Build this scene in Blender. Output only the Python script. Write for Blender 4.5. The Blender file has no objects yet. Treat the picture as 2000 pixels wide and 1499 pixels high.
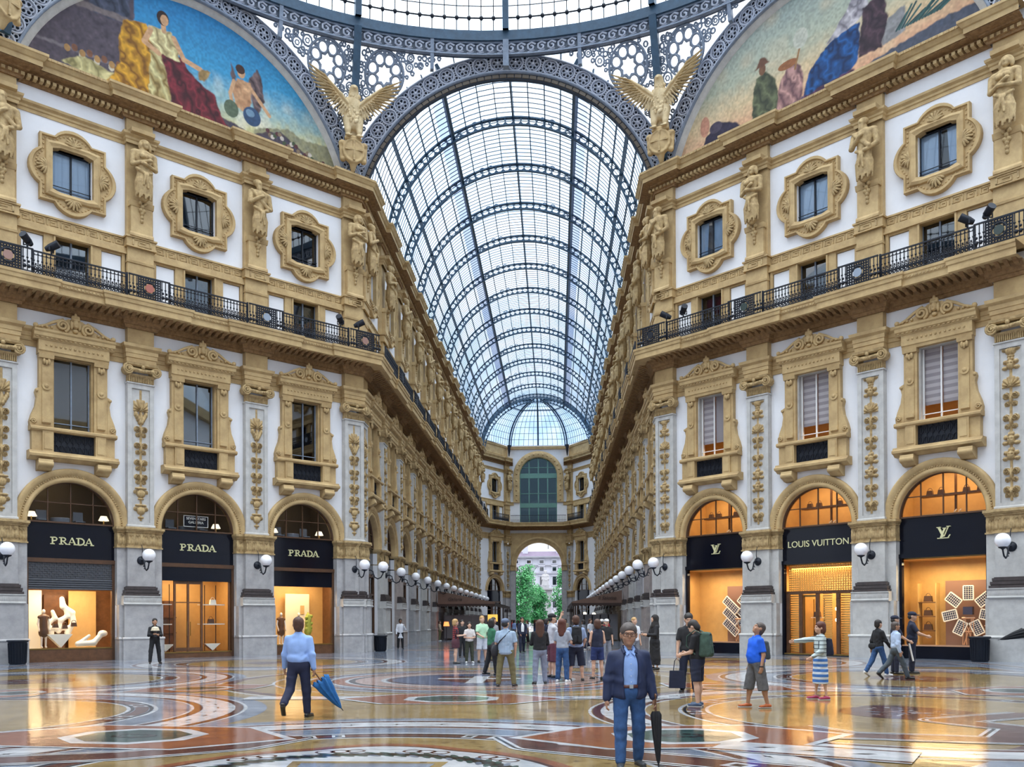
import bpy, bmesh, math, random
import numpy as np
from mathutils import Vector, Matrix
random.seed(7)
PI = math.pi
S2 = math.sqrt(.5)
scene = bpy.context.scene
COL = scene.collection

# ------------------------------------------------------------------ materials
MATS = {}
def mat(name, col, rough=.7, var=.0, vscale=3., bump=0., bscale=20., metal=0., emit=None, estr=1., spec=.5, coat=0., col2=None):
    """Principled material; colour mottled between col and col2 by noise, optional bump."""
    if name in MATS: return MATS[name]
    m = bpy.data.materials.new(name); m.use_nodes = True
    nt = m.node_tree; b = nt.nodes['Principled BSDF']
    b.inputs['Roughness'].default_value = rough
    b.inputs['Metallic'].default_value = metal
    b.inputs['Specular IOR Level'].default_value = spec
    if coat: b.inputs['Coat Weight'].default_value = coat; b.inputs['Coat Roughness'].default_value = .05
    c = (*col, 1)
    if var or col2:
        tc = nt.nodes.new('ShaderNodeTexCoord')
        n = nt.nodes.new('ShaderNodeTexNoise'); n.inputs['Scale'].default_value = vscale
        n.inputs['Detail'].default_value = 5; n.inputs['Roughness'].default_value = .65
        nt.links.new(tc.outputs['Object'], n.inputs['Vector'])
        r = nt.nodes.new('ShaderNodeValToRGB')
        r.color_ramp.elements[0].position = .33; r.color_ramp.elements[1].position = .67
        d = col2 if col2 else tuple(x * (1 - var) for x in col)
        r.color_ramp.elements[0].color = (*d, 1); r.color_ramp.elements[1].color = c
        nt.links.new(n.outputs['Fac'], r.inputs['Fac'])
        nt.links.new(r.outputs['Color'], b.inputs['Base Color'])
    else:
        b.inputs['Base Color'].default_value = c
    if bump:
        tc = nt.nodes.new('ShaderNodeTexCoord')
        n = nt.nodes.new('ShaderNodeTexNoise'); n.inputs['Scale'].default_value = bscale; n.inputs['Detail'].default_value = 4
        nt.links.new(tc.outputs['Object'], n.inputs['Vector'])
        bp = nt.nodes.new('ShaderNodeBump'); bp.inputs['Strength'].default_value = bump; bp.inputs['Distance'].default_value = .05
        nt.links.new(n.outputs['Fac'], bp.inputs['Height']); nt.links.new(bp.outputs['Normal'], b.inputs['Normal'])
    if emit:
        b.inputs['Emission Color'].default_value = (*emit, 1); b.inputs['Emission Strength'].default_value = estr
    MATS[name] = m
    return m

def glass(name, tint=(.9, .95, 1.), refl=.12, rough=.02, frost=None, base=None):
    """thin pane: transparent with a fresnel gloss; frost = noise-mottled tint that dims it, bluish sheen put into the colour"""
    if name in MATS: return MATS[name]
    m = bpy.data.materials.new(name); m.use_nodes = True
    nt = m.node_tree; nt.nodes.clear()
    out = nt.nodes.new('ShaderNodeOutputMaterial')
    t = nt.nodes.new('ShaderNodeBsdfTransparent'); t.inputs['Color'].default_value = (*tint, 1)
    g = nt.nodes.new('ShaderNodeBsdfGlossy'); g.inputs['Roughness'].default_value = rough
    lw = nt.nodes.new('ShaderNodeLayerWeight'); lw.inputs['Blend'].default_value = refl
    mx = nt.nodes.new('ShaderNodeMixShader')
    nt.links.new(lw.outputs['Fresnel'], mx.inputs['Fac'])
    nt.links.new(t.outputs[0], mx.inputs[1]); nt.links.new(g.outputs[0], mx.inputs[2])
    last = mx
    if frost:
        tc = nt.nodes.new('ShaderNodeTexCoord'); n = nt.nodes.new('ShaderNodeTexNoise')
        n.inputs['Scale'].default_value = frost[0]; n.inputs['Detail'].default_value = 4
        nt.links.new(tc.outputs['Object'], n.inputs['Vector'])
        r = nt.nodes.new('ShaderNodeValToRGB')
        r.color_ramp.elements[0].position = .35; r.color_ramp.elements[1].position = .7
        r.color_ramp.elements[0].color = (*frost[1], 1); r.color_ramp.elements[1].color = (*tint, 1)
        nt.links.new(n.outputs['Fac'], r.inputs['Fac']); nt.links.new(r.outputs['Color'], t.inputs['Color'])
    nt.links.new(last.outputs[0], out.inputs['Surface'])
    MATS[name] = m
    return m

plaster = mat('white_plaster', (.80, .805, .84), .85, .07, .7, .04, 30)
stone = mat('ochre_stone', (.56, .40, .195), .75, vscale=1.3, bump=.14, bscale=16, col2=(.385, .26, .12))
stone_d = mat('ochre_carved', (.54, .39, .19), .75, vscale=5, bump=.25, bscale=30, col2=(.30, .20, .09))
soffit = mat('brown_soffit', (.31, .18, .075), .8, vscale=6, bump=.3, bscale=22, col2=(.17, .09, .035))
grey = mat('grey_granite', (.46, .45, .45), .55, vscale=2.2, bump=.04, bscale=60, col2=(.33, .32, .33))
grey_l = mat('pale_grey_stone', (.55, .54, .52), .6, vscale=2.5, bump=.05, bscale=50, col2=(.42, .41, .40))
darkst = mat('dark_marble', (.07, .055, .055), .4, .4, 6)
pinkst = mat('pinkish_granite', (.42, .36, .33), .55, vscale=2.5, col2=(.30, .26, .25))
iron = mat('dark_iron', (.012, .015, .024), .5, spec=.3)
blueiron = mat('blue_iron', (.035, .085, .15), .45, .35, 3)
greyiron = mat('grey_blue_iron', (.22, .27, .36), .5, .3, 5)
paleiron = mat('pale_iron', (.46, .50, .60), .5, .2, 5)
darkwin = glass('window_glass', (.42, .48, .52), .55)
shopglass = glass('shop_glass', (.97, .97, .97), .06)
roofglass = glass('roof_glass', (.90, .95, .98), .05, .1, frost=(.22, (.62, .76, .88)))
blackpanel = mat('black_fascia', (.005, .006, .012), .08, spec=.22)
brass = mat('old_brass', (.30, .19, .06), .35, metal=.9)
gold_let = mat('gilt_letter', (.75, .72, .42), .35, metal=.3)
wood = mat('dark_wood', (.10, .045, .02), .45, .35, 5)
opal = mat('opal_glass', (.90, .90, .95), .25)
room = mat('room_wall', (.20, .17, .14), .9)
white = mat('white_paint', (.8, .8, .8), .5)
black = mat('black_cloth', (.012, .012, .014), .8)

# ------------------------------------------------------------------ mesh builder
class MB:
    def __init__(s): s.v = []; s.f = []; s.m = []; s.smooth = []
    def add(s, vs, fs, mi=0, sm=False):
        o = len(s.v); s.v += [tuple(v) for v in vs]
        for f in fs: s.f.append([i + o for i in f]); s.m.append(mi); s.smooth.append(sm)
        return s
    def merge(s, o, mi=0, off=(0, 0, 0)):
        n = len(s.v); s.v += [(a + off[0], b + off[1], c + off[2]) for a, b, c in o.v]
        s.f += [[i + n for i in f] for f in o.f]; s.m += [mi] * len(o.f); s.smooth += o.smooth
        return s
    def box(s, x0, x1, y0, y1, z0, z1, mi=0):
        vs = [(x, y, z) for z in (z0, z1) for y in (y0, y1) for x in (x0, x1)]
        return s.add(vs, [(0, 2, 3, 1), (4, 5, 7, 6), (0, 1, 5, 4), (2, 6, 7, 3), (0, 4, 6, 2), (1, 3, 7, 5)], mi)
    def prism(s, poly, y0, y1, mi=0, sm=False):
        """polygon in x,z extruded along y (poly counter-clockwise seen from -y)"""
        n = len(poly)
        vs = [(p[0], y0, p[1]) for p in poly] + [(p[0], y1, p[1]) for p in poly]
        s.add(vs, [list(range(n)), list(range(2 * n - 1, n - 1, -1))], mi)
        s.add(vs, [(i, i + n, (i + 1) % n + n, (i + 1) % n) for i in range(n)], mi, sm)
        return s
    def flat(s, poly, z0, z1, mi=0):
        """polygon in x,y extruded along z"""
        n = len(poly)
        vs = [(p[0], p[1], z0) for p in poly] + [(p[0], p[1], z1) for p in poly]
        return s.add(vs, [list(range(n - 1, -1, -1)), list(range(n, 2 * n))] + [(i, (i + 1) % n, (i + 1) % n + n, i + n) for i in range(n)], mi)
    def prof(s, pr, x0, x1, mi=0):
        """profile of (d outwards, z) extruded along x; closed back to d=-.35"""
        n = len(pr)
        vs = [(x0, -d, z) for d, z in pr] + [(x1, -d, z) for d, z in pr]
        s.add(vs, [(i, i + 1, i + 1 + n, i + n) for i in range(n - 1)], mi)
        s.add(vs, [list(range(n)), list(range(2 * n - 1, n - 1, -1))], mi)
        return s
    def lathe(s, pr, cx=0, cy=0, n=16, mi=0, sm=True, cap=True):
        """profile (r,z) about a vertical axis"""
        k = len(pr); vs = []
        for i in range(n):
            a = 2 * PI * i / n
            for r, z in pr: vs.append((cx + r * math.cos(a), cy + r * math.sin(a), z))
        fs = [(i * k + j, ((i + 1) % n) * k + j, ((i + 1) % n) * k + j + 1, i * k + j + 1) for i in range(n) for j in range(k - 1)]
        s.add(vs, fs, mi, sm)
        if cap:
            s.add([vs[i * k] for i in range(n)], [list(range(n - 1, -1, -1))], mi)
            s.add([vs[i * k + k - 1] for i in range(n)], [list(range(n))], mi)
        return s
    def tube(s, pts, r, n=8, mi=0, closed=False, sm=True, flat=1.):
        """round tube along pts; r scalar or list"""
        P = [Vector(p) for p in pts]; k = len(P)
        R = r if isinstance(r, (list, tuple)) else [r] * k
        vs = []; prev = None
        for i in range(k):
            if closed: t = P[(i + 1) % k] - P[i - 1]
            else: t = P[min(i + 1, k - 1)] - P[max(i - 1, 0)]
            if t.length < 1e-9: t = Vector((0, 0, 1))
            t.normalize()
            if prev is None:
                a = Vector((0, 0, 1)) if abs(t.z) < .9 else Vector((0, 1, 0))
                u = t.cross(a).normalized()
            else:
                u = prev - t * prev.dot(t)
                if u.length < 1e-6: u = t.orthogonal()
                u.normalize()
            prev = u; w = t.cross(u)
            for j in range(n):
                a = 2 * PI * j / n
                vs.append(P[i] + (u * math.cos(a) + w * math.sin(a) * flat) * R[i])
        fs = []
        for i in range(k if closed else k - 1):
            for j in range(n):
                a = i * n + j; b = i * n + (j + 1) % n; q = ((i + 1) % k) * n
                fs.append((a, b, q + (j + 1) % n, q + j))
        s.add(vs, fs, mi, sm)
        if not closed:
            s.add(vs[:n], [list(range(n - 1, -1, -1))], mi); s.add(vs[-n:], [list(range(n))], mi)
        return s
    def ball(s, c, r, n=12, mi=0, sc=(1, 1, 1)):
        pr = []; k = max(4, n // 2)
        vs = []; 
        for i in range(k + 1):
            t = PI * i / k
            for j in range(n):
                a = 2 * PI * j / n
                vs.append((c[0] + r * sc[0] * math.sin(t) * math.cos(a), c[1] + r * sc[1] * math.sin(t) * math.sin(a), c[2] - r * sc[2] * math.cos(t)))
        fs = [(i * n + j, i * n + (j + 1) % n, (i + 1) * n + (j + 1) % n, (i + 1) * n + j) for i in range(k) for j in range(n)]
        return s.add(vs, fs, mi, True)
    def arcsweep(s, prof, cz, a0=0, a1=PI, n=28, mi=0, sm=True, cx=0):
        """profile list of (radius, d outwards) swept round an arc in the x,z plane"""
        k = len(prof); vs = []
        for i in range(n + 1):
            a = a0 + (a1 - a0) * i / n
            for r, d in prof: vs.append((cx + r * math.cos(a), -d, cz + r * math.sin(a)))
        fs = [(i * k + j, i * k + j + 1, (i + 1) * k + j + 1, (i + 1) * k + j) for i in range(n) for j in range(k - 1)]
        s.add(vs, fs, mi, sm)
        s.add(vs[:k], [list(range(k))], mi); s.add(vs[-k:], [list(range(k - 1, -1, -1))], mi)
        return s
    def mesh(s, name, mats):
        me = bpy.data.meshes.new(name)
        me.from_pydata(s.v, [], s.f)
        for m in (mats if isinstance(mats, (list, tuple)) else [mats]): me.materials.append(m)
        me.polygons.foreach_set('material_index', s.m)
        me.polygons.foreach_set('use_smooth', s.smooth)
        me.update()
        return me
    def build(s, name, mats, parent=None):
        return link(name, s.mesh(name, mats), parent)

def link(name, data, parent=None):
    o = bpy.data.objects.new(name, data); COL.objects.link(o)
    if parent is not None: o.parent = parent
    return o
def empty(name, loc=(0, 0, 0), rz=0):
    o = link(name, None); o.location = loc; o.rotation_euler = (0, 0, rz); o.empty_display_size = .2
    return o
def tag(o, label=None, cat=None, group=None, kind=None):
    if label: o['label'] = label
    if cat: o['category'] = cat
    if group: o['group'] = group
    if kind: o['kind'] = kind
    return o
def struct(o, label, cat): return tag(o, label, cat, None, 'structure')

class Kit:
    """a kind of thing: list of (part, mesh, subparts); made once, placed many times with shared meshes"""
    def __init__(s, name): s.name = name; s.parts = []; s.merged = None
    def part(s, name, mb, mats, sub=None, loc=(0, 0, 0)):
        mats = list(mats) if isinstance(mats, (list, tuple)) else [mats]
        s.parts.append((name, mb, mats, mb.mesh(name, mats), sub)); return len(s.parts) - 1
    def place(s, loc, rz, name=None, merged=False):
        name = name or s.name
        if merged:
            if s.merged is None:
                M = MB(); ml = []
                for n, mb, mats, me, sub in s.parts:
                    base = len(ml); ml += mats
                    o = len(M.v); M.v += mb.v; M.f += [[i + o for i in f] for f in mb.f]
                    M.m += [base + i for i in mb.m]; M.smooth += mb.smooth
                s.merged = M.mesh(s.name, ml)
            r = link(name, s.merged); r.location = loc; r.rotation_euler = (0, 0, rz); return r
        r = empty(name, loc, rz); obs = []
        for n, mb, mats, me, sub in s.parts:
            obs.append(link(n, me, r if sub is None else obs[sub]))
        return r

# ------------------------------------------------------------------ signed-distance sculpting (people, statues)
def seg(a, b, ra, rb=None, k=.03, fl=None): return ('s', np.array(a, float), np.array(b, float), ra, ra if rb is None else rb, k, 1, fl)
def ell(c, r, k=.03, rot=None, sub=False): return ('e', np.array(c, float), np.array(r if hasattr(r, '__len__') else (r, r, r), float), rot, 0, k, -1 if sub else 1, None)
def cut(c, r, k=.01, rot=None): return ell(c, r, k, rot, True)
def _d(P, p):
    if p[0] == 's':
        a, b = p[1], p[2]; ba = b - a; L = max(1e-9, ba @ ba)
        pa = P - a
        t = np.clip((pa @ ba) / L, 0, 1)
        q = pa - t[..., None] * ba
        if p[7] is not None: q = q / np.array(p[7])
        return np.sqrt((q * q).sum(-1)) - (p[3] + (p[4] - p[3]) * t)
    q = P - p[1]
    if p[3] is not None: q = q @ np.array(p[3])
    k0 = np.sqrt(((q / p[2]) ** 2).sum(-1)); k1 = np.sqrt(((q / (p[2] ** 2)) ** 2).sum(-1))
    return k0 * (k0 - 1) / np.maximum(k1, 1e-9)
def sdf(prims, vox):
    lo = np.min([np.minimum(p[1], p[2]) - max(p[3], p[4]) * 1.7 if p[0] == 's' else p[1] - p[2].max() for p in prims if p[6] > 0], 0) - vox * 2.5
    hi = np.max([np.maximum(p[1], p[2]) + max(p[3], p[4]) * 1.7 if p[0] == 's' else p[1] + p[2].max() for p in prims if p[6] > 0], 0) + vox * 2.5
    n = np.ceil((hi - lo) / vox).astype(int) + 1
    ax = [lo[i] + vox * np.arange(n[i]) for i in range(3)]
    D = np.full(n, 10., dtype=np.float32)
    for p in prims:
        if p[0] == 's':
            r = max(p[3], p[4]) * (max(p[7]) if p[7] else 1) + p[5] + vox * 3
            l, h = np.minimum(p[1], p[2]) - r, np.maximum(p[1], p[2]) + r
        else:
            r = p[2].max() + p[5] + vox * 3; l, h = p[1] - r, p[1] + r
        i0 = np.clip(np.floor((l - lo) / vox).astype(int), 0, n); i1 = np.clip(np.ceil((h - lo) / vox).astype(int) + 1, 0, n)
        if (i1 <= i0).any(): continue
        sl = tuple(slice(i0[i], i1[i]) for i in range(3))
        P = np.stack(np.meshgrid(*[ax[i][sl[i]] for i in range(3)], indexing='ij'), -1)
        d = _d(P, p); E = D[sl]; k = p[5]
        if p[6] > 0:
            h_ = np.maximum(k - np.abs(d - E), 0) / k
            D[sl] = np.minimum(d, E) - h_ * h_ * k * .25
        else:
            h_ = np.maximum(k - np.abs(-d - E), 0) / k
            D[sl] = np.maximum(-d, E) + h_ * h_ * k * .25
    return D, lo, vox
def nets(D, lo, vox):
    """surface nets: quads around the zero set"""
    S = D < 0
    c = [(i, j, k) for i in (0, 1) for j in (0, 1) for k in (0, 1)]
    n = np.array(D.shape) - 1
    def sub(A, o): return A[o[0]:o[0] + n[0], o[1]:o[1] + n[1], o[2]:o[2] + n[2]]
    cnt = sum(sub(S, o).astype(np.int8) for o in c)
    act = (cnt > 0) & (cnt < 8)
    idx = np.full(n, -1, int); ii = np.argwhere(act); idx[act] = np.arange(len(ii))
    acc = np.zeros((len(ii), 3)); w = np.zeros(len(ii))
    for a in range(8):
        for b in range(a + 1, 8):
            if sum(abs(c[a][q] - c[b][q]) for q in range(3)) != 1: continue
            da = sub(D, c[a])[act]; db = sub(D, c[b])[act]
            m = (da < 0) != (db < 0)
            t = np.where(m, da / np.where(np.abs(da - db) < 1e-9, 1, da - db), 0)
            p = np.array(c[a]) + t[:, None] * (np.array(c[b]) - np.array(c[a]))
            acc += p * m[:, None]; w += m
    V = (ii + acc / w[:, None]) * vox + lo
    F = []
    for ax in range(3):
        u, v = (ax + 1) % 3, (ax + 2) % 3
        sl0 = [slice(1, -1)] * 3; sl0[ax] = slice(0, -1); sl1 = [slice(1, -1)] * 3; sl1[ax] = slice(1, None)
        A = S[tuple(sl0)]; B = S[tuple(sl1)]
        for flip, M in ((False, A & ~B), (True, ~A & B)):
            q = np.argwhere(M)
            if not len(q): continue
            q = q + 1; q[:, ax] -= 1
            du = np.zeros(3, int); du[u] = 1; dv = np.zeros(3, int); dv[v] = 1
            i00 = idx[tuple((q - du - dv).T)]; i10 = idx[tuple((q - dv).T)]; i11 = idx[tuple(q.T)]; i01 = idx[tuple((q - du).T)]
            F.append(np.stack([i00, i10, i11, i01] if not flip else [i00, i01, i11, i10], 1))
    return V, np.concatenate(F) if F else np.zeros((0, 4), int)
def sculpt(name, prims, vox, mats, parent=None, warp=None, folds=0):
    D, lo, vx = sdf(prims, vox)
    if folds:      # cloth creases
        X, Y, Z = np.meshgrid(*[lo[i] + vx * np.arange(D.shape[i]) for i in range(3)], indexing='ij')
        q = np.sin(31 * Z + 13 * X + 3 * np.sin(9 * X + 11 * Y) + 2 * np.sin(17 * Z)) * .55 + np.sin(23 * X - 19 * Z + 27 * Y + 2.5 * np.sin(14 * Z)) * .45
        D = D + folds * q.astype(np.float32) * (.4 + .6 * np.sin(5 * Z + 4 * X) ** 2)
    V, F = nets(D, lo, vx)
    if warp is not None: V = warp(V)
    me = bpy.data.meshes.new(name)
    me.from_pydata(V.tolist(), [], F.tolist())
    for m in (mats if isinstance(mats, (list, tuple)) else [mats]): me.materials.append(m)
    me.polygons.foreach_set('use_smooth', [True] * len(F)); me.update()
    return link(name, me, parent)
def sculpt_mb(prims, vox):
    V, F = nets(*sdf(prims, vox)); b = MB(); b.add(V.tolist(), F.tolist(), 0, True); return b

# ------------------------------------------------------------------ camera
cam = bpy.data.cameras.new('camera'); co = link('camera', cam); scene.camera = co
FPX, CYP, YAW, PITCH, ROLL = 1753.174, 1200.8592, .0491, .0066, -.0044
cam.sensor_width = 36; cam.lens = FPX / 2000 * 36; cam.clip_end = 2000
cam.shift_y = (CYP - 749.5) / 2000
CAM = Vector((2.6724, -52.088, 1.7999))
fw = Vector((-math.sin(YAW) * math.cos(PITCH), math.cos(YAW) * math.cos(PITCH), math.sin(PITCH)))
rt = Vector((math.cos(YAW), math.sin(YAW), 0)); upv = rt.cross(fw)
R2 = rt * math.cos(ROLL) + upv * math.sin(ROLL)
U2 = upv * math.cos(ROLL) - rt * math.sin(ROLL)
co.matrix_world = Matrix(((R2.x, U2.x, -fw.x, CAM.x), (R2.y, U2.y, -fw.y, CAM.y), (R2.z, U2.z, -fw.z, CAM.z), (0, 0, 0, 1)))
# ------------------------------------------------------------------ walls: frames of reference
class Wall:
    def __init__(s, name, p0, eu, desc):
        s.name = name; s.p0 = Vector((*p0, 0)); s.eu = Vector((*eu, 0)).normalized(); s.desc = desc
    def setn(s, n):
        s.n = Vector((*n, 0)).normalized(); s.rz = math.atan2(s.n.y, s.n.x) + PI / 2
        r = Vector((0, 0, 1)).cross(s.n); s.sg = 1 if r.dot(s.eu) > 0 else -1   # local x = sg*u
        return s
    def P(s, u, n=0, z=0): return s.p0 + s.eu * u + s.n * n + Vector((0, 0, z))
XW, YE = 8.35, 87.5
DL = Wall('left', (-7.3, 0), (-S2, -S2), 'left octagon wall').setn((S2, -S2))
DR = Wall('right', (7.3, 0), (S2, -S2), 'right octagon wall').setn((-S2, -S2))
AL = Wall('arcade_left', (-XW, 0), (0, 1), 'left arcade wall').setn((1, 0))
AR = Wall('arcade_right', (XW, 0), (0, 1), 'right arcade wall').setn((-1, 0))
cl = math.hypot(3.75, 6.5)
EL = Wall('end_left', (-8.35, 81.), (3.75, 6.5), 'left end wall').setn((6.5, -3.75))
ER = Wall('end_right', (8.35, 81.), (-3.75, 6.5), 'right end wall').setn((-6.5, -3.75))
EC = Wall('end', (0, YE), (1, 0), 'end wall').setn((0, -1))
PITCHB, U0 = 5.977, 2.07
CORN = 1.45
DP = [U0 + PITCHB * i for i in range(4)]
AP = [-.4 + 6.04 * k for k in range(14)]
ORD = ['first', 'second', 'third', 'fourth', 'fifth', 'sixth', 'seventh', 'eighth', 'ninth', 'tenth', 'eleventh', 'twelfth', 'thirteenth', 'fourteenth', 'fifteenth']
PW = .62           # half width of a pilaster shaft
def pils(w):
    return DP if w in (DL, DR) else AP if w in (AL, AR) else [7.2] if w in (EL, ER) else []
def bays(w):
    p = pils(w)
    if w in (EL, ER): return [3.9]
    return [(p[i] + p[i + 1]) / 2 for i in range(len(p) - 1)]

# ------------------------------------------------------------------ plan paths for mouldings that run on round the corners
def segs(hw, j, base, gap=None):
    S = []
    def run(w, a, b):
        P = sorted(pils(w), reverse=a > b); d = 1 if b > a else -1; u = a
        for p in P:
            l, h = p - d * hw, p + d * hw
            if (l - u) * d > .02: S.append((w, u, l, base)); u = l
            e = min(h * d, b * d) * d
            S.append((w, u, e, base + j)); u = e
        if (b - u) * d > .02: S.append((w, u, b, base))
    run(DL, 20.65, CORN); run(AL, -1.05, 81.); run(EL, 0, cl)
    if gap: S += [(EC, -4.6, -gap, base), None, (EC, gap, 4.6, base)]
    else: S.append((EC, -4.6, 4.6, base))
    run(ER, cl, 0); run(AR, 81., -1.05); run(DR, CORN, 20.65)
    return S
def path(S):
    if None in S: k = S.index(None); return [path(S[:k]), path(S[k + 1:])]
    pts = [S[0][0].P(S[0][1], S[0][3])]
    for (w, a, b, o), (w2, a2, b2, o2) in zip(S, S[1:]):
        if w is w2:
            pts.append(w.P(b, o)); 
            if abs(o - o2) > 1e-6: pts.append(w.P(b, o2))
        else:
            A = w.P(0, o); B = w2.P(0, o2); d = w.eu; e = w2.eu
            den = d.x * e.y - d.y * e.x
            t = ((B.x - A.x) * e.y - (B.y - A.y) * e.x) / den
            pts.append(A + d * t)
    w, a, b, o = S[-1]; pts.append(w.P(b, o))
    return [Vector((p.x, p.y)) for p in pts]
def sweep(pts, prof, mi=0, mb=None):
    mb = mb or MB(); k = len(prof); vs = []
    if isinstance(pts[0], list):
        for q in pts: sweep(q, prof, mi, mb)
        return mb
    N = []
    for a, b in zip(pts, pts[1:]):
        d = (b - a).normalized(); N.append(Vector((d.y, -d.x)))
    for i, p in enumerate(pts):
        n1 = N[max(i - 1, 0)]; n2 = N[min(i, len(N) - 1)]
        m = (n1 + n2) / max(.2, 1 + n1.dot(n2))
        for d, z in prof: vs.append((p.x + m.x * d, p.y + m.y * d, z))
    fs = [(i * k + j, (i + 1) * k + j, (i + 1) * k + j + 1, i * k + j + 1) for i in range(len(pts) - 1) for j in range(k - 1)]
    mb.add(vs, fs, mi)
    return mb
def rowboxes(mb, w, a, b, step, hw, n0, n1, z0, z1, mi=0, taper=0):
    """a row of small blocks along a wall, world space"""
    k = max(1, int(abs(b - a) / step)); st = (b - a) / k
    for i in range(k):
        u = a + st * (i + .5)
        vs = []
        for z in (z0, z1):
            for n in (n0, n1 if z == z1 or not taper else n1 - taper):
                for du in (-hw, hw): vs.append(w.P(u + du, n, z))
        mb.add(vs, [(0, 2, 3, 1), (4, 5, 7, 6), (0, 1, 5, 4), (2, 6, 7, 3), (0, 4, 6, 2), (1, 3, 7, 5)], mi)

TRIM_N = [0]
def trim(mb, mats, label):
    TRIM_N[0] += 1
    o = mb.build('trim_%d' % TRIM_N[0], mats); struct(o, label, 'moulding'); return o
SPAN = [(DL, 1.1, 20.6), (DR, 1.1, 20.6), (AL, -.8, 81), (AR, -.8, 81)]

# entablature over the pilaster capitals
trim(sweep(path(segs(PW + .02, .4, -.36, 4.38)), [(0, 14.2), (.06, 14.2), (.06, 14.42), (.1, 14.44), (.1, 14.62), (.13, 14.64), (.13, 14.82), (.24, 14.92), (.26, 15.06), (.02, 15.12), (0, 15.12)]), stone,
     'ochre stone string moulding running over the pilaster capitals of the lower storey')
# corbelled frieze below the balcony
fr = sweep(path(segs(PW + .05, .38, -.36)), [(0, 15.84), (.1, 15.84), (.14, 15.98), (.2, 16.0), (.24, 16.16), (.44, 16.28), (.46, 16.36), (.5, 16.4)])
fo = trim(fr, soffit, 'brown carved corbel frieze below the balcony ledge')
# balcony slab
PL = path(segs(.97, .14, 0))
ld = sweep(PL, [(-.36, 16.38), (.92, 16.38), (.93, 16.33), (1.03, 16.36), (1.03, 16.62), (1.08, 16.66), (1.1, 16.8), (1.14, 16.84), (1.15, 16.95), (-.5, 16.95)])
lo_ = trim(ld, stone, 'ochre stone balcony ledge running round the octagon and along the arcade')
md = MB()
for w, a, b in SPAN:
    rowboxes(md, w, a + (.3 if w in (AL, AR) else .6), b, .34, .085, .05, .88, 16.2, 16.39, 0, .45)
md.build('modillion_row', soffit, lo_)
# beading on the ledge
bd = MB()
for w, a, b in SPAN[:2]:
    rowboxes(bd, w, a - .3, b, .16, .05, 1.03, 1.12, 16.68, 16.76)
bd.build('bead_row', stone_d, lo_)
# greek key band
kb = sweep(path(segs(PW, .4, -.36, 3.85)), [(0, 19.74), (.1, 19.74), (.1, 19.8), (.06, 19.8), (.06, 20.18), (.12, 20.18), (.12, 20.26), (0, 20.28)])
ko = trim(kb, stone, 'ochre band with greek key meander below the upper storey windows')
km = MB()
def keyrow(w, a, b, n):
    k = max(1, int((b - a) / .56)); st = (b - a) / k
    for i in range(k):
        u = a + i * st
        for (x0, x1, z0, z1) in ((.04, .5, .30, .34), (.04, .08, .04, .34), (.04, .36, .04, .08), (.32, .36, .08, .22), (.17, .36, .19, .23), (.46, .5, .04, .34)):
            vs = [w.P(u + x * st / .56, nn, 19.8 + z) for z in (z0, z1) for nn in (n, n + .035) for x in (x0, x1)]
            km.add(vs, [(0, 2, 3, 1), (4, 5, 7, 6), (0, 1, 5, 4), (2, 6, 7, 3), (0, 4, 6, 2), (1, 3, 7, 5)], 0)
for w in (DL, DR):
    for c in bays(w): keyrow(w, c - 2.3, c + 2.3, -.3)
    for p in pils(w): keyrow(w, p - .55, p + .55, .1)
for w in (AL, AR):
    for c in bays(w)[:4]: keyrow(w, c - 2.3, c + 2.3, -.3)
km.build('meander', stone_d, ko)
# string course at the caryatids' heads
trim(sweep(path(segs(PW + .02, .36, -.36, 3.95)), [(0, 24.72), (.05, 24.72), (.05, 24.86), (.1, 24.9), (.1, 25.0), (.2, 25.08), (.22, 25.18), (0, 25.2)]), stone,
     'thin ochre string course level with the heads of the figures')
# crowning cornice
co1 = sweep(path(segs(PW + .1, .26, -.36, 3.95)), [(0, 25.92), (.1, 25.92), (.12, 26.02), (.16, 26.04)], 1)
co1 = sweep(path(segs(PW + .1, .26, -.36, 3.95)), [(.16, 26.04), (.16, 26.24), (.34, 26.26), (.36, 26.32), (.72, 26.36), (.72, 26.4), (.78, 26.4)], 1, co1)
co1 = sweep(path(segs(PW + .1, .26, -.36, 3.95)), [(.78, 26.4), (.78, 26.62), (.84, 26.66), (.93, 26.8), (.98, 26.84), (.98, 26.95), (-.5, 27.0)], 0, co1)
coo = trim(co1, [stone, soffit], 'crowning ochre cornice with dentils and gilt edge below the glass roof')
dn = MB()
for w, a, b in SPAN:
    rowboxes(dn, w, a, b, .26 if w in (DL, DR) else .3, .075, -.3, .12, 26.06, 26.2)
dn.build('dentil_row', stone, coo)
eg = MB()
for w, a, b in SPAN[:2]:
    rowboxes(eg, w, a - .3, b, .24, .08, .5, .66, 26.82, 26.93)
eg.build('egg_row', stone_d, coo)

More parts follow.
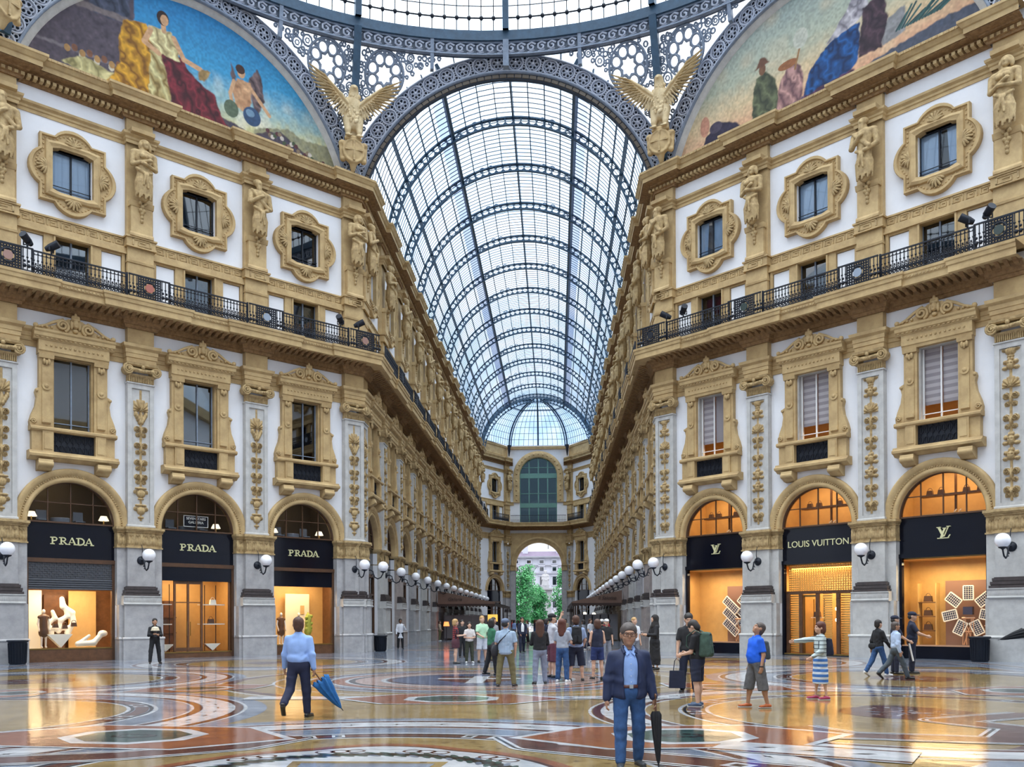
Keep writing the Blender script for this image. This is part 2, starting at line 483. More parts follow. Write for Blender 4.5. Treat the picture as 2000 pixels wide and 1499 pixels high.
# ------------------------------------------------------------------ wall sheets with their openings
def wallsheet(w, a, b, top=27.0, name=None, only=None):
    mb = MB(); y0, y1 = .35, .85; u = a
    B = bays(w)
    def bx(u0, u1, z0, z1):
        x0, x1 = sorted((w.sg * u0, w.sg * u1)); mb.box(x0, x1, y0, y1, z0, z1)
    for c in B:
        bx(u, c - 1.93, 0, top)
        zs = [8.36, 9.55, 13.9, 17.0, 19.4, 21.45, 23.45, top]
        for i in range(len(zs) - 1):
            if i in (1, 3, 5): 
                for s_ in (-1, 1): bx(*sorted((c + s_ * .85, c + s_ * 1.93)), zs[i], zs[i + 1])
            else: bx(c - 1.93, c + 1.93, zs[i], zs[i + 1])
        # arched head
        n = 20
        for i in range(n):
            a0, a1 = PI * i / n, PI * (i + 1) / n
            cx = w.sg * c
            poly = [(cx + 1.93 * math.cos(a0), 6.35 + 1.93 * math.sin(a0)), (cx + 1.93 * math.cos(a0), 8.36), (cx + 1.93 * math.cos(a1), 8.36), (cx + 1.93 * math.cos(a1), 6.35 + 1.93 * math.sin(a1))]
            mb.prism(poly[::-1], y0, y1)
        u = c + 1.93
    bx(u, b, 0, top)
    o = mb.build(name or 'wall_' + w.name, plaster)
    o.location = w.p0; o.rotation_euler = (0, 0, w.rz)
    struct(o, 'white plastered ' + w.desc + ' with arched shop openings and three tiers of windows', 'wall')
    return o
wallsheet(DL, 1.3, 22.0); wallsheet(DR, 1.3, 22.0)
wallsheet(AL, -1.2, 81.3); wallsheet(AR, -1.2, 81.3)
wallsheet(EL, 0, cl, 28.8); wallsheet(ER, 0, cl, 28.8)
# ------------------------------------------------------------------ ornament helpers
def relief(x0, x1, z0, z1, nx, nz, fn, d0, mi=0, mb=None, lowm=None):
    """height field fn(x,z)->d (outwards) on a grid, facing -y"""
    mb = mb or MB()
    X = np.linspace(x0, x1, nx); Z = np.linspace(z0, z1, nz)
    G, H = np.meshgrid(X, Z)
    D = fn(G, H) + d0
    vs = np.stack([G, -D, H], -1).reshape(-1, 3).tolist()
    fs = [(j * nx + i, j * nx + i + 1, (j + 1) * nx + i + 1, (j + 1) * nx + i) for j in range(nz - 1) for i in range(nx - 1)]
    mb.add(vs, fs, mi, True)
    if lowm is not None:
        Hq = D - d0; Hq = np.maximum(np.maximum(Hq[:-1, :-1], Hq[1:, :-1]), np.maximum(Hq[:-1, 1:], Hq[1:, 1:])).ravel(); k0 = len(mb.m) - len(fs)
        for i in np.nonzero(Hq < .012)[0]: mb.m[k0 + int(i)] = lowm
    return mb
def bump(x, z, cx, cz, rx, rz): return np.sqrt(np.clip(1 - ((x - cx) / rx) ** 2 - ((z - cz) / rz) ** 2, 0, None))
def spiral(x, z, cx, cz, r, hand=1):
    dx, dz = (x - cx) * hand, z - cz; q = np.sqrt(dx * dx + dz * dz)
    a = np.arctan2(dz, dx)
    return np.where(q < r, (.55 + .45 * np.cos(2 * PI * q / (r * .42) - a)) * np.sqrt(np.clip(1.02 - (q / r) ** 4, 0, None)), 0)
def candelabra(seed, w, h0, h1):
    rnd = random.Random(seed); items = []; z = h0 + .1
    while z < h1 - .3:
        t = rnd.choice(['scroll', 'leaf', 'mask', 'vase', 'scroll', 'fan'])
        s = rnd.uniform(.55, .95); items.append((t, z, s)); z += s
    def f(x, z):
        H = np.zeros_like(x); ax = np.abs(x)
        H = np.maximum(H, .35 * np.clip(1 - ax / .05, 0, 1))
        for t, a, s in items:
            m = a + s / 2
            if t == 'scroll':
                r = min(w * .42, s * .3)
                H = np.maximum(H, spiral(ax, z, w * .5, m + s * .1, r, 1)); H = np.maximum(H, .8 * spiral(ax, z, w * .42, m - s * .28, r * .75, -1))
                H = np.maximum(H, .8 * bump(ax, z, 0, m, .07, s * .3))
            elif t == 'leaf':
                for k in range(4):
                    H = np.maximum(H, .9 * bump(ax, z, w * (.18 + .17 * k), a + s * (.15 + .2 * k), .085, .14))
                H = np.maximum(H, bump(ax, z, 0, m, .09, s * .45))
            elif t == 'mask':
                H = np.maximum(H, 1.2 * bump(ax, z, 0, m, .15, .2)); H = np.maximum(H, .9 * bump(ax, z, .2, m + .12, .09, .09))
                H = np.maximum(H, .8 * bump(ax, z, .22, m - .12, .11, .08)); H = np.maximum(H, .7 * bump(ax, z, .06, m + .24, .06, .09))
                H = np.where(bump(ax, z, .06, m + .04, .03, .025) > 0, H - .35, H)
            elif t == 'vase':
                H = np.maximum(H, 1.1 * bump(ax, z, 0, m - .05, .2, .2) * (.8 + .2 * np.cos(ax * 70))); H = np.maximum(H, .8 * bump(ax, z, 0, m + .2, .28, .06))
                H = np.maximum(H, .7 * bump(ax, z, 0, a + .06, .14, .05)); H = np.maximum(H, .7 * spiral(ax, z, .24, m + .02, .1))
            else:
                q = np.sqrt(x * x + (z - a) ** 2); an = np.arctan2(z - a, x)
                H = np.maximum(H, np.where((q < s * .7) & (z > a), (.55 + .45 * np.cos(an * 14)) * np.clip(1.2 - q / (s * .7), 0, 1), 0) * (ax < w))
        return H * np.clip((w + .02 - ax) / .04, 0, 1)
    return f

# ------------------------------------------------------------------ pilaster (ground pier up to the entablature)
def pilaster_kit(seed, gm, merged_ok=True):
    K = Kit('pilaster')
    m = MB(); m.box(-1.06, 1.06, -.12, .85, 0, .98); m.box(-.92, .92, -.26, .3, 0, .98)
    m.prof([(-.35, .98), (.29, .98), (.29, 1.02), (.2, 1.08), (-.35, 1.08)], -.95, .95)
    m.prof([(-.35, .98), (.15, .98), (.15, 1.02), (.1, 1.08), (-.35, 1.08)], -1.09, 1.09)
    m.box(-1.04, 1.04, -.02, .85, 1.06, 2.62); m.box(-.84, .84, -.16, .3, 1.06, 2.62)
    K.part('pedestal', m, gm)
    m = MB(); m.prof([(-.3, 2.6), (.2, 2.6), (.26, 2.66), (.24, 2.7), (.2, 2.72), (.2, 2.98), (.24, 3.0), (.24, 3.05), (-.3, 3.05)], -.9, .9)
    def band(x, z): return .03 * np.cos(x * 36) * np.cos((z - 2.85) * 14) * (np.abs(z - 2.85) < .12)
    relief(-.86, .86, 2.72, 2.98, 60, 8, lambda x, z: np.abs(band(x, z)), .202, 0, m)
    K.part('carved_band', m, grey_l)
    m = MB()
    for k, (z0, z1, hw, d) in enumerate(((3.05, 3.16, .84, .2), (3.16, 3.2, .78, .14), (3.2, 3.32, .8, .17), (3.32, 3.36, .73, .09), (3.36, 3.47, .74, .11), (3.47, 3.51, .68, .05))):
        m.box(-hw, hw, -d, .3, z0, z1)
    K.part('base_moulding', m, darkst)
    m = MB(); m.box(-1.06, 1.06, .2, .85, 2.6, 5.34); m.box(-.64, .64, -.01, .3, 3.5, 5.34)
    K.part('lower_shaft', m, gm)
    m = MB(); m.box(-1.06, 1.06, .18, .85, 5.34, 6.1); m.box(-.66, .66, -.03, .3, 5.34, 6.1)
    def leafband(w):
        def f(x, z):
            c = np.round(x / .33) * .33; H = np.zeros_like(x)
            for s_ in (-1, 0, 1): H = np.maximum(H, bump(x - c, z, s_ * .1, 5.68 + .06 * (s_ == 0), .07, .2 + .08 * (s_ == 0)))
            H = np.maximum(H, .9 * spiral(np.abs(x - c), z, .1, 5.93, .075))
            return .06 * H
        return f
    relief(-.64, .64, 5.38, 6.06, 72, 30, leafband(1), .032, 0, m)
    for s_ in (-1, 1):
        a, b = sorted((s_ * .68, s_ * 1.05)); relief(a, b, 5.38, 6.06, 22, 30, leafband(1), -.178, 0, m)
    for z0, z1, d in ((5.34, 5.4, .06), (6.08, 6.16, .06), (6.16, 6.22, .12), (6.22, 6.34, .17)):
        m.box(-.68 - d * .6, .68 + d * .6, -.03 - d, .3, z0, z1); m.box(-1.06 - d * .5, 1.06 + d * .5, .18 - d, .85, z0, z1)
    K.part('impost_band', m, stone_d)
    m = MB()
    for a, b in ((-.62, -.42), (.42, .62)): m.box(a, b, 0, .4, 6.34, 13.26)
    m.box(-.42, .42, 0, .4, 6.34, 6.6); m.box(-.42, .42, 0, .4, 13.0, 13.26); m.box(-.42, .42, .06, .4, 6.6, 13.0)
    m.prof([(-.3, 6.34), (.05, 6.34), (.05, 6.42), (.0, 6.46), (-.3, 6.46)], -.66, .66)
    m.prof([(-.3, 13.2), (.05, 13.22), (.05, 13.28), (-.3, 13.28)], -.66, .66)
    K.part('shaft', m, grey_l)
    f = candelabra(seed, .34, 6.66, 12.95)
    m = relief(-.37, .37, 6.66, 12.95, 34, 250, lambda x, z: .17 * f(x, z), -.058, lowm=1)
    K.part('relief_ornament', m, [stone_d, grey_l])
    m = MB(); m.prof([(-.3, 13.26), (-.0, 13.26), (.02, 13.5), (.1, 13.6), (.12, 13.66), (-.3, 13.66)], -.6, .6)
    for i in range(15): m.box(-.56 + i * .08 - .012, -.56 + i * .08 + .03, -.07, .1, 13.3, 13.56)
    m.prof([(-.3, 14.02), (.2, 14.02), (.26, 14.08), (.28, 14.18), (-.3, 14.2)], -.74, .74)
    pts = [(x, -.2 - .05 * math.cos(x * 3), 13.86 - .05 * math.cos(x * 2.6)) for x in np.linspace(-.55, .55, 11)]
    m.tube(pts, .1, 8)
    for k in range(-3, 4): m.ball((k * .13, -.3, 13.78 + .02 * abs(k)), .075, 8)
    m.ball((0, -.3, 13.98), .1, 8)
    K.part('capital', m, stone_d)
    for s_ in (-1, 1):
        m = MB(); R = .24; c = (s_ * .64, 13.84)
        pts = [(c[0] + s_ * -1 * (R - .17 * t) * math.cos(t * 13 + 1.9), -.2 - .06 * t, c[1] + (R - .17 * t) * math.sin(t * 13 + 1.9)) for t in np.linspace(0, 1, 30)]
        m.tube(pts, [.06 - .025 * t for t in np.linspace(0, 1, 30)], 6)
        n = 16; m.prism([(c[0] + .23 * math.cos(2 * PI * i / n), c[1] + .23 * math.sin(2 * PI * i / n)) for i in range(n)], -.19, .2)
        m.ball((c[0], -.24, c[1]), .07, 8)
        K.part('volute', m, stone_d)
    m = MB(); m.box(-PW, PW, -.0, .4, 14.18, 15.9)
    K.part('entablature_block', m, stone)
    return K
GM = [grey, grey_l, pinkst]
PK = [pilaster_kit(11, grey), pilaster_kit(29, grey_l), pilaster_kit(47, pinkst)]

# ------------------------------------------------------------------ upper pilaster
UK = Kit('upper_pilaster')
m = MB(); m.box(-PW, PW, 0, .4, 16.95, 19.76); m.prof([(-.3, 19.0), (.04, 19.0), (.06, 19.1), (-.3, 19.1)], -PW - .03, PW + .03)
UK.part('lower_block', m, stone)
m = MB(); m.box(-.5, .5, -.14, .4, 20.26, 21.72); m.prof([(-.3, 21.7), (.16, 21.7), (.2, 21.8), (.24, 21.94), (-.3, 21.96)], -.56, .56)
m.prof([(-.3, 20.26), (.2, 20.26), (.2, 20.36), (.15, 20.46), (-.3, 20.46)], -.55, .55)
UK.part('pedestal', m, stone)
m = MB(); m.box(-PW, PW, .1, .4, 20.26, 26.0)
m.prof([(-.3, 25.0), (.1, 25.0), (.16, 25.1), (.4, 25.16), (.42, 25.34), (-.3, 25.36)], -.55, .55)
UK.part('shaft', m, stone)

# ------------------------------------------------------------------ caryatid figures (fully rounded statues, arms folded, draped skirt, garland below)
def caryatid(var):
    z = 21.96; P = []
    k = .05
    y = -.36
    P += [seg((0, y, z + .75), (0, y, z + 1.5), .30, .25, k), seg((0, y, z + 1.45), (0, y, z + 2.1), .25, .34, k, (1.05, .8, 1))]
    P += [ell((0, y - .02, z + .55), (.31, .24, .62), k)]
    P += [seg((-.34, y, z + 2.22), (.34, y, z + 2.22), .15, None, k), seg((0, y, z + 2.2), (0, y, z + 2.5), .11, None, .04)]
    t = .06 if var == 0 else -.07
    P += [ell((t, y - .06, z + 2.68), (.155, .18, .22), .03), ell((t, y - .22, z + 2.66), (.035, .05, .06), .02), ell((t, y - .14, z + 2.52), (.1, .09, .09), .03)]
    P += [ell((t, y + .04, z + 2.78), (.21, .19, .18), .03)]
    if var == 0:
        for s_ in (-1, 1): P += [ell((t + s_ * .19, y, z + 2.6), (.08, .1, .2), .03)]
        P += [seg((-.42, y, z + 2.18), (-.46, y - .05, z + 1.6), .13, .1, .03), seg((-.46, y - .05, z + 1.6), (.12, y - .36, z + 1.82), .1, .075, .03), ell((.18, y - .36, z + 1.84), (.09, .07, .08), .02)]
        P += [seg((.42, y, z + 2.18), (.47, y - .05, z + 1.58), .13, .1, .03), seg((.47, y - .05, z + 1.58), (-.05, y - .36, z + 1.62), .1, .075, .03), ell((-.12, y - .36, z + 1.62), (.09, .07, .08), .02)]
        for s_ in (-1, 1): P += [ell((s_ * .13, y - .27, z + 2.02), (.13, .1, .13), .04)]
    else:
        P += [ell((t, y - .15, z + 2.42), (.12, .1, .2), .03)]
        P += [seg((-.42, y, z + 2.18), (-.5, y - .1, z + 1.62), .14, .11, .03), seg((-.5, y - .1, z + 1.62), (-.05, y - .36, z + 1.95), .11, .08, .03), ell((0, y - .36, z + 1.98), (.1, .08, .09), .02)]
        P += [seg((.42, y, z + 2.18), (.52, y - .02, z + 1.55), .14, .11, .03), seg((.52, y - .02, z + 1.55), (.2, y - .34, z + 1.25), .11, .08, .03), ell((.15, y - .36, z + 1.24), (.1, .08, .09), .02)]
        P += [seg((-.4, y - .1, z + 2.25), (.3, y - .3, z + 1.4), .09, .1, .03)]
    # drapery: narrow vertical folds over the hips, a knotted sash, a hanging garland below the hem
    for i, an in enumerate(np.linspace(-1.45, 1.45, 13)):
        top_ = np.array([math.sin(an) * .25, y - math.cos(an) * .2, z + 1.3 - .08 * abs(an)]); mid = np.array([math.sin(an) * .33, y - math.cos(an) * .29, z + .8])
        bot = np.array([math.sin(an) * .31, y - math.cos(an) * .26, z + .12 + .1 * (i % 3) - .12 * math.cos(an)])
        P += [seg(top_, mid, .032, .05, .012), seg(mid, bot, .05, .042, .012)]
    P += [seg((-.3, y - .12, z + 1.42), (0, y - .3, z + 1.18), .07, .085, .02), seg((0, y - .3, z + 1.18), (.3, y - .1, z + 1.36), .085, .06, .02), ell((.02, y - .34, z + 1.12), (.11, .08, .12), .02), seg((.02, y - .36, z + 1.1), (.08, y - .36, z + .5), .07, .04, .015), seg((-.03, y - .36, z + 1.1), (-.1, y - .34, z + .62), .06, .035, .015)]
    for q, (gx, gz) in enumerate(((-.1, -.1), (.1, -.1), (0, -.25), (-.07, -.42), (.07, -.42), (0, -.56), (0, -.74), (0, -.92))): P += [ell((gx, y + .1 + .02 * q, z + gz), (.08, .1, .1), .015)]
    V, F = nets(*sdf(P, .026)); V = V * np.array([1.16, 1.05, 1.]); b = MB(); b.add(V.tolist(), F.tolist(), 0, True)
    return b.mesh('caryatid_statue', stone_d)
CARY = [caryatid(0), caryatid(1)]

# ------------------------------------------------------------------ the tall pedimented window of the middle storey
def tall_window(kind):
    K = Kit('window')
    m = MB()
    m.prof([(-.35, 13.88), (-.02, 13.88), (.0, 14.0), (.05, 14.04), (.06, 14.5), (-.35, 14.55)], -1.52, 1.52)
    m.prof([(-.35, 14.5), (.08, 14.5), (.12, 14.58), (.22, 14.64), (.24, 14.78), (.3, 14.84), (.32, 14.92), (-.35, 14.95)], -1.74, 1.74)
    for i in range(13): m.ball((-1.2 + i * .2, -.07, 14.28), .05, 6)
    for i in range(17): m.box(-1.6 + i * .2 - .05, -1.6 + i * .2 + .05, -.17, 0, 14.56, 14.63)
    K.part('hood', m, stone)
    # broken scroll pediment with a mask
    m = MB()
    m.prism([(-1.7, 14.93), (1.7, 14.93), (1.55, 15.04), (1.15, 15.12), (.75, 15.3), (.3, 15.62), (-.3, 15.62), (-.75, 15.3), (-1.15, 15.12), (-1.55, 15.04)], -.1, .35)
    for s_ in (-1, 1):
        pts = [(s_ * (.55 - (.28 - .22 * t) * math.cos(t * 11 - 1.2)), -.14 - .05 * t, 15.26 + (.28 - .22 * t) * math.sin(t * 11 - 1.2)) for t in np.linspace(0, 1, 26)]
        m.tube(pts, [.075 - .02 * t for t in np.linspace(0, 1, 26)], 6)
        m.tube([(s_ * .5, -.12, 15.54), (s_ * .9, -.12, 15.36), (s_ * 1.25, -.12, 15.14), (s_ * 1.66, -.12, 15.0)], [.08, .075, .065, .05], 6)
        m.ball((s_ * 1.66, -.14, 15.06), .12, 8)
        for i in range(3): m.ball((s_ * (1.0 + .2 * i), -.13, 15.1 - .02 * i), .07, 6)
    K.part('pediment', m, stone)
    P = [ell((0, -.2, 15.4), (.14, .15, .19), .03), ell((0, -.33, 15.38), (.03, .05, .06), .02), ell((0, -.28, 15.28), (.08, .07, .06), .02)]
    for s_ in (-1, 1): P += [ell((s_ * .17, -.16, 15.36), (.07, .08, .2), .03), ell((s_ * .12, -.17, 15.68), (.07, .08, .13), .03)]
    P += [ell((0, -.18, 15.62), (.2, .12, .07), .03), ell((0, -.17, 15.78), (.07, .08, .15), .03), ell((0, -.15, 15.1), (.12, .1, .1), .03)]
    K.part('mask', sculpt_mb(P, .026), stone)
    for s_ in (-1, 1):
        m = MB(); a, b = sorted((s_ * .88, s_ * 1.47)); m.box(a, b, .1, .35, 10.55, 13.9)
        a2, b2 = sorted((s_ * 1.0, s_ * 1.35)); m.box(a2, b2, .06, .2, 10.75, 13.4)
        c = s_ * 1.175
        m.lathe([(.0, -.02), (.1, -.02), (.13, .0), (.17, .03), (.19, .0)], 0, 0, 14) if False else None
        n = 14; m.prism([(c + .19 * math.cos(2 * PI * i / n), 12.45 + .19 * math.sin(2 * PI * i / n)) for i in range(n)], .0, .1); m.ball((c, -.0, 12.45), .1, 8, sc=(1, .6, 1))
        n = 8; m.prism([(c + .19 * math.cos(PI * i / n), 10.8 + .19 * math.sin(PI * i / n)) for i in range(n + 1)], .0, .1)
        for i in range(3): m.ball((c + (i - 1) * .1, .0, 13.55 - .05 * (i == 1)), .09, 8, sc=(.8, .8, 1.5))
        m.prof([(-.3, 13.7), (.0, 13.7), (.04, 13.88), (-.3, 13.9)], a - .02, b + .02)
        K.part('jamb', m, stone)
        m = MB(); xs = [(1.47, 10.6), (1.84, 10.6), (1.86, 10.8), (1.78, 11.1), (1.62, 11.5), (1.56, 11.9), (1.62, 12.15), (1.58, 12.3), (1.47, 12.35)]
        m.prism([(s_ * x, z) for x, z in (xs if s_ > 0 else xs[::-1])], .08, .35)
        pts = [(s_ * (1.7 + (.13 - .1 * t) * math.cos(t * 10)), .05, 10.82 + (.13 - .1 * t) * math.sin(t * 10)) for t in np.linspace(0, 1, 16)]
        m.tube(pts, .035, 6); m.ball((s_ * 1.58, .05, 12.2), .08, 8)
        K.part('scroll_bracket', m, stone)
    m = MB(); m.prof([(-.35, 10.4), (.05, 10.4), (.12, 10.46), (.12, 10.54), (.05, 10.6), (-.35, 10.62)], -1.86, 1.86)
    m.prof([(-.35, 9.1), (-.1, 9.1), (.05, 9.2), (.2, 9.24), (.22, 9.34), (.1, 9.42), (.08, 9.5), (-.35, 9.5)], -1.92, 1.92)
    K.part('sill', m, stone)
    m = MB()
    for s_ in (-1, 1):
        a, b = sorted((s_ * .9, s_ * 1.36)); m.box(a, b, -.06, .35, 9.48, 10.42); a, b = sorted((s_ * 1.36, s_ * 1.78)); m.box(a, b, .04, .35, 9.48, 10.42)
        a, b = sorted((s_ * .97, s_ * 1.29)); m.box(a, b, -.085, .1, 9.6, 10.3)
    K.part('apron', m, stone)
    m = MB(); m.box(-.9, .9, .2, .3, 9.48, 10.42)
    for i in range(7):
        x = -.76 + i * .253
        for dz in (9.72, 10.16): m.tube([(x + .1 * math.cos(a), .17, dz + .15 * math.sin(a)) for a in np.linspace(0, 2 * PI, 13)[:-1]], .018, 5, closed=True)
        m.box(x - .012, x + .012, .16, .2, 9.5, 10.4)
    K.part('grille', m, iron)
    for s_ in (-1, 1):
        m = MB(); pr = [(.18, 9.12), (.2, 9.0), (.2, 8.86), (.12, 8.78), (.02, 8.74), (-.1, 8.66), (-.35, 8.62), (-.35, 9.12)]
        m.prof(pr, s_ * 1.25 - .3, s_ * 1.25 + .3); m.tube([(s_ * 1.25 - .31, -.1, 8.92), (s_ * 1.25 + .31, -.1, 8.92)], .14, 10)
        K.part('console', m, stone)
    m = MB()
    for a, b in ((-.88, -.8), (.8, .88)): m.box(a, b, .28, .62, 10.6, 13.9)
    m.box(-.88, .88, .28, .62, 13.84, 13.9); m.box(-.8, .8, .5, .6, 10.62, 10.72)
    K.part('frame', m, [grey_l if kind == 'blind' else stone])
    m = MB(); m.box(-.8, .8, .58, .6, 10.62, 13.85)
    K.part('pane', m, darkwin if kind != 'blind' else shopglass)
    m = MB(); m.box(-.03, .03, .52, .6, 10.62, 13.85); m.box(-.8, .8, .5, .53, 10.9, 10.94)
    for a, b in ((-.8, -.74), (.74, .8)): m.box(a, b, .53, .6, 10.62, 13.85)
    K.part('sash', m, greyiron if kind != 'blind' else white)
    return K
TW = {'dark': tall_window('dark'), 'blind': tall_window('blind')}

# ------------------------------------------------------------------ four-lobed window of the upper storey
def lobed_outline(n=96, g=0.):
    """radial outline: rectangle with a shallow round lobe on each side"""
    hx, hz = 1.43 + g, 1.5 + g
    pts = []
    def arc(cx, cz, r, a0, a1, k): return [(cx + r * math.cos(a0 + (a1 - a0) * i / k), cz + r * math.sin(a0 + (a1 - a0) * i / k)) for i in range(k + 1)]
    c, s = .8 + g * .3, .46
    r = (c * c + s * s) / (2 * s); h = math.asin(min(1, c / r))
    pts += [(hx, -hz)]
    pts += arc(hx + s - r, 0, r, -h, h, 10); pts += [(hx, hz)]
    pts += arc(0, hz + s - r, r, PI / 2 - h, PI / 2 + h, 10); pts += [(-hx, hz)]
    pts += arc(-hx - s + r, 0, r, PI - h, PI + h, 10); pts += [(-hx, -hz)]
    pts += arc(0, -hz - s + r, r, -PI / 2 - h, -PI / 2 + h, 10)
    return pts
def lobed_window(pm):
    K = Kit('window'); zc = 22.43; m = MB()
    O = lobed_outline(); n = len(O)
    def inner(p, hx=.88, hz=1.02):
        t = max(abs(p[0]) / hx, abs(p[1]) / hz); return (p[0] / t, p[1] / t)
    rings = []
    for t, hx, hz, d in ((0, 0, 0, -.36), (0, 0, 0, -.12), (.03, 0, 0, -.08), (.16, 0, 0, -.08), (.2, 0, 0, -.18), (1, 1.2, 1.32, -.2), (1, 1.16, 1.28, -.1), (1, 1.05, 1.17, -.05), (1, .95, 1.09, -.1), (1, .88, 1.02, -.12), (1, .88, 1.02, -.6)):
        rings.append([((1 - t) * p[0] + t * q_[0], -d, zc + (1 - t) * p[1] + t * q_[1]) for p in O for q_ in [inner(p, hx or .88, hz or 1.02)]])
    vs = [v for r in rings for v in r]
    fs = [(i * n + j, i * n + (j + 1) % n, (i + 1) * n + (j + 1) % n, (i + 1) * n + j) for i in range(len(rings) - 1) for j in range(n)]
    m.add(vs, fs)
    # rope beads along the recess
    for q in range(4):
        pass
    per = [((1 - .3) * p[0] + .3 * inner(p)[0], zc + (1 - .3) * p[1] + .3 * inner(p)[1]) for p in O]
    for j in range(n):
        a, b = per[j], per[(j + 1) % n]; L = math.hypot(b[0] - a[0], b[1] - a[1])
        for i in range(max(1, int(L / .17))):
            t = (i + .5) / max(1, int(L / .17)); m.ball((a[0] + (b[0] - a[0]) * t, .19, a[1] + (b[1] - a[1]) * t), .05, 5)
    K.part('frame', m, stone)
    for k in range(4):
        m = MB(); a0 = k * PI / 2
        bx, bz = (1.13 * math.cos(a0), zc + 1.24 * math.sin(a0))
        for i in range(7):
            a = a0 + (i - 3) * .42; L = .42 if i in (2, 3, 4) else .36
            m.tube([(bx, .1, bz), (bx + L * .6 * math.cos(a), .06, bz + L * .6 * math.sin(a)), (bx + L * math.cos(a), .14, bz + L * math.sin(a))], [.025, .062, .05], 6)
        K.part('shell', m, stone_d)
    m = MB(); m.box(-.88, .88, .56, .58, 21.42, 23.44)
    K.part('pane', m, pm)
    m = MB()
    for a, b in ((-.88, -.82), (-.035, .035), (.82, .88)): m.box(a, b, .5, .57, 21.42, 23.44)
    m.box(-.88, .88, .5, .57, 23.38, 23.44); m.box(-.88, .88, .44, .47, 21.62, 21.65); m.box(-.88, .88, .44, .47, 21.78, 21.81)
    K.part('sash', m, iron)
    return K
LW = lobed_window(darkwin); LWC = lobed_window(glass('clear_window', (.86, .92, .97), .3))

# ------------------------------------------------------------------ low window behind the balcony
MW = Kit('window')
m = MB()
for s_ in (-1, 1):
    for a, b in ((.8, 1.24), (2.18, 2.32)):
        x0, x1 = sorted((s_ * a, s_ * b)); m.box(x0, x1, .2, .4, 16.95, 19.46)
    x0, x1 = sorted((s_ * 1.24, s_ * 2.18)); m.box(x0, x1, .24, .4, 19.3, 19.46); m.box(x0, x1, .24, .4, 16.95, 17.15)
    x0, x1 = sorted((s_ * .76, s_ * .84)); m.box(x0, x1, .14, .85, 16.95, 19.44)
m.box(-2.36, 2.36, .16, .4, 19.44, 19.76); m.box(-.84, .84, .14, .85, 19.36, 19.44)
m.box(-2.36, 2.36, .1, .4, 19.4, 19.48)
MW.part('frame', m, stone)
for s_ in (-1, 1):
    m = MB(); x0, x1 = sorted((s_ * 1.28, s_ * 2.14)); m.box(x0, x1, .29, .36, 17.2, 19.26); MW.part('plaster_panel', m, plaster)
m = MB(); m.box(-.8, .8, .56, .58, 16.95, 19.4); MW.part('pane', m, darkwin)
m = MB(); m.box(-.035, .035, .5, .57, 16.95, 19.4); m.box(-.8, -.74, .5, .57, 16.95, 19.4); m.box(.74, .8, .5, .57, 16.95, 19.4); m.box(-.8, .8, .5, .57, 18.6, 18.64)
MW.part('sash', m, greyiron)

# ------------------------------------------------------------------ arch moulding over each shop
AK = Kit('arch_moulding')
m = MB(); m.arcsweep([(1.9, -.86), (1.9, -.28), (1.96, -.2), (2.06, -.2), (2.1, -.24), (2.2, -.24), (2.24, -.17), (2.4, -.12), (2.47, -.12), (2.5, -.16), (2.5, -.36)], 6.35, n=40)
AK.part('archivolt', m, stone)
m = MB()
for i in range(58):
    a = PI * (i + .5) / 58; m.ball((2.16 * math.cos(a), .22, 6.35 + 2.16 * math.sin(a)), .042, 5)
AK.part('bead_row', m, stone_d)

# ------------------------------------------------------------------ globe lamp on a scrolled bracket
GL = Kit('globe_lamp')
m = MB(); m.tube([(0, .04, 0), (0, -.03, 0), (0, -.09, 0), (0, -.12, 0)], [.2, .21, .13, .05], 14)
GL.part('rosette', m, iron)
m = MB(); m.tube([(0, -.08, 0), (0, -.25, .02), (0, -.4, -.06), (0, -.42, -.2), (0, -.5, -.4), (0, -.68, -.5), (0, -.87, -.42), (0, -.97, -.24), (0, -1.0, -.14)], .035, 8)
m.tube([(0, -.08, .05), (0, -.16, .3), (0, -.14, .6), (0, -.05, .78)], [.022, .02, .018, .012], 6)
m.tube([(0, -.4 + .09 * math.cos(a), -.32 + .09 * math.sin(a)) for a in np.linspace(0, 5.2, 12)], .022, 6)
GL.part('bracket', m, iron)
m = MB(); m.lathe([(.03, -.18), (.07, -.14), (.16, -.1), (.17, -.06), (.12, -.05)], 0, -1.0, 14)
GL.part('cup', m, iron)
m = MB(); m.ball((0, -1.0, .2), .305, 24)
GL.part('globe', m, opal)

# ------------------------------------------------------------------ balcony railing: one run per bay, one medallion panel per pilaster
RB = Kit('balcony_railing')
m = MB(); m.box(-2.03, 2.03, -1.02, -.95, 18.0, 18.06); m.box(-2.03, 2.03, -1.0, -.97, 17.86, 17.89)
RB.part('top_rail', m, iron)
m = MB(); m.box(-2.03, 2.03, -1.01, -.96, 17.03, 17.07); m.box(-2.03, 2.03, -1.0, -.97, 17.4, 17.42)
RB.part('bottom_rail', m, iron)
m = MB()
for i in range(24):
    x = -1.95 + i * 3.9 / 23
    m.tube([(x, -.985, 17.05), (x, -.985, 17.6), (x, -.985, 18.0)], [.023, .023, .023], 5)
    m.ball((x, -.985, 17.62), .05, 5); m.ball((x, -.985, 17.9), .045, 5)
    m.tube([(x + .06 * math.cos(a) + .07, -.985, 17.23 + .13 * math.sin(a)) for a in np.linspace(0, 2 * PI, 9)[:-1]], .028, 4, closed=True)
    m.ball((x + .08, -.985, 17.24), .055, 5); m.ball((x + .08, -.985, 17.47), .045, 5)
RB.part('baluster_row', m, iron)
for s_ in (-1, 1):
    m = MB(); m.box(s_ * 2.0 - .035, s_ * 2.0 + .035, -1.03, -.94, 16.95, 18.1); RB.part('post', m, iron)
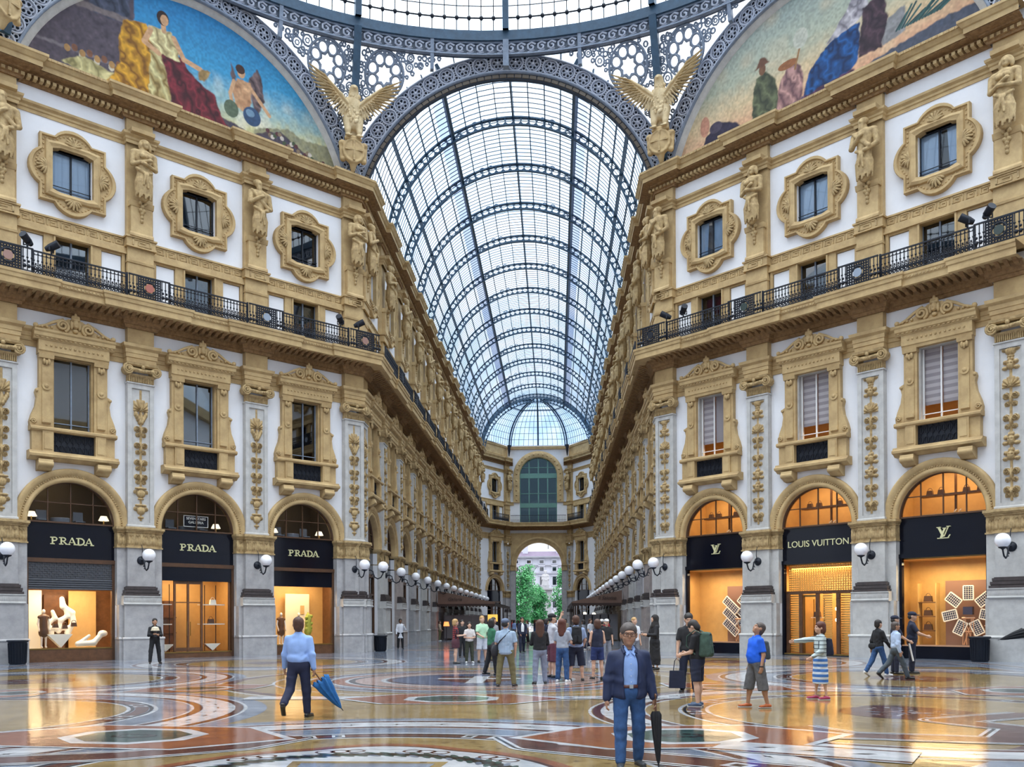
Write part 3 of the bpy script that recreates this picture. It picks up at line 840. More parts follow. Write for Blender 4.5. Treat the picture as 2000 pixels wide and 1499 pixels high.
def rail_panel(col):
    K = Kit('medallion_railing')
    m = MB(); m.box(-.96, .96, -1.16, -1.09, 18.0, 18.06); K.part('top_rail', m, iron)
    m = MB(); m.box(-.96, .96, -1.15, -1.1, 17.03, 17.07); K.part('bottom_rail', m, iron)
    for sd in (-1, 1):
      m = MB(); m.box(sd * .52 - .02, sd * .52 + .02, -1.15, -1.1, 17.03, 18.06)
      for i in range(12):
        x = -.92 + i * 1.84 / 11
        if abs(x) < .5 or x * sd < 0: continue
        m.tube([(x, -1.125, 17.05), (x, -1.125, 18.0)], .023, 5); m.ball((x, -1.125, 17.62), .05, 5); m.ball((x + .05, -1.125, 17.25), .09, 5); m.ball((x + .05, -1.125, 17.45), .06, 5)
      K.part('baluster_row', m, iron)
    m = MB()
    for i in range(9):
        for j in range(8):
            x = -.45 + i * .1125; z = 17.12 + j * .117
            if math.hypot(x, z - 17.53) < .28: continue
            m.tube([(x + .06 * math.cos(a), -1.125, z + .062 * math.sin(a)) for a in np.linspace(0, 2 * PI, 7)[:-1]], .036, 4, closed=True)
    m.tube([(.29 * math.cos(a), -1.13, 17.53 + .29 * math.sin(a)) for a in np.linspace(0, 2 * PI, 25)[:-1]], .04, 6, closed=True)
    K.part('lattice', m, iron)
    m = MB(); n = 20; m.prism([(.2 * math.cos(2 * PI * i / n), 17.53 + .2 * math.sin(2 * PI * i / n)) for i in range(n)], -1.17, -1.1)
    K.part('medallion', m, col)
    return K
RP = [rail_panel(iron), rail_panel(mat('red_enamel', (.36, .11, .08), .5)), rail_panel(mat('steel_enamel', (.25, .30, .38), .4)), rail_panel(mat('pink_enamel', (.30, .17, .14), .5)), rail_panel(mat('green_enamel', (.02, .035, .03), .4))]
# ------------------------------------------------------------------ set everything out along the walls
WN = [0]
def label_for(w, i, what):
    if w in (DL, DR): return '%s, %s bay from the arcade corner, %s' % (what, ORD[i], w.desc)
    if w in (AL, AR): return '%s, %s bay of the %s' % (what, ORD[i], w.desc)
    return '%s on the %s' % (what, w.desc)
def label_pil(w, i, what):
    if w in (DL, DR):
        return '%s at the arcade corner of the %s' % (what, w.desc) if i == 0 else '%s, %s from the arcade corner along the %s' % (what, ORD[i], w.desc)
    if w in (AL, AR): return '%s, %s from the octagon along the %s' % (what, ORD[i], w.desc)
    return '%s at the inner corner of the %s' % (what, w.desc)
def window(kit, w, c, lab, merged):
    WN[0] += 1
    o = kit.place(w.P(c), w.rz, 'window_%d' % WN[0], merged); struct(o, lab, 'window'); return o

SHOP = Kit('shopfront')
m = MB(); m.box(-1.93, 1.93, .62, .7, 4.73, 6.37); SHOP.part('fascia', m, blackpanel)
m = MB(); m.box(-1.93, 1.93, .5, .66, 4.52, 4.73); m.box(-1.93, -1.8, .52, .7, 0, 4.52); m.box(1.8, 1.93, .52, .7, 0, 4.52); m.box(-.66, -.58, .55, .7, .3, 4.52); m.box(.58, .66, .55, .7, .3, 4.52); m.box(-1.8, 1.8, .52, .7, 0, .34); m.box(-1.8, 1.8, .55, .7, 3.4, 3.5)
SHOP.part('frame', m, wood)
m = MB(); m.box(-1.8, 1.8, .62, .64, .34, 4.52); SHOP.part('pane', m, darkwin)
m = MB(); m.arcsweep([(1.85, -.75), (1.85, -.55), (1.95, -.55), (1.95, -.75)], 6.37, n=24)
for x in (-.65, .65): m.box(x - .03, x + .03, .55, .7, 6.37, 8.1)
m.box(-1.9, 1.9, .55, .7, 6.37, 6.44); m.box(-1.75, 1.75, .57, .68, 7.2, 7.25)
SHOP.part('arch_frame', m, wood)
m = MB(); n = 24; m.prism([(1.88 * math.cos(PI * i / n), 6.4 + 1.88 * math.sin(PI * i / n)) for i in range(n + 1)], .63, .645); SHOP.part('arch_pane', m, darkwin)

for w in (DL, DR, AL, AR, EL, ER):
    near = w in (DL, DR)
    for i, p in enumerate(pils(w)):
        mg = not near and i > 4
        corner = not near and w in (AL, AR) and i == 0
        uu = p
        K = PK[(i * 2 + (1 if w in (DR, AR) else 0)) % 2] if near else PK[(i + (w is AR)) % 3]
        o = K.place(w.P(uu), w.rz, 'pilaster', mg); tag(o, label_pil(w, i, 'grey pilaster with carved panel'), 'pilaster', 'pilasters of the lower storeys')
        o = UK.place(w.P(uu), w.rz, 'upper_pilaster', mg); tag(o, label_pil(w, i, 'ochre upper pilaster behind the statue'), 'pilaster', 'pilasters of the upper storey')
        o = link('caryatid_statue', CARY[(i + (w in (DR, AL))) % 2]); o.location = w.P(uu); o.rotation_euler = (0, 0, w.rz)
        tag(o, label_pil(w, i, 'ochre draped figure on a pedestal'), 'statue', 'draped figures of the upper storey')
        if w in (EL, ER): continue
        o = GL.place(w.P(uu, .0, 4.75), w.rz, 'globe_lamp'); tag(o, label_pil(w, i, 'white globe lamp on iron bracket'), 'lamp', 'globe lamps on the piers')
        if w in (DL, DR) or i > 0:
            o = RP[(3, 2, 1, 3)[i] if w is DL else (0, 4, 2, 4)[i] if w is DR else 0].place(w.P(uu), w.rz, 'medallion_railing', mg)
            tag(o, label_pil(w, i, 'iron railing panel with round medallion'), 'railing', 'balcony railing panels')
    for i, c in enumerate(bays(w)):
        mg = not near and i > 3
        kind = 'blind' if w is DR else 'dark'
        window(TW[kind], w, c, label_for(w, i, ('tall pedimented window with striped blind' if w is DR else 'tall dark pedimented window')), mg)
        window(LWC if w is DR or (w is DL and i == 2) else LW, w, c, label_for(w, i, 'square window in four lobed frame'), mg)
        window(MW, w, c, label_for(w, i, 'low window behind balcony railing'), mg)
        o = AK.place(w.P(c), w.rz, 'arch_moulding', mg); tag(o, label_for(w, i, 'ochre round arch moulding'), 'arch', 'arch mouldings of the ground floor')
        o = RB.place(w.P(c), w.rz, 'balcony_railing', mg); tag(o, label_for(w, i, 'black iron balcony railing'), 'railing', 'balcony railings')
        if not near:
            o = SHOP.place(w.P(c), w.rz, 'shopfront', mg); tag(o, label_for(w, i, 'dark wood and glass shopfront under arch'), 'shopfront', 'arcade shopfronts')

# rooms behind the walls (floors and a back wall so that glass looks into something)
def rooms(w, a, b, depth=3.2):
    mb = MB(); x0, x1 = sorted((w.sg * a, w.sg * b))
    mb.box(x0, x1, .85 + depth, 1.0 + depth, 0, 27)
    for z0, z1 in ((5.0, 5.6), (9.0, 9.4), (16.2, 16.9), (20.0, 20.6), (26, 26.9)): mb.box(x0, x1, .86, .85 + depth, z0, z1)
    o = mb.build('wall_behind_' + w.name, room); o.location = w.p0; o.rotation_euler = (0, 0, w.rz)
    struct(o, 'dim rooms behind the windows of the ' + w.desc, 'wall')
rooms(DL, 3.0, 22.); rooms(DR, 3.0, 22.); rooms(AL, 3.4, 81.); rooms(AR, 3.4, 81.)
# ------------------------------------------------------------------ end wall of the arcade: big arch to the street, tall green window above
ec = MB(); y0, y1 = .35, 2.2
AR_ = 3.6; AZ = 10.45
ec.box(-4.6, -AR_, y0, y1, 0, AZ + AR_ + .3); ec.box(AR_, 4.6, y0, y1, 0, AZ + AR_ + .3)
n = 28
for i in range(n):
    a0, a1 = PI * i / n, PI * (i + 1) / n
    ec.prism([(AR_ * math.cos(a0), AZ + AR_ * math.sin(a0)), (AR_ * math.cos(a1), AZ + AR_ * math.sin(a1)), (AR_ * math.cos(a1), AZ + AR_ + .3), (AR_ * math.cos(a0), AZ + AR_ + .3)], y0, y1)
WR, WZ = 2.9, 24.3       # tall window
ec.box(-4.6, 4.6, y0, y1, AZ + AR_ + .3, 16.9)
for s_ in (-1, 1): ec.box(*sorted((s_ * 4.2, s_ * 5.6)), .36, 1.0, 26.5, 28.9)
ec.box(-4.6, -WR, y0, 1.0, 16.9, 29.); ec.box(WR, 4.6, y0, 1.0, 16.9, 29.)
for i in range(n):
    a0, a1 = PI * i / n, PI * (i + 1) / n
    ec.prism([(WR * math.cos(a0), WZ + WR * math.sin(a0)), (WR * math.cos(a1), WZ + WR * math.sin(a1)), (WR * math.cos(a1), 29.), (WR * math.cos(a0), 29.)], y0, 1.0)
o = ec.build('wall_end', plaster); o.location = EC.P(0); o.rotation_euler = (0, 0, EC.rz); struct(o, 'white end wall of the arcade with a great arch to the street', 'wall')
# arch dressing
A = empty('street_arch', EC.P(0), EC.rz); tag(A, 'ochre stone arch framing the way out to the street', 'arch')
m = MB(); m.arcsweep([(AR_ - .04, -2.22), (AR_ - .04, -.2), (AR_ + .1, -.1), (AR_ + .35, -.1), (AR_ + .4, -.02), (AR_ + .7, .02), (AR_ + .75, -.36)], AZ, n=36); m.build('archivolt', stone, A)
for s_ in (-1, 1):
    m = MB(); a, b = sorted((s_ * AR_, s_ * (AR_ + .75))); m.box(a, b, .12, 2.2, 0, AZ - .9); m.build('jamb', grey, A)
    m = MB(); a, b = sorted((s_ * (AR_ - .06), s_ * (AR_ + .85))); m.box(a, b, .02, 2.2, AZ - .9, AZ - .1); m.box(a, b, -.1, 2.2, AZ - .12, AZ + .02); m.build('impost', stone_d, A)
    m = MB(); q_ = [(s_ * 4.38, 11.3), (s_ * 4.38, 15.4), (0, 15.4)] + [(s_ * (AR_ + .7) * math.cos(t), AZ + (AR_ + .7) * math.sin(t)) for t in np.linspace(PI / 2, .2, 14)]; m.prism(q_[::s_], .22, .4); m.build('spandrel', stone, A)
# tall green window
WN[0] += 1
G = empty('window_%d' % WN[0], EC.P(0), EC.rz); struct(G, 'tall round headed window with green frame above the street arch', 'window')
green = mat('green_paint', (.12, .25, .21), .4)
m = MB(); m.arcsweep([(WR, -.9), (WR, -.2), (WR + .08, -.1), (WR + .9, -.1), (WR + 1., -.2), (WR + 1., -.36)], WZ, n=36)
for s_ in (-1, 1):
    a, b = sorted((s_ * WR, s_ * (WR + 1.))); m.box(a, b, .1, .9, 20.2, WZ)
for i in range(15):
    a = PI * (i + .5) / 15; m.ball(((WR + .5) * math.cos(a), .1, WZ + (WR + .5) * math.sin(a)), .14, 6)
for i in range(5):
    for s_ in (-1, 1): m.ball((s_ * (WR + .5), .1, 20.6 + i * .75), .14, 6)
m.build('surround', stone, G)
m = MB()
for x in (-2.85, -1.45, 0, 1.45, 2.85):
    h = WZ + math.sqrt(max(0, WR * WR - x * x)); w_ = .09 if abs(x) < 2 else .06
    m.box(x - w_, x + w_, .55, .8, 16.95, h)
for z0, z1 in ((16.95, 17.1), (19.4, 20.1), (21.55, 21.65), (24.0, 24.75), (25.6, 25.7)): m.box(-WR, WR, .53, .82, z0, z1)
m.arcsweep([(WR - .1, -.82), (WR - .1, -.55), (WR, -.55), (WR, -.82)], WZ, n=24)
m.build('frame', green, G)
m = MB(); m.prism([(-WR, 16.95), (WR, 16.95)] + [(WR * math.cos(PI * i / 24), WZ + WR * math.sin(PI * i / 24)) for i in range(25)], .66, .68); m.build('pane', glass('dim_glass', (.16, .2, .22), .2), G)
# railing on the end balcony
for (w, a, b, lab) in ((EC, -4.3, 4.3, 'black iron railing in front of the tall green window'),):
    R = empty('balcony_railing', w.P(0), w.rz); tag(R, lab, 'railing', 'balcony railings')
    m = MB(); m.box(a, b, -1.02, -.95, 18., 18.06); m.build('top_rail', iron, R)
    m = MB(); m.box(a, b, -1.02, -.95, 17.03, 17.08); m.build('bottom_rail', iron, R)
    m = MB()
    for i in range(44):
        x = a + (b - a) * (i + .5) / 44; m.box(x - .018, x + .018, -1.0, -.97, 17.05, 18.); m.ball((x, -.985, 17.3), .07, 5)
    m.build('baluster_row', iron, R)
# attic above the end cornice
at = MB()
for w in (EL, ER):
    for (u0, u1, n0, z0, z1) in ((0, cl, -.2, 27.0, 28.9), (0, cl, -.1, 28.6, 28.95), (.6, cl - 1.2, -.14, 27.3, 28.4)):
        vs = [w.P(u, n_, z) for z in (z0, z1) for n_ in (-1.0, n0) for u in (u0, u1)]
        at.add(vs, [(0, 2, 3, 1), (4, 5, 7, 6), (0, 1, 5, 4), (2, 6, 7, 3), (0, 4, 6, 2), (1, 3, 7, 5)])
vs = [EC.P(u, n_, z) for z in (28.5, 28.95) for n_ in (-1., -.1) for u in (-4.6, 4.6)]
at.add(vs, [(0, 2, 3, 1), (4, 5, 7, 6), (0, 1, 5, 4), (2, 6, 7, 3), (0, 4, 6, 2), (1, 3, 7, 5)])
struct(at.build('trim_40', stone), 'ochre attic band under the glazed half dome at the end', 'moulding')

# ------------------------------------------------------------------ glass barrel vault
V = empty('ceiling_vault', (0, 0, 0)); struct(V, 'blue iron and glass barrel vault over the arcade', 'ceiling')
VC, VR = 26.45, 8.46
A0 = math.asin((26.95 - VC) / VR)
def va(t): return A0 + (PI - 2 * A0) * t
Y0, Y1 = -.9, 81.4
TH = 12
def vpt(a, y, r=VR): return (r * math.cos(a), y, VC + r * math.sin(a))
# bays of panes
ribs_y = [.0] + [p + .9 for p in AP[1:-1]] + [78.6, 81.4]
m = MB(); NA = 32
for i in range(NA):
    a, b = va(i / NA), va((i + 1) / NA)
    m.add([vpt(a, Y0), vpt(b, Y0), vpt(b, Y1), vpt(a, Y1)], [(0, 1, 2, 3)])
m.build('glazing', roofglass, V)
# fine glazing bars: hoops
m = MB()
for k in range(len(ribs_y) - 1):
    y0, y1 = ribs_y[k], ribs_y[k + 1]
    for j in range(1, 12):
        y = y0 + (y1 - y0) * j / 12; nseg = 26
        pts = [vpt(va(i / nseg), y, VR - .03) for i in range(nseg + 1)]
        vs = []
        for i in range(nseg + 1):
            a = va(i / nseg)
            for r in (VR - .035, VR): 
                for dy in (-.024, .024): vs.append(vpt(a, y + dy, r))
        m.add(vs, [(i * 4 + q, i * 4 + q2, i * 4 + 4 + q2, i * 4 + 4 + q) for i in range(nseg) for q, q2 in ((0, 1), (1, 3), (3, 2), (2, 0))])
m.build('glazing_bars', blueiron, V)
# lengthwise purlins
m = MB()
for i in range(1, 24):
    a = va(i / 24); s = .028
    if i in (8, 16, 4, 20, 12): continue
    r = VR - .1; c, d = math.cos(a), math.sin(a)
    vs = []
    for y in (Y0, Y1):
        for rr in (VR - .12, VR):
            for t in (-s, s): vs.append((rr * c - t * d, y, VC + rr * d + t * c))
    m.add(vs, [(0, 1, 3, 2), (4, 6, 7, 5), (0, 4, 5, 1), (2, 3, 7, 6), (0, 2, 6, 4), (1, 5, 7, 3)])
m.build('purlin', blueiron, V)
for i, s, dep in ((4, .06, .22), (8, .10, .4), (12, .05, .2), (16, .10, .4), (20, .06, .22)):
    m = MB(); a = va(i / 24); c, d = math.cos(a), math.sin(a); vs = []
    for y in (Y0, Y1):
        for rr in (VR - dep, VR + .02):
            for t in (-s, s): vs.append((rr * c - t * d, y, VC + rr * d + t * c))
    m.add(vs, [(0, 1, 3, 2), (4, 6, 7, 5), (0, 4, 5, 1), (2, 3, 7, 6), (0, 2, 6, 4), (1, 5, 7, 3)])
    m.build('main_purlin', blueiron, V)
# grey walkway strips beside the main purlins
for i0, i1 in ((7.25, 8), (16, 16.75)):
    m = MB(); a, b = va(i0 / 24), va(i1 / 24)
    m.add([vpt(a, .6, VR - .03), vpt(b, .6, VR - .03), vpt(b, Y1, VR - .03), vpt(a, Y1, VR - .03)], [(0, 1, 2, 3)])
    m.build('walkway_strip', glass('frosted_strip', (.50, .51, .60), .05, .3), V)
# open-web arch ribs
rib = MB(); n = 48
def hoop(mb, r0, r1, dy, n=48, t0=0., t1=1.):
    vs = []
    for i in range(n + 1):
        a = va(t0 + (t1 - t0) * i / n)
        for r in (r0, r1):
            for q in (-dy, dy): vs.append((r * math.cos(a), q, VC + r * math.sin(a)))
    mb.add(vs, [(i * 4 + q, i * 4 + q2, i * 4 + 4 + q2, i * 4 + 4 + q) for i in range(n) for q, q2 in ((0, 1), (1, 3), (3, 2), (2, 0))])
RD = .62
hoop(rib, VR - .12, VR - .02, .09); hoop(rib, VR - RD, VR - RD + .1, .09)
for i in range(49):
    a = va(i / 48); c, d = math.cos(a), math.sin(a); s = .035
    vs = []
    for q in (-.05, .05):
        for rr in (VR - RD + .08, VR - .1):
            for t in (-s, s): vs.append((rr * c - t * d, q, VC + rr * d + t * c))
    rib.add(vs, [(0, 1, 3, 2), (4, 6, 7, 5), (0, 4, 5, 1), (2, 3, 7, 6), (0, 2, 6, 4), (1, 5, 7, 3)])
    for rr, k in ((VR - RD + .12, 1), (VR - .14, -1)):     # little corner brackets of the openings
        for t in (-1, 1):
            w_ = .13
            p0 = (rr * c - t * s * d, VC + rr * d + t * s * c); p1 = ((rr + k * w_) * c - t * s * d, VC + (rr + k * w_) * d + t * s * c); p2 = (rr * c - t * (s + w_) * d, VC + rr * d + t * (s + w_) * c)
            vs = [(p[0], q, p[1]) for q in (-.03, .03) for p in (p0, p1, p2)]
            rib.add(vs, [(0, 1, 2), (5, 4, 3), (0, 3, 4, 1), (1, 4, 5, 2), (2, 5, 3, 0)])
rme = rib.mesh('arch_rib', blueiron)
for y in ribs_y[1:]:
    o = link('arch_rib', rme, V); o.location = (0, y, 0)
# cusped tracery brackets in the crown of each bay, seen as a pale half ring between the main purlins
tr = MB(); a8, a16 = va(8 / 24), va(16 / 24); hw = VR * math.cos(a8)
zc = VC + VR * math.sin(a8)
tr.tube([(hw * .97 * math.cos(t), 0, zc - .25 + 1.75 * math.sin(t) * .82) for t in np.linspace(.05, PI - .05, 25)], .06, 5)
for s_ in (-1, 1):
    for (x, z, r) in ((.80, .42, .26), (.88, .02, .15), (.62, .86, .2), (.47, 1.08, .13)):
        tr.tube([(s_ * (hw * x) + r * math.cos(t), 0, zc + z + r * math.sin(t) * .9) for t in np.linspace(0, 5.4, 12)], .05, 4)
    tr.tube([(s_ * hw * .97, 0, zc - .2), (s_ * hw * .97, 0, zc + .5)], .04, 4)
tme = tr.mesh('crown_tracery', greyiron)
for y in ribs_y[1:-1]:
    o = link('crown_tracery', tme, V); o.location = (0, y + .35, -.12)
# ridge ventilator: low gabled glass monitor on the crown
m = MB()
for s_ in (-1, 1):
    xa = VR * math.cos(va(8 / 24)); 
m.tube([(0, Y0, VC + VR + .12), (0, Y1, VC + VR + .12)], .09, 5); m.build('ridge_bar', blueiron, V)
# glazed half dome closing the vault
H = empty('ceiling_half_dome', (0, 0, 0)); struct(H, 'glazed half dome on radiating iron ribs closing the arcade vault', 'ceiling')
P5 = [Vector((-8.3, 81.4)), Vector((-4.5, YE - .3)), Vector((4.5, YE - .3)), Vector((8.3, 81.4))]
apex = Vector((0, 81.4)); zb, zt = 28.95, VC + VR
def hd(p, t):      # from the wall point p up to the apex
    q = p + (apex - p) * (1 - math.cos(t * PI / 2)); return (q.x, q.y, zb + (zt - zb) * math.sin(t * PI / 2))
m = MB(); NS = 10; gb = MB()
for a, b in zip(P5, P5[1:]):
    for i in range(NS):
        m.add([hd(a, i / NS), hd(b, i / NS), hd(b, (i + 1) / NS), hd(a, (i + 1) / NS)], [(0, 1, 2, 3)])
        gb.tube([hd(a, i / NS), hd(b, i / NS)], .035, 4)
    for j in range(1, 12):
        p = a + (b - a) * j / 12; gb.tube([hd(p, i / NS) for i in range(NS)], .03, 4)
m.build('glazing', glass('half_dome_glass', (.66, .78, .90), .05, .1, frost=(.3, (.42, .58, .78))), H); gb.build('glazing_bars', blueiron, H)
for p in (P5[1], Vector((0, YE - .3)), P5[2]):
    m = MB(); m.tube([hd(p, i / 14) for i in range(14)], .13, 6); 
    if p.x: m.tube([(hd(p + (apex - p) * .07, i / 14)[0], hd(p + (apex - p) * .07, i / 14)[1], hd(p, i / 14)[2] - .25) for i in range(14)], .09, 6)
    m.build('rib', blueiron, H)
m = MB(); m.tube([hd(p, .62) for p in P5], .09, 6); m.build('ring_purlin', blueiron, H)
for p in (P5[1], P5[2]):
    m = MB(); m.tube([(p.x, p.y - .2, 29), (p.x, p.y - .25, 28.2), (p.x, p.y - .1, 27.3)], [.3, .2, .05], 6); m.build('rib_foot', iron, H)
# ------------------------------------------------------------------ octagon crossing: arches, lattice spandrels, dome
OC = Vector((0, -22.95)); APO, RR, ZB, ZR = 21.9, 21.2, 27.3, 34.4
RIO = 8.85; ROO = 9.85; ACZ = 24.3
arch_dark = mat('slate_blue_iron', (.028, .045, .075), .5, .3, 4)
# flower roundel used along the cast iron arches
m = MB()
m.tube([(.43 * math.cos(a), 0, .43 * math.sin(a)) for a in np.linspace(0, 2 * PI, 25)[:-1]], .055, 5, closed=True)
m.tube([(.36 * math.cos(a), .02, .36 * math.sin(a)) for a in np.linspace(0, 2 * PI, 21)[:-1]], .02, 4, closed=True)
for k in range(6):
    b = k * PI / 3 + PI / 6
    m.tube([(.21 * math.cos(b) + .115 * math.cos(a), 0, .21 * math.sin(b) + .115 * math.sin(a)) for a in np.linspace(0, 2 * PI, 12)[:-1]], .042, 4, closed=True)
m.ball((0, 0, 0), .09, 8)
ROS = m.mesh('flower_roundel', paleiron)
def iron_arch(w, uc, n, lab, a_lim, depth=.0):
    """cast iron arch with flower roundels; local frame of wall w, centre at u=uc, plane at offset n"""
    o = empty('iron_arch', w.P(uc, n), w.rz); tag(o, lab, 'arch')
    a0, a1 = a_lim, PI - a_lim
    m = MB(); m.arcsweep([(RIO + .02, -.1), (RIO + .02, -.02), (ROO - .02, -.02), (ROO - .02, -.1)], ACZ, a0, a1, 48); m.build('web', arch_dark, o)
    m = MB(); m.arcsweep([(RIO - .05, -.25), (RIO - .05, .1), (RIO + .08, .1), (RIO + .08, -.02)], ACZ, a0, a1, 48); m.build('inner_rim', greyiron, o)
    m = MB(); m.arcsweep([(ROO - .08, -.02), (ROO - .08, .1), (ROO + .05, .1), (ROO + .05, -.25)], ACZ, a0, a1, 48); m.build('outer_rim', greyiron, o)
    k = int((a1 - a0) * 9.35 / 1.0); R = (RIO + ROO) / 2
    sm = MB()
    for i in range(k):
        a = a0 + (a1 - a0) * (i + .5) / k
        q = link('flower_roundel', ROS, o); q.location = (R * math.cos(a), -.05, ACZ + R * math.sin(a)); q.rotation_euler = (0, -a, 0)
        b = a0 + (a1 - a0) * i / k
        for rr, r_ in ((R - .3, .11), (R, .07), (R + .3, .11)):
            c = (rr * math.cos(b), ACZ + rr * math.sin(b))
            sm.tube([(c[0] + r_ * math.cos(t), -.05, c[1] + r_ * math.sin(t)) for t in np.linspace(0, 2 * PI, 9)[:-1]], .036, 4, closed=True)
    sm.build('scroll_infill', paleiron, o)
    return o
MO = Wall('mouth', (0, -1.05), (1, 0), 'arcade mouth').setn((0, -1))
a_l = math.asin((27.0 - ACZ) / ROO)
iron_arch(MO, 0, 0, 'pierced grey iron arch with flower roundels over the arcade mouth', a_l)
o = iron_arch(DL, 11.03, -.05, 'pierced grey iron arch with roundels framing the left painted lunette', a_l)
o = iron_arch(DR, 11.03, -.05, 'pierced grey iron arch with roundels framing the right painted lunette', a_l)
# fretted band inside the mouth arch and its glazed lip
m = MB(); m.arcsweep([(RIO - .34, -.3), (RIO - .34, -.1), (RIO - .04, -.06), (RIO - .04, -.3)], ACZ, a_l, PI - a_l, 48, 0)
k = 52
for i in range(k):
    a = a_l + (PI - 2 * a_l) * (i + .5) / k
    c, d = math.cos(a), math.sin(a)
    for (rr, w_, h_) in ((RIO - .19, .19, .09),):
        P4 = [((rr + y) * c - x * d, ACZ + (rr + y) * d + x * c) for x, y in ((-w_, -h_), (w_, -h_), (w_, h_), (-w_, h_))]
        m.prism(P4, .02, .1, 1)
fb = m.build('trim_41', [arch_dark, mat('bronze_fret', (.16, .13, .10), .6)]); fb.location = MO.P(0); fb.rotation_euler = (0, 0, MO.rz)
struct(fb, 'bronze fretted band under the iron arch of the arcade mouth', 'moulding')

# pendentive surface
def pend(phi, z):
    q = (phi + PI / 8) % (PI / 4) - PI / 8
    rho = min(APO / math.cos(q), 23.4)
    t = (z - ZB) / (ZR - ZB); r = rho + (RR - rho) * t - .02
    return (OC.x + r * math.sin(phi), OC.y + r * math.cos(phi), z)
def zarch(phi):
    q = (phi + PI / 8) % (PI / 4) - PI / 8
    x = APO * math.tan(q); return ACZ + math.sqrt(max(0, ROO ** 2 - x * x))
DO = empty('ceiling_dome', (0, 0, 0)); struct(DO, 'glazed dome with blue iron ribs over the octagon', 'ceiling')
NP = 96
def ringband(r0, r1, z0, z1, mats, name, d=.0):
    mb = MB(); vs = []
    for i in range(NP):
        p = 2 * PI * i / NP
        for r, z in ((r0, z0), (r1, z0), (r1, z1), (r0, z1)): vs.append((OC.x + r * math.sin(p), OC.y + r * math.cos(p), z))
    mb.add(vs, [(i * 4 + j, i * 4 + (j + 1) % 4, ((i + 1) % NP) * 4 + (j + 1) % 4, ((i + 1) % NP) * 4 + j) for i in range(NP) for j in range(4)])
    return mb.build(name, mats, DO)
ringband(RR - .25, RR + .3, 34.4, 34.95, blueiron, 'ring_beam')
ringband(RR - .05, RR + .3, 33.7, 34.4, arch_dark, 'frieze_band')
ringband(RR - .12, RR + .1, 34.3, 34.4, greyiron, 'frieze_moulding'); ringband(RR - .12, RR + .1, 33.66, 33.74, greyiron, 'frieze_moulding')
# running scroll along the frieze (front half)
m = MB(); k = 116
for i in range(k):
    p = -PI / 2 + PI * (i + .5) / k
    pts = []
    for t in np.linspace(0, 1, 9):
        r_ = .29 - .23 * t; a = t * 8 + .5
        dp = r_ * math.cos(a) / RR; z = 34.02 + r_ * math.sin(a)
        pts.append((OC.x + (RR - .08) * math.sin(p + dp), OC.y + (RR - .08) * math.cos(p + dp), z))
    m.tube(pts, .07, 4)
    pts = [(OC.x + (RR - .08) * math.sin(p + a / RR), OC.y + (RR - .08) * math.cos(p + a / RR), 33.8 + .03 * math.sin(a * 9)) for a in (-.2, 0, .2)]
    m.tube(pts, .03, 4)
m.build('running_scroll', paleiron, DO)
# dome glass, ribs and bars
HD = 15.
def dpt(p, t, dr=0): 
    r = (RR - dr) * math.cos(t); return (OC.x + r * math.sin(p), OC.y + r * math.cos(p), 34.9 + (HD - dr) * math.sin(t))
m = MB(); nt_ = 10
for i in range(48):
    for j in range(nt_):
        a, b = 2 * PI * i / 48, 2 * PI * (i + 1) / 48; t0, t1 = j * 1.45 / nt_, (j + 1) * 1.45 / nt_
        m.add([dpt(a, t0), dpt(b, t0), dpt(b, t1), dpt(a, t1)], [(0, 1, 2, 3)])
m.build('glazing', glass('dome_glass', (.93, .97, 1.), .04, .1, frost=(.25, (.80, .90, .97))), DO)
for i in range(16):
    p = i * PI / 8; m = MB()
    s = .17 / RR
    L = [[dpt(p + q * s, t, dr) for q, dr in ((-1, 0), (1, 0), (1, .5), (-1, .5))] for t in np.linspace(0, 1.4, 12)]
    vs = [v for l in L for v in l]
    m.add(vs, [(i * 4 + j, i * 4 + (j + 1) % 4, i * 4 + 4 + (j + 1) % 4, i * 4 + 4 + j) for i in range(11) for j in range(4)])
    m.build('dome_rib', blueiron, DO)
m = MB()
for i in range(192):
    if i % 12 == 0: continue
    p = 2 * PI * i / 192; m.tube([dpt(p, t, .03) for t in np.linspace(0, 1.3, 9)], .035, 3)
for j in range(1, 14):
    t = j * .1; m.tube([dpt(2 * PI * i / 96, t, .03) for i in range(96)], .03, 3, closed=True)
m.tube([dpt(2 * PI * i / 192, .055, .1) for i in range(192)], .05, 4, closed=True)
for i in range(192): m.ball(dpt(2 * PI * i / 192, .055, .1), .13, 5)
m.build('glazing_bars', iron, DO)
m = MB(); m.lathe([(.1, 0), (2.6, 0), (2.6, 1.), (.1, 2.)], OC.x, OC.y, 24); o = m.build('lantern', blueiron, DO); o.location = (0, 0, 34.9 + HD - .4)

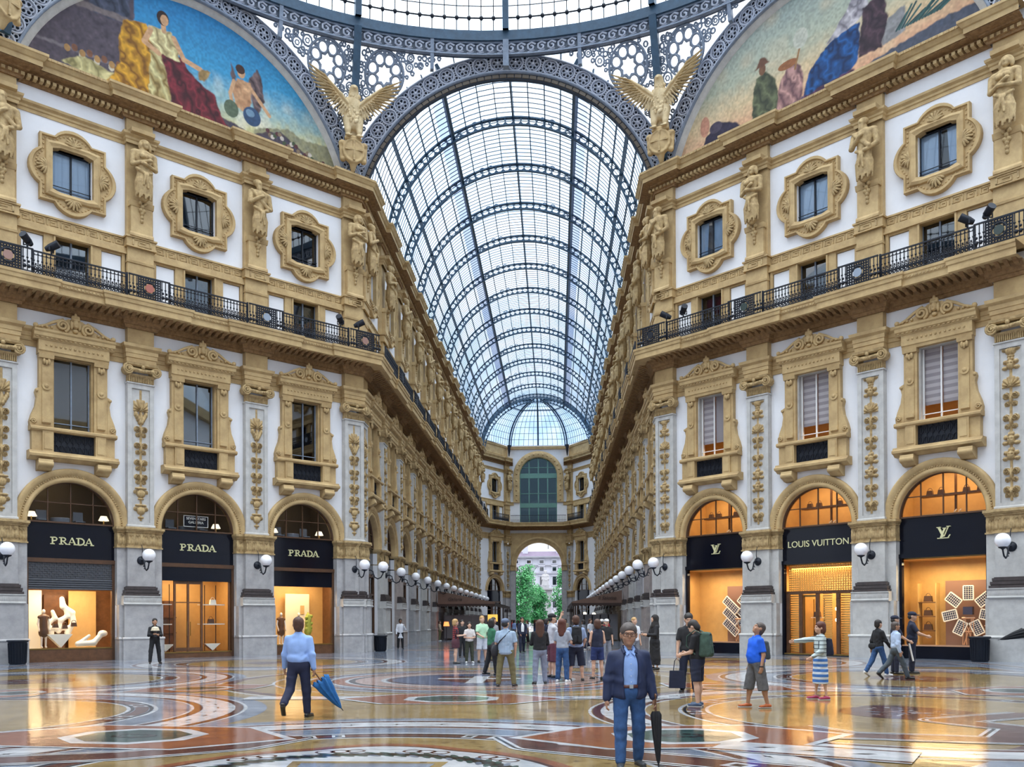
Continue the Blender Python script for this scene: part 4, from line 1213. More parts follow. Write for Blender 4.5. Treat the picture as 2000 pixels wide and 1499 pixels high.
# blue ribs rising from the corners, pale posts between them
def pend_bar(name, p, z0, z1, w_, dep, mats, par):
    m = MB(); vs = []; n = 10
    for i in range(n + 1):
        z = z0 + (z1 - z0) * i / n; c = Vector(pend(p, z)); t = Vector((math.cos(p), -math.sin(p), 0)); inn = Vector((-math.sin(p), -math.cos(p), 0))
        for q, d in ((-1, -.1), (1, -.1), (1, dep), (-1, dep)): vs.append(c + t * q * w_ + inn * d)
    m.add(vs, [(i * 4 + j, i * 4 + (j + 1) % 4, i * 4 + 4 + (j + 1) % 4, i * 4 + 4 + j) for i in range(n) for j in range(4)] + [(0, 1, 2, 3)])
    m.build(name, mats, par)
SPN = {0: 'arcade mouth', -1: 'left lunette', 1: 'right lunette'}
rnd = random.Random(5)
def lattice(f, side, lab):
    """pierced spandrel between an arch and the dome ring"""
    o = empty('pierced_spandrel', (0, 0, 0)); tag(o, lab, 'ironwork', 'pierced spandrels below the dome')
    pf = f * PI / 4
    def S(x, z): return pend(pf + math.atan(x / APO), z)
    def circ(mb, x, z, r, th, n=14): mb.tube([S(x + r * math.cos(a), z + r * math.sin(a)) for a in np.linspace(0, 2 * PI, n + 1)[:-1]], th, 4, closed=True)
    cx, cz = side * 7.25, 32.45
    m = MB(); circ(m, cx, cz, 1.18, .085, 32)
    for k in range(8):
        a = k * PI / 4 + PI / 8; circ(m, cx + .78 * math.cos(a), cz + .78 * math.sin(a), .3, .075, 14)
        b = a + PI / 8; circ(m, cx + 1.02 * math.cos(b), cz + 1.02 * math.sin(b), .09, .05, 6)
        p = [(cx + .5 * math.cos(a + d), cz + .5 * math.sin(a + d)) for d in (-PI / 8, 0, PI / 8)]
        m.tube([S(cx + .56 * math.cos(b - PI / 4), cz + .56 * math.sin(b - PI / 4)), S(cx + .4 * math.cos(a), cz + .4 * math.sin(a)), S(cx + .56 * math.cos(b), cz + .56 * math.sin(b))], .06, 4)
        m.tube([S(cx + .56 * math.cos(b), cz + .56 * math.sin(b)), S(cx + 1.16 * math.cos(b), cz + 1.16 * math.sin(b))], .055, 4)
    m.build('rosette', greyiron, o)
    m = MB(); C = [(cx, cz, 1.2)]
    for t in range(9000):
        x = side * rnd.uniform(.3, 8.75); z = rnd.uniform(28.2, 33.6)
        r = rnd.choice((.28, .22, .2, .16, .13, .1, .08)) if abs(x) > 4 else rnd.choice((.2, .16, .12, .09))
        ax = abs(x)
        if z - r < ACZ + math.sqrt(max(0, (ROO + .04) ** 2 - x * x)) if ax < ROO else False: 
            continue
        if math.hypot(x, z - ACZ) - r < ROO + .02 or z + r > 33.66 or ax + r > 9.03 - .12 * 0: continue
        if any((x - a) ** 2 + (z - b) ** 2 < (r + c + .005) ** 2 for a, b, c in C): continue
        C.append((x, z, r)); circ(m, x, z, r, .06, 9)
        if r > .15: 
            circ(m, x, z, r * .45, .045, 6)
    m.build('scroll_infill', greyiron, o)
lattice(0, -1, 'pierced iron spandrel with star rosette, left of the arcade mouth arch')
lattice(0, 1, 'pierced iron spandrel with star rosette, right of the arcade mouth arch')
lattice(-1, 1, 'pierced iron spandrel with star rosette, above the left painted lunette')
lattice(1, -1, 'pierced iron spandrel with star rosette, above the right painted lunette')
for i in (-3, -1, 1, 3): pend_bar('corner_rib', i * PI / 8, 27.6, 34.4, .2, .35, blueiron, DO)
for i in (-4, -2, 0, 2, 4):
    if i % 2 == 0 and i % 4 == 0 or True:
        pend_bar('crown_post', i * PI / 8, 33.0 if i == 0 else 33.4, 34.4, .16, .3, greyiron, DO)
for q in (-1.5, -2.5, .5, -.5, 1.5, 2.5): pend_bar('pale_post', q * PI / 8, zarch(q * PI / 8) - .3, 34.4, .1, .2, greyiron, DO)

# ------------------------------------------------------------------ painted lunettes: generic allegorical scenes (flat paintings)
def paint_mat(name):
    m = bpy.data.materials.new(name); m.use_nodes = True; nt = m.node_tree; b = nt.nodes['Principled BSDF']; b.inputs['Roughness'].default_value = .8
    a = nt.nodes.new('ShaderNodeAttribute'); a.attribute_name = 'paint'; nt.links.new(a.outputs['Color'], b.inputs['Base Color']); return m
def lin(c): c = np.array(c, float) / 255; return np.where(c <= .04045, c / 12.92, ((c + .055) / 1.055) ** 2.4)
class Paint:
    def __init__(s, nx=620, nz=230):
        s.x = np.linspace(-8.9, 8.9, nx); s.z = np.linspace(26.9, 33.2, nz); s.X, s.Z = np.meshgrid(s.x, s.z)
        s.C = np.zeros((nz, nx, 3)); s.r = np.random.RandomState(3); s.N = s.noise(24) 
    def noise(s, k):
        g = s.r.rand(k + 2, k * 3 + 2); zi = (s.Z - 26.9) / 6.3 * k; xi = (s.X + 8.9) / 17.8 * k * 3
        z0 = zi.astype(int); x0 = xi.astype(int); fz = zi - z0; fx = xi - x0; fz = fz * fz * (3 - 2 * fz); fx = fx * fx * (3 - 2 * fx)
        return g[z0, x0] * (1 - fz) * (1 - fx) + g[z0 + 1, x0] * fz * (1 - fx) + g[z0, x0 + 1] * (1 - fz) * fx + g[z0 + 1, x0 + 1] * fz * fx
    def put(s, M, c, a=1.): s.C[:] = s.C * (1 - (M * a)[..., None]) + lin(c) * (M * a)[..., None]
    def poly(s, P, c, c2=None, fold=0, soft=.05):
        x, z = s.X + (s.N - .5) * .12, s.Z + (s.noise(30) - .5) * .1
        ins = np.zeros_like(x, bool); n = len(P)
        for i in range(n):
            (x1, z1), (x2, z2) = P[i], P[(i + 1) % n]
            if z1 == z2: continue
            ins ^= ((z1 > z) != (z2 > z)) & (x < (x2 - x1) * (z - z1) / (z2 - z1) + x1)
        ins = ins.astype(float); ins = sum(np.roll(np.roll(ins, i_, 0), j_, 1) for i_ in (-1, 0, 1) for j_ in (-1, 0, 1)) / 9
        s.put(ins, c)
        if c2 is not None:
            cx = np.mean([p[0] for p in P]); w = .5 + .5 * np.sin((s.X - cx) * fold + (s.Z) * fold * .6 + 5 * s.N) if fold else s.N
            s.put(ins * w, c2, .85); s.put(ins * np.clip((w - .8) * 4, 0, 1), tuple(v * .6 for v in c2), .6); s.put(ins * np.clip((.18 - w) * 5, 0, 1), tuple(min(255, v * 1.25) for v in c), .6)
    def ell(s, cx, cz, rx, rz, c, rot=0):
        dx, dz = s.X - cx, s.Z - cz; a = dx * math.cos(rot) + dz * math.sin(rot); b = -dx * math.sin(rot) + dz * math.cos(rot)
        q = (a / rx) ** 2 + (b / rz) ** 2; s.put(np.clip((1.05 - q) * 8, 0, 1), c)
    def grad(s, f, stops):
        for (a, ca), (b, cb) in zip(stops, stops[1:]):
            t = np.clip((f - a) / (b - a), 0, 1)[..., None]; M = ((f >= a) & (f <= b))[..., None]
            s.C = np.where(M, lin(ca) * (1 - t) + lin(cb) * t, s.C)
    def limb(s, pts, r, c):
        for (a, b) in zip(pts, pts[1:]):
            dx, dz = b[0] - a[0], b[1] - a[1]; L = dx * dx + dz * dz
            t = np.clip(((s.X - a[0]) * dx + (s.Z - a[1]) * dz) / L, 0, 1)
            d = np.hypot(s.X - a[0] - t * dx, s.Z - a[1] - t * dz); s.put(np.clip((r - d) * 25 + .5, 0, 1), c)
    def build(s, w, lab):
        o = empty('painted_lunette', w.P(11.03, -.3), w.rz); tag(o, lab, 'painting', 'painted lunettes')
        R = RIO + .02; nx, nz = len(s.x), len(s.z)
        C = s.C * .82 * (.8 + .4 * s.noise(60))[..., None]
        ok = np.hypot(s.X, s.Z - ACZ) < R + .05
        vs = np.stack([s.X, np.zeros_like(s.X), s.Z], -1).reshape(-1, 3)
        I = np.arange(nx * nz).reshape(nz, nx)
        q = ok[:-1, :-1] & ok[:-1, 1:] & ok[1:, 1:] & ok[1:, :-1]
        F = np.stack([I[:-1, :-1][q], I[:-1, 1:][q], I[1:, 1:][q], I[1:, :-1][q]], 1)
        me = bpy.data.meshes.new('canvas'); me.from_pydata(vs.tolist(), [], F.tolist())
        at = me.color_attributes.new('paint', 'FLOAT_COLOR', 'POINT')
        at.data.foreach_set('color', np.concatenate([C.reshape(-1, 3), np.ones((nx * nz, 1))], 1).ravel().astype(np.float32))
        me.materials.append(MATS.setdefault('mural_paint', paint_mat('mural_paint'))); me.update()
        link('canvas', me, o)
        m = MB(); m.arcsweep([(RIO - .35, -.02), (RIO - .3, .06), (RIO - .05, .2), (RIO - .02, .22), (RIO - .02, .0)], ACZ, a_l, PI - a_l, 48); m.build('border', grey_l, o)
        m = MB(); m.prism([(-9, 26.9), (9, 26.9)] + [(9.0 * math.cos(a), ACZ + 9.0 * math.sin(a)) for a in np.linspace(a_l, PI - a_l, 30)], .02, .3); m.build('backing', room, o)
SK = (205, 160, 120)
p = Paint()
p.grad(p.Z + .1 * p.X * -1 + p.N * .5, [(25, (190, 180, 120)), (27.8, (205, 200, 150)), (28.9, (150, 185, 190)), (30.2, (60, 150, 195)), (34.5, (20, 105, 170))])
p.put(np.clip((p.noise(9) - .55) * 3, 0, 1) * np.clip((30.2 - p.Z) / 1.5, 0, 1), (225, 220, 200), .8)
p.poly([(3, 27.9), (5, 28.6), (6, 28.3), (7.5, 28.5), (9, 27.9), (9, 27), (3, 27)], (130, 130, 110), (165, 160, 120))
p.poly([(-9, 27), (-9, 34), (-3.2, 34), (-3.2, 27)], (88, 78, 88), (70, 62, 74))
p.poly([(-5.2, 30.5), (-5.2, 34), (-3.4, 34), (-3.4, 30.5)], (70, 74, 92), (50, 56, 74), 9)
p.poly([(-7, 30.4), (-2.8, 30.6), (-2.8, 30.9), (-7, 30.7)], (120, 108, 108))
p.poly([(-9, 28.2), (-3, 28.3), (-3, 28.4), (-9, 28.35)], (120, 112, 118))
p.poly([(-9, 27), (-3, 27), (-1.5, 27.9), (1, 27.9), (3, 27.6), (4.5, 28.3), (6.5, 27.4), (7.4, 27)], (64, 60, 78), (88, 72, 76))
for i in range(14): p.ell(-6.2 + i * .22 + .1 * (i % 3), 28.3 + .15 * math.sin(i * 2.1), .14, .17, ((170, 130, 80), (120, 80, 60), (200, 190, 170))[i % 3])
p.poly([(-6.5, 27.6), (-4.5, 27.3), (-3.2, 27.7), (-5.5, 28.2)], (190, 180, 130), (150, 140, 90), 6)
p.poly([(-3.7, 30.7), (-2.6, 31.0), (-2.1, 30.3), (-2.0, 28.8), (-2.2, 27.3), (-4.6, 27.2), (-3.8, 28.6), (-3.9, 29.6)], (190, 140, 40), (140, 90, 20), 7)
p.poly([(-2.4, 29.8), (-1.6, 30.1), (-1.3, 28.2), (-1.5, 27.1), (-2.5, 27.2)], (190, 180, 130), (150, 120, 60), 9)
p.poly([(-1.9, 29.9), (-.9, 30.0), (-.2, 29.3), (.9, 28.8), (1.3, 27.7), (1.9, 27.2), (-1.2, 27.1), (-1.5, 28.4)], (112, 34, 46), (66, 16, 28), 6)
p.poly([(-2.5, 31.0), (-1.4, 31.1), (-1.0, 30.2), (-1.0, 29.8), (-1.9, 29.8), (-2.4, 30.2)], (215, 200, 150), (180, 160, 110), 9)
p.limb([(-1.25, 30.85), (-.75, 30.0), (.1, 29.85)], .13, SK); p.limb([(-2.4, 30.8), (-2.7, 30.1), (-2.0, 29.8)], .13, SK)
p.limb([(-1.75, 31.0), (-1.78, 31.4)], .12, SK); p.ell(-1.8, 31.62, .3, .36, (48, 30, 26)); p.ell(-1.72, 31.55, .2, .27, SK)
p.poly([(.0, 29.7), (.45, 30.0), (.62, 29.9), (.3, 29.3), (.05, 29.3)], (170, 140, 90), (120, 90, 50))
p.poly([(2.7, 30.3), (3.2, 31.1), (3.5, 30.6), (3.6, 29.6), (3.2, 28.6), (2.9, 29.4)], (110, 90, 90), (70, 56, 62), 8); p.poly([(2.0, 30.3), (1.7, 31.0), (1.75, 30.2), (1.95, 29.6)], (100, 84, 86))
p.poly([(1.8, 29.4), (2.1, 30.2), (2.8, 30.2), (2.9, 29.2), (2.6, 28.6), (2.0, 28.7)], SK, (170, 120, 84)); p.ell(2.3, 30.6, .22, .3, SK); p.ell(2.25, 30.75, .26, .24, (64, 36, 26))
p.limb([(2.8, 30.0), (3.4, 29.4), (3.9, 28.9)], .1, SK); p.limb([(1.9, 30.0), (1.7, 29.3), (1.8, 28.7)], .1, SK)
p.ell(2.9, 28.5, .5, .5, (50, 76, 110)); p.ell(2.8, 28.65, .25, .2, (110, 140, 165)); p.ell(1.75, 28.5, .4, .45, (90, 104, 84))
for i in range(26): p.ell(3.8 + i * .14, 28.1 - i * .035 + .2 * math.sin(i * 5.3), .12, .12, ((90, 50, 56), (130, 110, 90), (200, 190, 180), (70, 84, 60))[i % 4])
p.build(DL, 'painted lunette with a seated draped figure and blue sky above the left octagon wall')
p = Paint()
p.grad(p.Z + p.N * .4 - .05 * p.X, [(25, (205, 140, 110)), (27.6, (214, 160, 128)), (29.2, (215, 190, 150)), (30.6, (175, 180, 160)), (34.5, (140, 160, 165))])
p.put(np.clip((p.noise(8) - .5) * 2, 0, 1), (225, 200, 165), .4)
p.poly([(-9, 26.9), (-7.2, 27.3), (-4.4, 27.5), (-1.5, 27.9), (.5, 27.4), (2, 27.6), (6.5, 28.2), (9, 28), (9, 26.9)], (66, 74, 92), (84, 88, 104))
p.poly([(-6.6, 27.2), (-6.2, 27.9), (-5.4, 28.4), (-4.6, 28.1), (-4.1, 27.7), (-4, 27.1)], (52, 46, 70), (36, 32, 54))
p.ell(-6.3, 28.5, .3, .55, (196, 140, 116)); p.ell(-5.6, 28.2, .4, .3, (74, 66, 84))
p.poly([(-3.4, 27.3), (-3.3, 28.8), (-3.1, 29.7), (-2.5, 29.8), (-2.0, 29.2), (-1.8, 28.0), (-2.0, 27.3)], (92, 98, 72), (64, 70, 54), 7)
p.ell(-2.75, 30.0, .2, .28, (120, 84, 60)); p.poly([(-3.2, 30.1), (-2.3, 30.2), (-2.6, 30.6), (-2.9, 30.6)], (110, 74, 56))
p.poly([(-1.9, 27.4), (-1.8, 28.8), (-1.4, 29.4), (-.8, 29.5), (-.4, 28.8), (-.6, 27.6)], (170, 130, 124), (120, 84, 90), 8); p.ell(-1.3, 29.6, .55, .22, (150, 96, 60)); p.limb([(-.9, 29.2), (-.6, 30.3)], .05, (150, 110, 70))
p.ell(-.6, 30.6, .4, .5, (190, 190, 175))
p.poly([(-.5, 27.5), (-.2, 28.6), (.5, 29.3), (1.3, 29.8), (2.4, 29.9), (2.5, 28.9), (2.3, 28.0), (1.2, 27.3)], (24, 78, 136), (12, 44, 92), 5)
p.poly([(.8, 29.6), (1.5, 30.4), (2.2, 31.2), (2.9, 31.5), (2.9, 30.3), (2.2, 29.9)], (178, 172, 176), (140, 134, 144), 6); p.ell(2.5, 31.6, .3, .36, (60, 40, 36)); p.ell(2.4, 31.55, .2, .25, (180, 130, 100))
p.poly([(2.4, 28.2), (2.6, 30.4), (3.6, 30.8), (3.8, 29.2), (3.5, 28.2)], (70, 50, 60), (50, 36, 48), 7); p.poly([(3.5, 28.2), (3.8, 29.4), (4.6, 29.6), (4.6, 28.4)], (150, 150, 150), (120, 116, 120))
for i in range(16): p.limb([(4.2 + i * .13, 28.6), (4.7 + i * .2, 29.2 + .3 * math.sin(i))], .05, ((36, 70, 72), (52, 92, 90))[i % 2])
p.poly([(-.8, 27.2), (2.3, 27.4), (2.2, 27.8), (-.6, 27.6)], (96, 60, 86), (66, 40, 64), 8)
p.build(DR, 'painted lunette with a kneeling figure in blue drapery above the right octagon wall')

# ------------------------------------------------------------------ eagles on shields at the corners
paleoc = mat('pale_ochre', (.70, .56, .34), .75, vscale=3, bump=.1, bscale=20, col2=(.52, .38, .2))
def eagle_meshes():
    P = [seg((0, -.25, 2.2), (0, -.3, 3.3), .33, .36, .1), seg((0, -.3, 3.3), (0, -.45, 3.9), .3, .22, .1), ell((0, -.5, 4.05), (.2, .26, .2), .06), seg((0, -.68, 4.05), (0, -.84, 3.93), .09, .03, .05)]
    for s_ in (-1, 1):
        P += [seg((s_ * .25, -.25, 2.5), (s_ * .27, -.4, 1.75), .24, .14, .06), seg((s_ * .27, -.4, 1.75), (s_ * .25, -.4, 1.5), .12, .1, .04)]
        for k in range(3): P += [seg((s_ * .25, -.4, 1.52), (s_ * .25 + (k - 1) * .13, -.62, 1.42), .07, .05, .03)]
        P += [seg((s_ * .3, -.2, 3.35), (s_ * .75, -.15, 3.6), .2, .15, .1)]
    P += [seg((0, -.1, 2.2), (0, -.02, 1.5), .3, .36, .1, (1, .5, 1))]
    body = sculpt_mb(P, .05)
    rn = random.Random(3)
    for i in range(60):      # breast feathers
        a = rn.uniform(-1.2, 1.2); z = rn.uniform(2.2, 3.7); body.ball((.33 * math.sin(a), -.28 - .33 * math.cos(a), z), .09, 5, sc=(.8, .5, 1.3))
    wings = []
    for s_ in (-1, 1):
        P = [seg((s_ * .2, -.12, 3.0), (s_ * .95, -.1, 3.75), .34, .3, .1, (1, .35, 1)), seg((s_ * .95, -.1, 3.75), (s_ * 1.7, -.06, 4.75), .3, .16, .1, (1, .35, 1)), seg((s_ * .25, -.2, 3.4), (s_ * .8, -.2, 4.0), .16, .14, .1), seg((s_ * .8, -.2, 4.0), (s_ * 1.7, -.12, 5.0), .14, .08, .1)]
        m = sculpt_mb(P, .05)
        for row, (n, L, w_, t0) in enumerate(((17, 1.15, .12, .0), (14, .72, .11, .0), (12, .42, .1, .05))):
            for i in range(n):
                t = t0 + (1 - t0) * (i + .5) / n
                bx, bz = .3 + 1.45 * t, 3.1 + .9 * t + .95 * t * t
                an = -1.5 + 2.15 * t ** 1.25; l = L * (.7 + .5 * t)
                ex, ez = bx + l * math.cos(an), bz + l * math.sin(an); y = -.06 - .08 * row
                m.tube([(s_ * bx, y, bz), (s_ * (bx + ex) / 2, y - .07, (bz + ez) / 2), (s_ * ex, y, ez)], [w_ * .8, w_ * 1.1, w_ * .4], 6, flat=.4)
        m.v = [(x * .74, y - .3 * abs(x) - .12, 2.9 + (z - 3.0) * .66) for x, y, z in m.v]; wings.append(m.mesh('wing', paleoc))
    P = [ell((0, -.3, .66), (.5, .24, .7), .05), ell((0, -.28, 1.4), (.42, .2, .16), .06), seg((0, -.26, .1), (0, -.12, -.3), .2, .1, .08)]
    P += [seg((.47 * math.cos(a_), -.42, .66 + .62 * math.sin(a_)), (.47 * math.cos(a_ + .45), -.42, .66 + .62 * math.sin(a_ + .45)), .07, None, .03) for a_ in np.arange(0, 6.28, .45)]
    for s_ in (-1, 1): P += [ell((s_ * .5, -.26, 1.1), (.18, .16, .16), .05), ell((s_ * .48, -.26, .2), (.14, .14, .14), .05), seg((s_ * .52, -.24, .3), (s_ * .56, -.24, 1.), .1, .1, .05)]
    sh = sculpt_mb(P, .045)
    m = MB(); m.box(-.045, .045, -.55, -.45, .1, 1.2); m.box(-.4, .4, -.55, -.4, .64, .73)
    return body.mesh('body', paleoc), wings, sh.mesh('shield', stone), m.mesh('cross', stone_d)
EB, EW, ESH, ECR = eagle_meshes()
for x, y, lab in ((-9.1, -1.25, 'ochre spread eagle above a shield, left of the arcade mouth'), (9.1, -1.25, 'ochre spread eagle above a shield, right of the arcade mouth'), (-21.9, -14.9, 'ochre spread eagle at the outer end of the left lunette')):
    d = Vector((OC.x - x, OC.y - y)).normalized()
    EB_ = 0; e = empty('eagle_sculpture', (x + d.x * 1.2, y + d.y * 1.2, 27.32), math.atan2(d.y, d.x) + PI / 2); tag(e, lab, 'eagle', 'corner eagles'); e.scale = (1.2, 1.15, 1.0)
    link('body', EB, e); link('wing', EW[0], e); link('wing', EW[1], e); sh = link('shield', ESH, e); link('cross', ECR, sh)
OC = Vector((0, -22.95))
# ------------------------------------------------------------------ polished marble floor with inlaid pattern
def marble(name, c1, c2, scale=1.2, rough=.1, speck=None, wave=.0):
    m = bpy.data.materials.new(name); m.use_nodes = True; nt = m.node_tree; b = nt.nodes['Principled BSDF']
    tc = nt.nodes.new('ShaderNodeTexCoord')
    n = nt.nodes.new('ShaderNodeTexNoise'); n.inputs['Scale'].default_value = scale; n.inputs['Detail'].default_value = 7; n.inputs['Roughness'].default_value = .62; n.inputs['Distortion'].default_value = .6
    nt.links.new(tc.outputs['Object'], n.inputs['Vector'])
    r = nt.nodes.new('ShaderNodeValToRGB'); r.color_ramp.elements[0].position = .36; r.color_ramp.elements[1].position = .64
    r.color_ramp.elements[0].color = (*c2, 1); r.color_ramp.elements[1].color = (*c1, 1)
    nt.links.new(n.outputs['Fac'], r.inputs['Fac']); last = r.outputs['Color']
    if speck:
        v = nt.nodes.new('ShaderNodeTexVoronoi'); v.inputs['Scale'].default_value = 3.2; nt.links.new(tc.outputs['Object'], v.inputs['Vector'])
        lt = nt.nodes.new('ShaderNodeMath'); lt.operation = 'LESS_THAN'; lt.inputs[1].default_value = .16; nt.links.new(v.outputs['Distance'], lt.inputs[0])
        mx = nt.nodes.new('ShaderNodeMix'); mx.data_type = 'RGBA'; nt.links.new(lt.outputs[0], mx.inputs[0]); nt.links.new(last, mx.inputs[6]); mx.inputs[7].default_value = (*speck, 1); last = mx.outputs[2]
    nt.links.new(last, b.inputs['Base Color'])
    b.inputs['Roughness'].default_value = rough
    n2 = nt.nodes.new('ShaderNodeTexNoise'); n2.inputs['Scale'].default_value = 2.2; n2.inputs['Detail'].default_value = 2; nt.links.new(tc.outputs['Object'], n2.inputs['Vector'])
    bp = nt.nodes.new('ShaderNodeBump'); bp.inputs['Strength'].default_value = .12; bp.inputs['Distance'].default_value = .02
    nt.links.new(n2.outputs['Fac'], bp.inputs['Height']); nt.links.new(bp.outputs['Normal'], b.inputs['Normal'])
    return m
FM = [marble('grey_marble', (.23, .265, .33), (.085, .105, .145), .9),
      marble('yellow_marble', (.30, .21, .088), (.19, .13, .055), 1.4, .1, (.11, .07, .03)),
      marble('white_marble', (.52, .53, .55), (.34, .35, .37), 2.),
      marble('brown_marble', (.115, .045, .035), (.05, .022, .02), 2.),
      marble('black_marble', (.02, .02, .022), (.01, .01, .01), 3.),
      marble('red_marble', (.26, .095, .045), (.16, .055, .03), 1.6),
      marble('green_marble', (.04, .085, .075), (.015, .035, .035), 2.),
      marble('blue_mosaic', (.09, .12, .20), (.05, .06, .11), 3.),
      marble('pink_marble', (.40, .28, .24), (.28, .19, .17), 1.2)]
G_, Y_, W_, B_, K_, R_, N_, U_, P_ = range(9)
fl = MB(); fl.box(-62, 62, -62, YE + 2.2, -.3, 0, 0)
FLOOR = struct(fl.build('floor', FM), 'polished inlaid marble floor of the octagon and arcade', 'floor')
ZL = [0]
def L(k): return .0013 * k + .0003 * (ZL[0] % 4)
class Inlay(MB):
    def __init__(s): super().__init__(); ZL[0] += 1; s.k = 0
    def pg(s, pts, c, k): s.k += 1; return s.add([(x, y, L(k) + 8e-6 * (s.k % 30)) for x, y in pts], [list(range(len(pts)))], c)
    def ring(s, cx, cy, r0, r1, c, k, a0=0, a1=2 * PI, n=96):
        vs = []
        for i in range(n + 1):
            a = a0 + (a1 - a0) * i / n
            for r in (r0, r1): vs.append((cx + r * math.cos(a), cy + r * math.sin(a), L(k)))
        return s.add(vs, [(i * 2, i * 2 + 1, i * 2 + 3, i * 2 + 2) for i in range(n)], c)
    def disc(s, cx, cy, r, c, k, n=64, ry=None, rot=0):
        ry = ry or r; return s.pg([(cx + r * math.cos(a) * math.cos(rot) - ry * math.sin(a) * math.sin(rot), cy + r * math.cos(a) * math.sin(rot) + ry * math.sin(a) * math.cos(rot)) for a in np.linspace(0, 2 * PI, n + 1)[:-1]], c, k)
    def line(s, a, b, w, c, k):
        d = Vector((b[0] - a[0], b[1] - a[1])).normalized(); t = Vector((-d.y, d.x)) * w / 2
        return s.pg([(a[0] - t.x, a[1] - t.y), (b[0] - t.x, b[1] - t.y), (b[0] + t.x, b[1] + t.y), (a[0] + t.x, a[1] + t.y)], c, k)
    def path(s, P, w, c, k, closed=False):
        for a, b in zip(P, P[1:] + ([P[0]] if closed else [])): s.line(a, b, w, c, k)
        for a in P[1:-1]: s.disc(a[0], a[1], w / 2, c, k, 16)
    def diamonds(s, cx, cy, r, n, c, k, sz=.11, a0=0, a1=2 * PI):
        for i in range(n):
            a = a0 + (a1 - a0) * (i + .5) / n; x, y = cx + r * math.cos(a), cy + r * math.sin(a); ca, sa = math.cos(a), math.sin(a)
            s.pg([(x + u * ca - v * sa, y + u * sa + v * ca) for u, v in ((sz * .8, 0), (.02, .02), (0, sz * 1.6), (-.02, .02), (-sz * .8, 0), (-.02, -.02), (0, -sz * 1.6), (.02, -.02))], c, k)
def roundel(cx, cy, kind, s=1.):
    f = Inlay()
    f.disc(cx, cy, 6.45 * s, G_, 2, 96)
    f.ring(cx, cy, 6.0 * s, 6.06 * s, W_, 3); f.ring(cx, cy, 5.82 * s, 5.98 * s, B_, 3); f.ring(cx, cy, 5.76 * s, 5.82 * s, W_, 3)
    f.ring(cx, cy, 5.18 * s, 5.76 * s, W_, 3); f.diamonds(cx, cy, 5.47 * s, 44, K_, 4, .1)
    f.ring(cx, cy, 5.0 * s, 5.16 * s, B_, 3); f.ring(cx, cy, 4.94 * s, 5.0 * s, W_, 3)
    f.ring(cx, cy, 4.22 * s, 4.3 * s, W_, 3); f.ring(cx, cy, 4.14 * s, 4.2 * s, K_, 3); f.ring(cx, cy, 3.86 * s, 4.12 * s, B_, 3); f.ring(cx, cy, 3.78 * s, 3.84 * s, K_, 3); f.ring(cx, cy, 3.7 * s, 3.77 * s, W_, 3)
    f.disc(cx, cy, 3.7 * s, Y_, 3)
    for i in range(10):
        a0 = 2 * PI * i / 10
        for d in (-.055, .055):
            a = a0 + d; c_, s_ = math.cos(a), math.sin(a); x, y = cx + 3.99 * s * c_, cy + 3.99 * s * s_
            f.pg([(x + u * c_ - v * s_, y + u * s_ + v * c_) for u, v in ((-.15, -.1), (.15, -.1), (.15, .1), (-.15, .1))], W_, 4)
            f.pg([(x + u * c_ - v * s_, y + u * s_ + v * c_) for u, v in ((-.07, -.05), (.07, -.05), (.07, .05), (-.07, .05))], K_, 5)
    if kind == 'wreath':
        # lobed border, white field, green wreath round a pale shield
        lob = [(cx + (2.75 + .28 * max(0, math.cos(4 * a))) * math.cos(a), cy + (2.75 + .28 * max(0, math.cos(4 * a))) * math.sin(a)) for a in np.linspace(0, 2 * PI, 121)[:-1]]
        f.pg(lob, R_, 4); f.pg([(cx + (x - cx) * .93, cy + (y - cy) * .93) for x, y in lob], B_, 5); f.pg([(cx + (x - cx) * .9, cy + (y - cy) * .9) for x, y in lob], W_, 6)
        f.ring(cx, cy, 1.86, 2.1, K_, 6.6)
        for i in range(130):
            a = 2 * PI * i / 130; f.disc(cx + (1.98 + .12 * (-1) ** i) * math.cos(a), cy + (1.98 + .12 * (-1) ** i) * math.sin(a), .12, (N_, G_)[i % 3 == 0], 7, 8, .045, a + .9)
        for i in range(12):
            a = 2 * PI * (i + .5) / 12
            for t in (0, .09, -.09): f.ring(cx + 2.3 * math.cos(a + t), cy + 2.3 * math.sin(a + t), .1, .14, B_, 7, n=14)
        f.pg([(cx - 1., cy + 1.35), (cx + 1., cy + 1.35), (cx + .85, cy), (cx + .5, cy - 1), (cx, cy - 1.4), (cx - .5, cy - 1), (cx - .85, cy)], Y_, 7)
        f.pg([(cx - .85, cy + 1.2), (cx + .85, cy + 1.2), (cx + .7, cy), (cx, cy - 1.2), (cx - .7, cy)], G_, 8)
        f.pg([(cx - .5, cy + .9), (cx + .5, cy + .9), (cx + .4, cy + .5), (cx + .1, cy + .3), (cx + .3, cy - .6), (cx - .3, cy - .5), (cx - .2, cy + .3)], U_, 9)
    else:
        lob = [(cx + (1.05 + .2 * abs(math.cos(2 * a))) * math.cos(a), cy + (1.25 + .25 * abs(math.sin(3 * a))) * math.sin(a)) for a in np.linspace(0, 2 * PI, 61)[:-1]]
        f.pg(lob, B_, 4)
        rn = random.Random(int(cx * 10))
        for i in range(60):
            a, r = rn.uniform(0, 6.28), rn.uniform(.1, .95); f.disc(cx + r * .9 * math.cos(a), cy + r * 1.1 * math.sin(a), rn.uniform(.03, .1), rn.choice((W_, G_, B_, P_)), 5, 7, rn.uniform(.03, .06), a)
    o = f.build('roundel_inlay', FM, FLOOR); return o
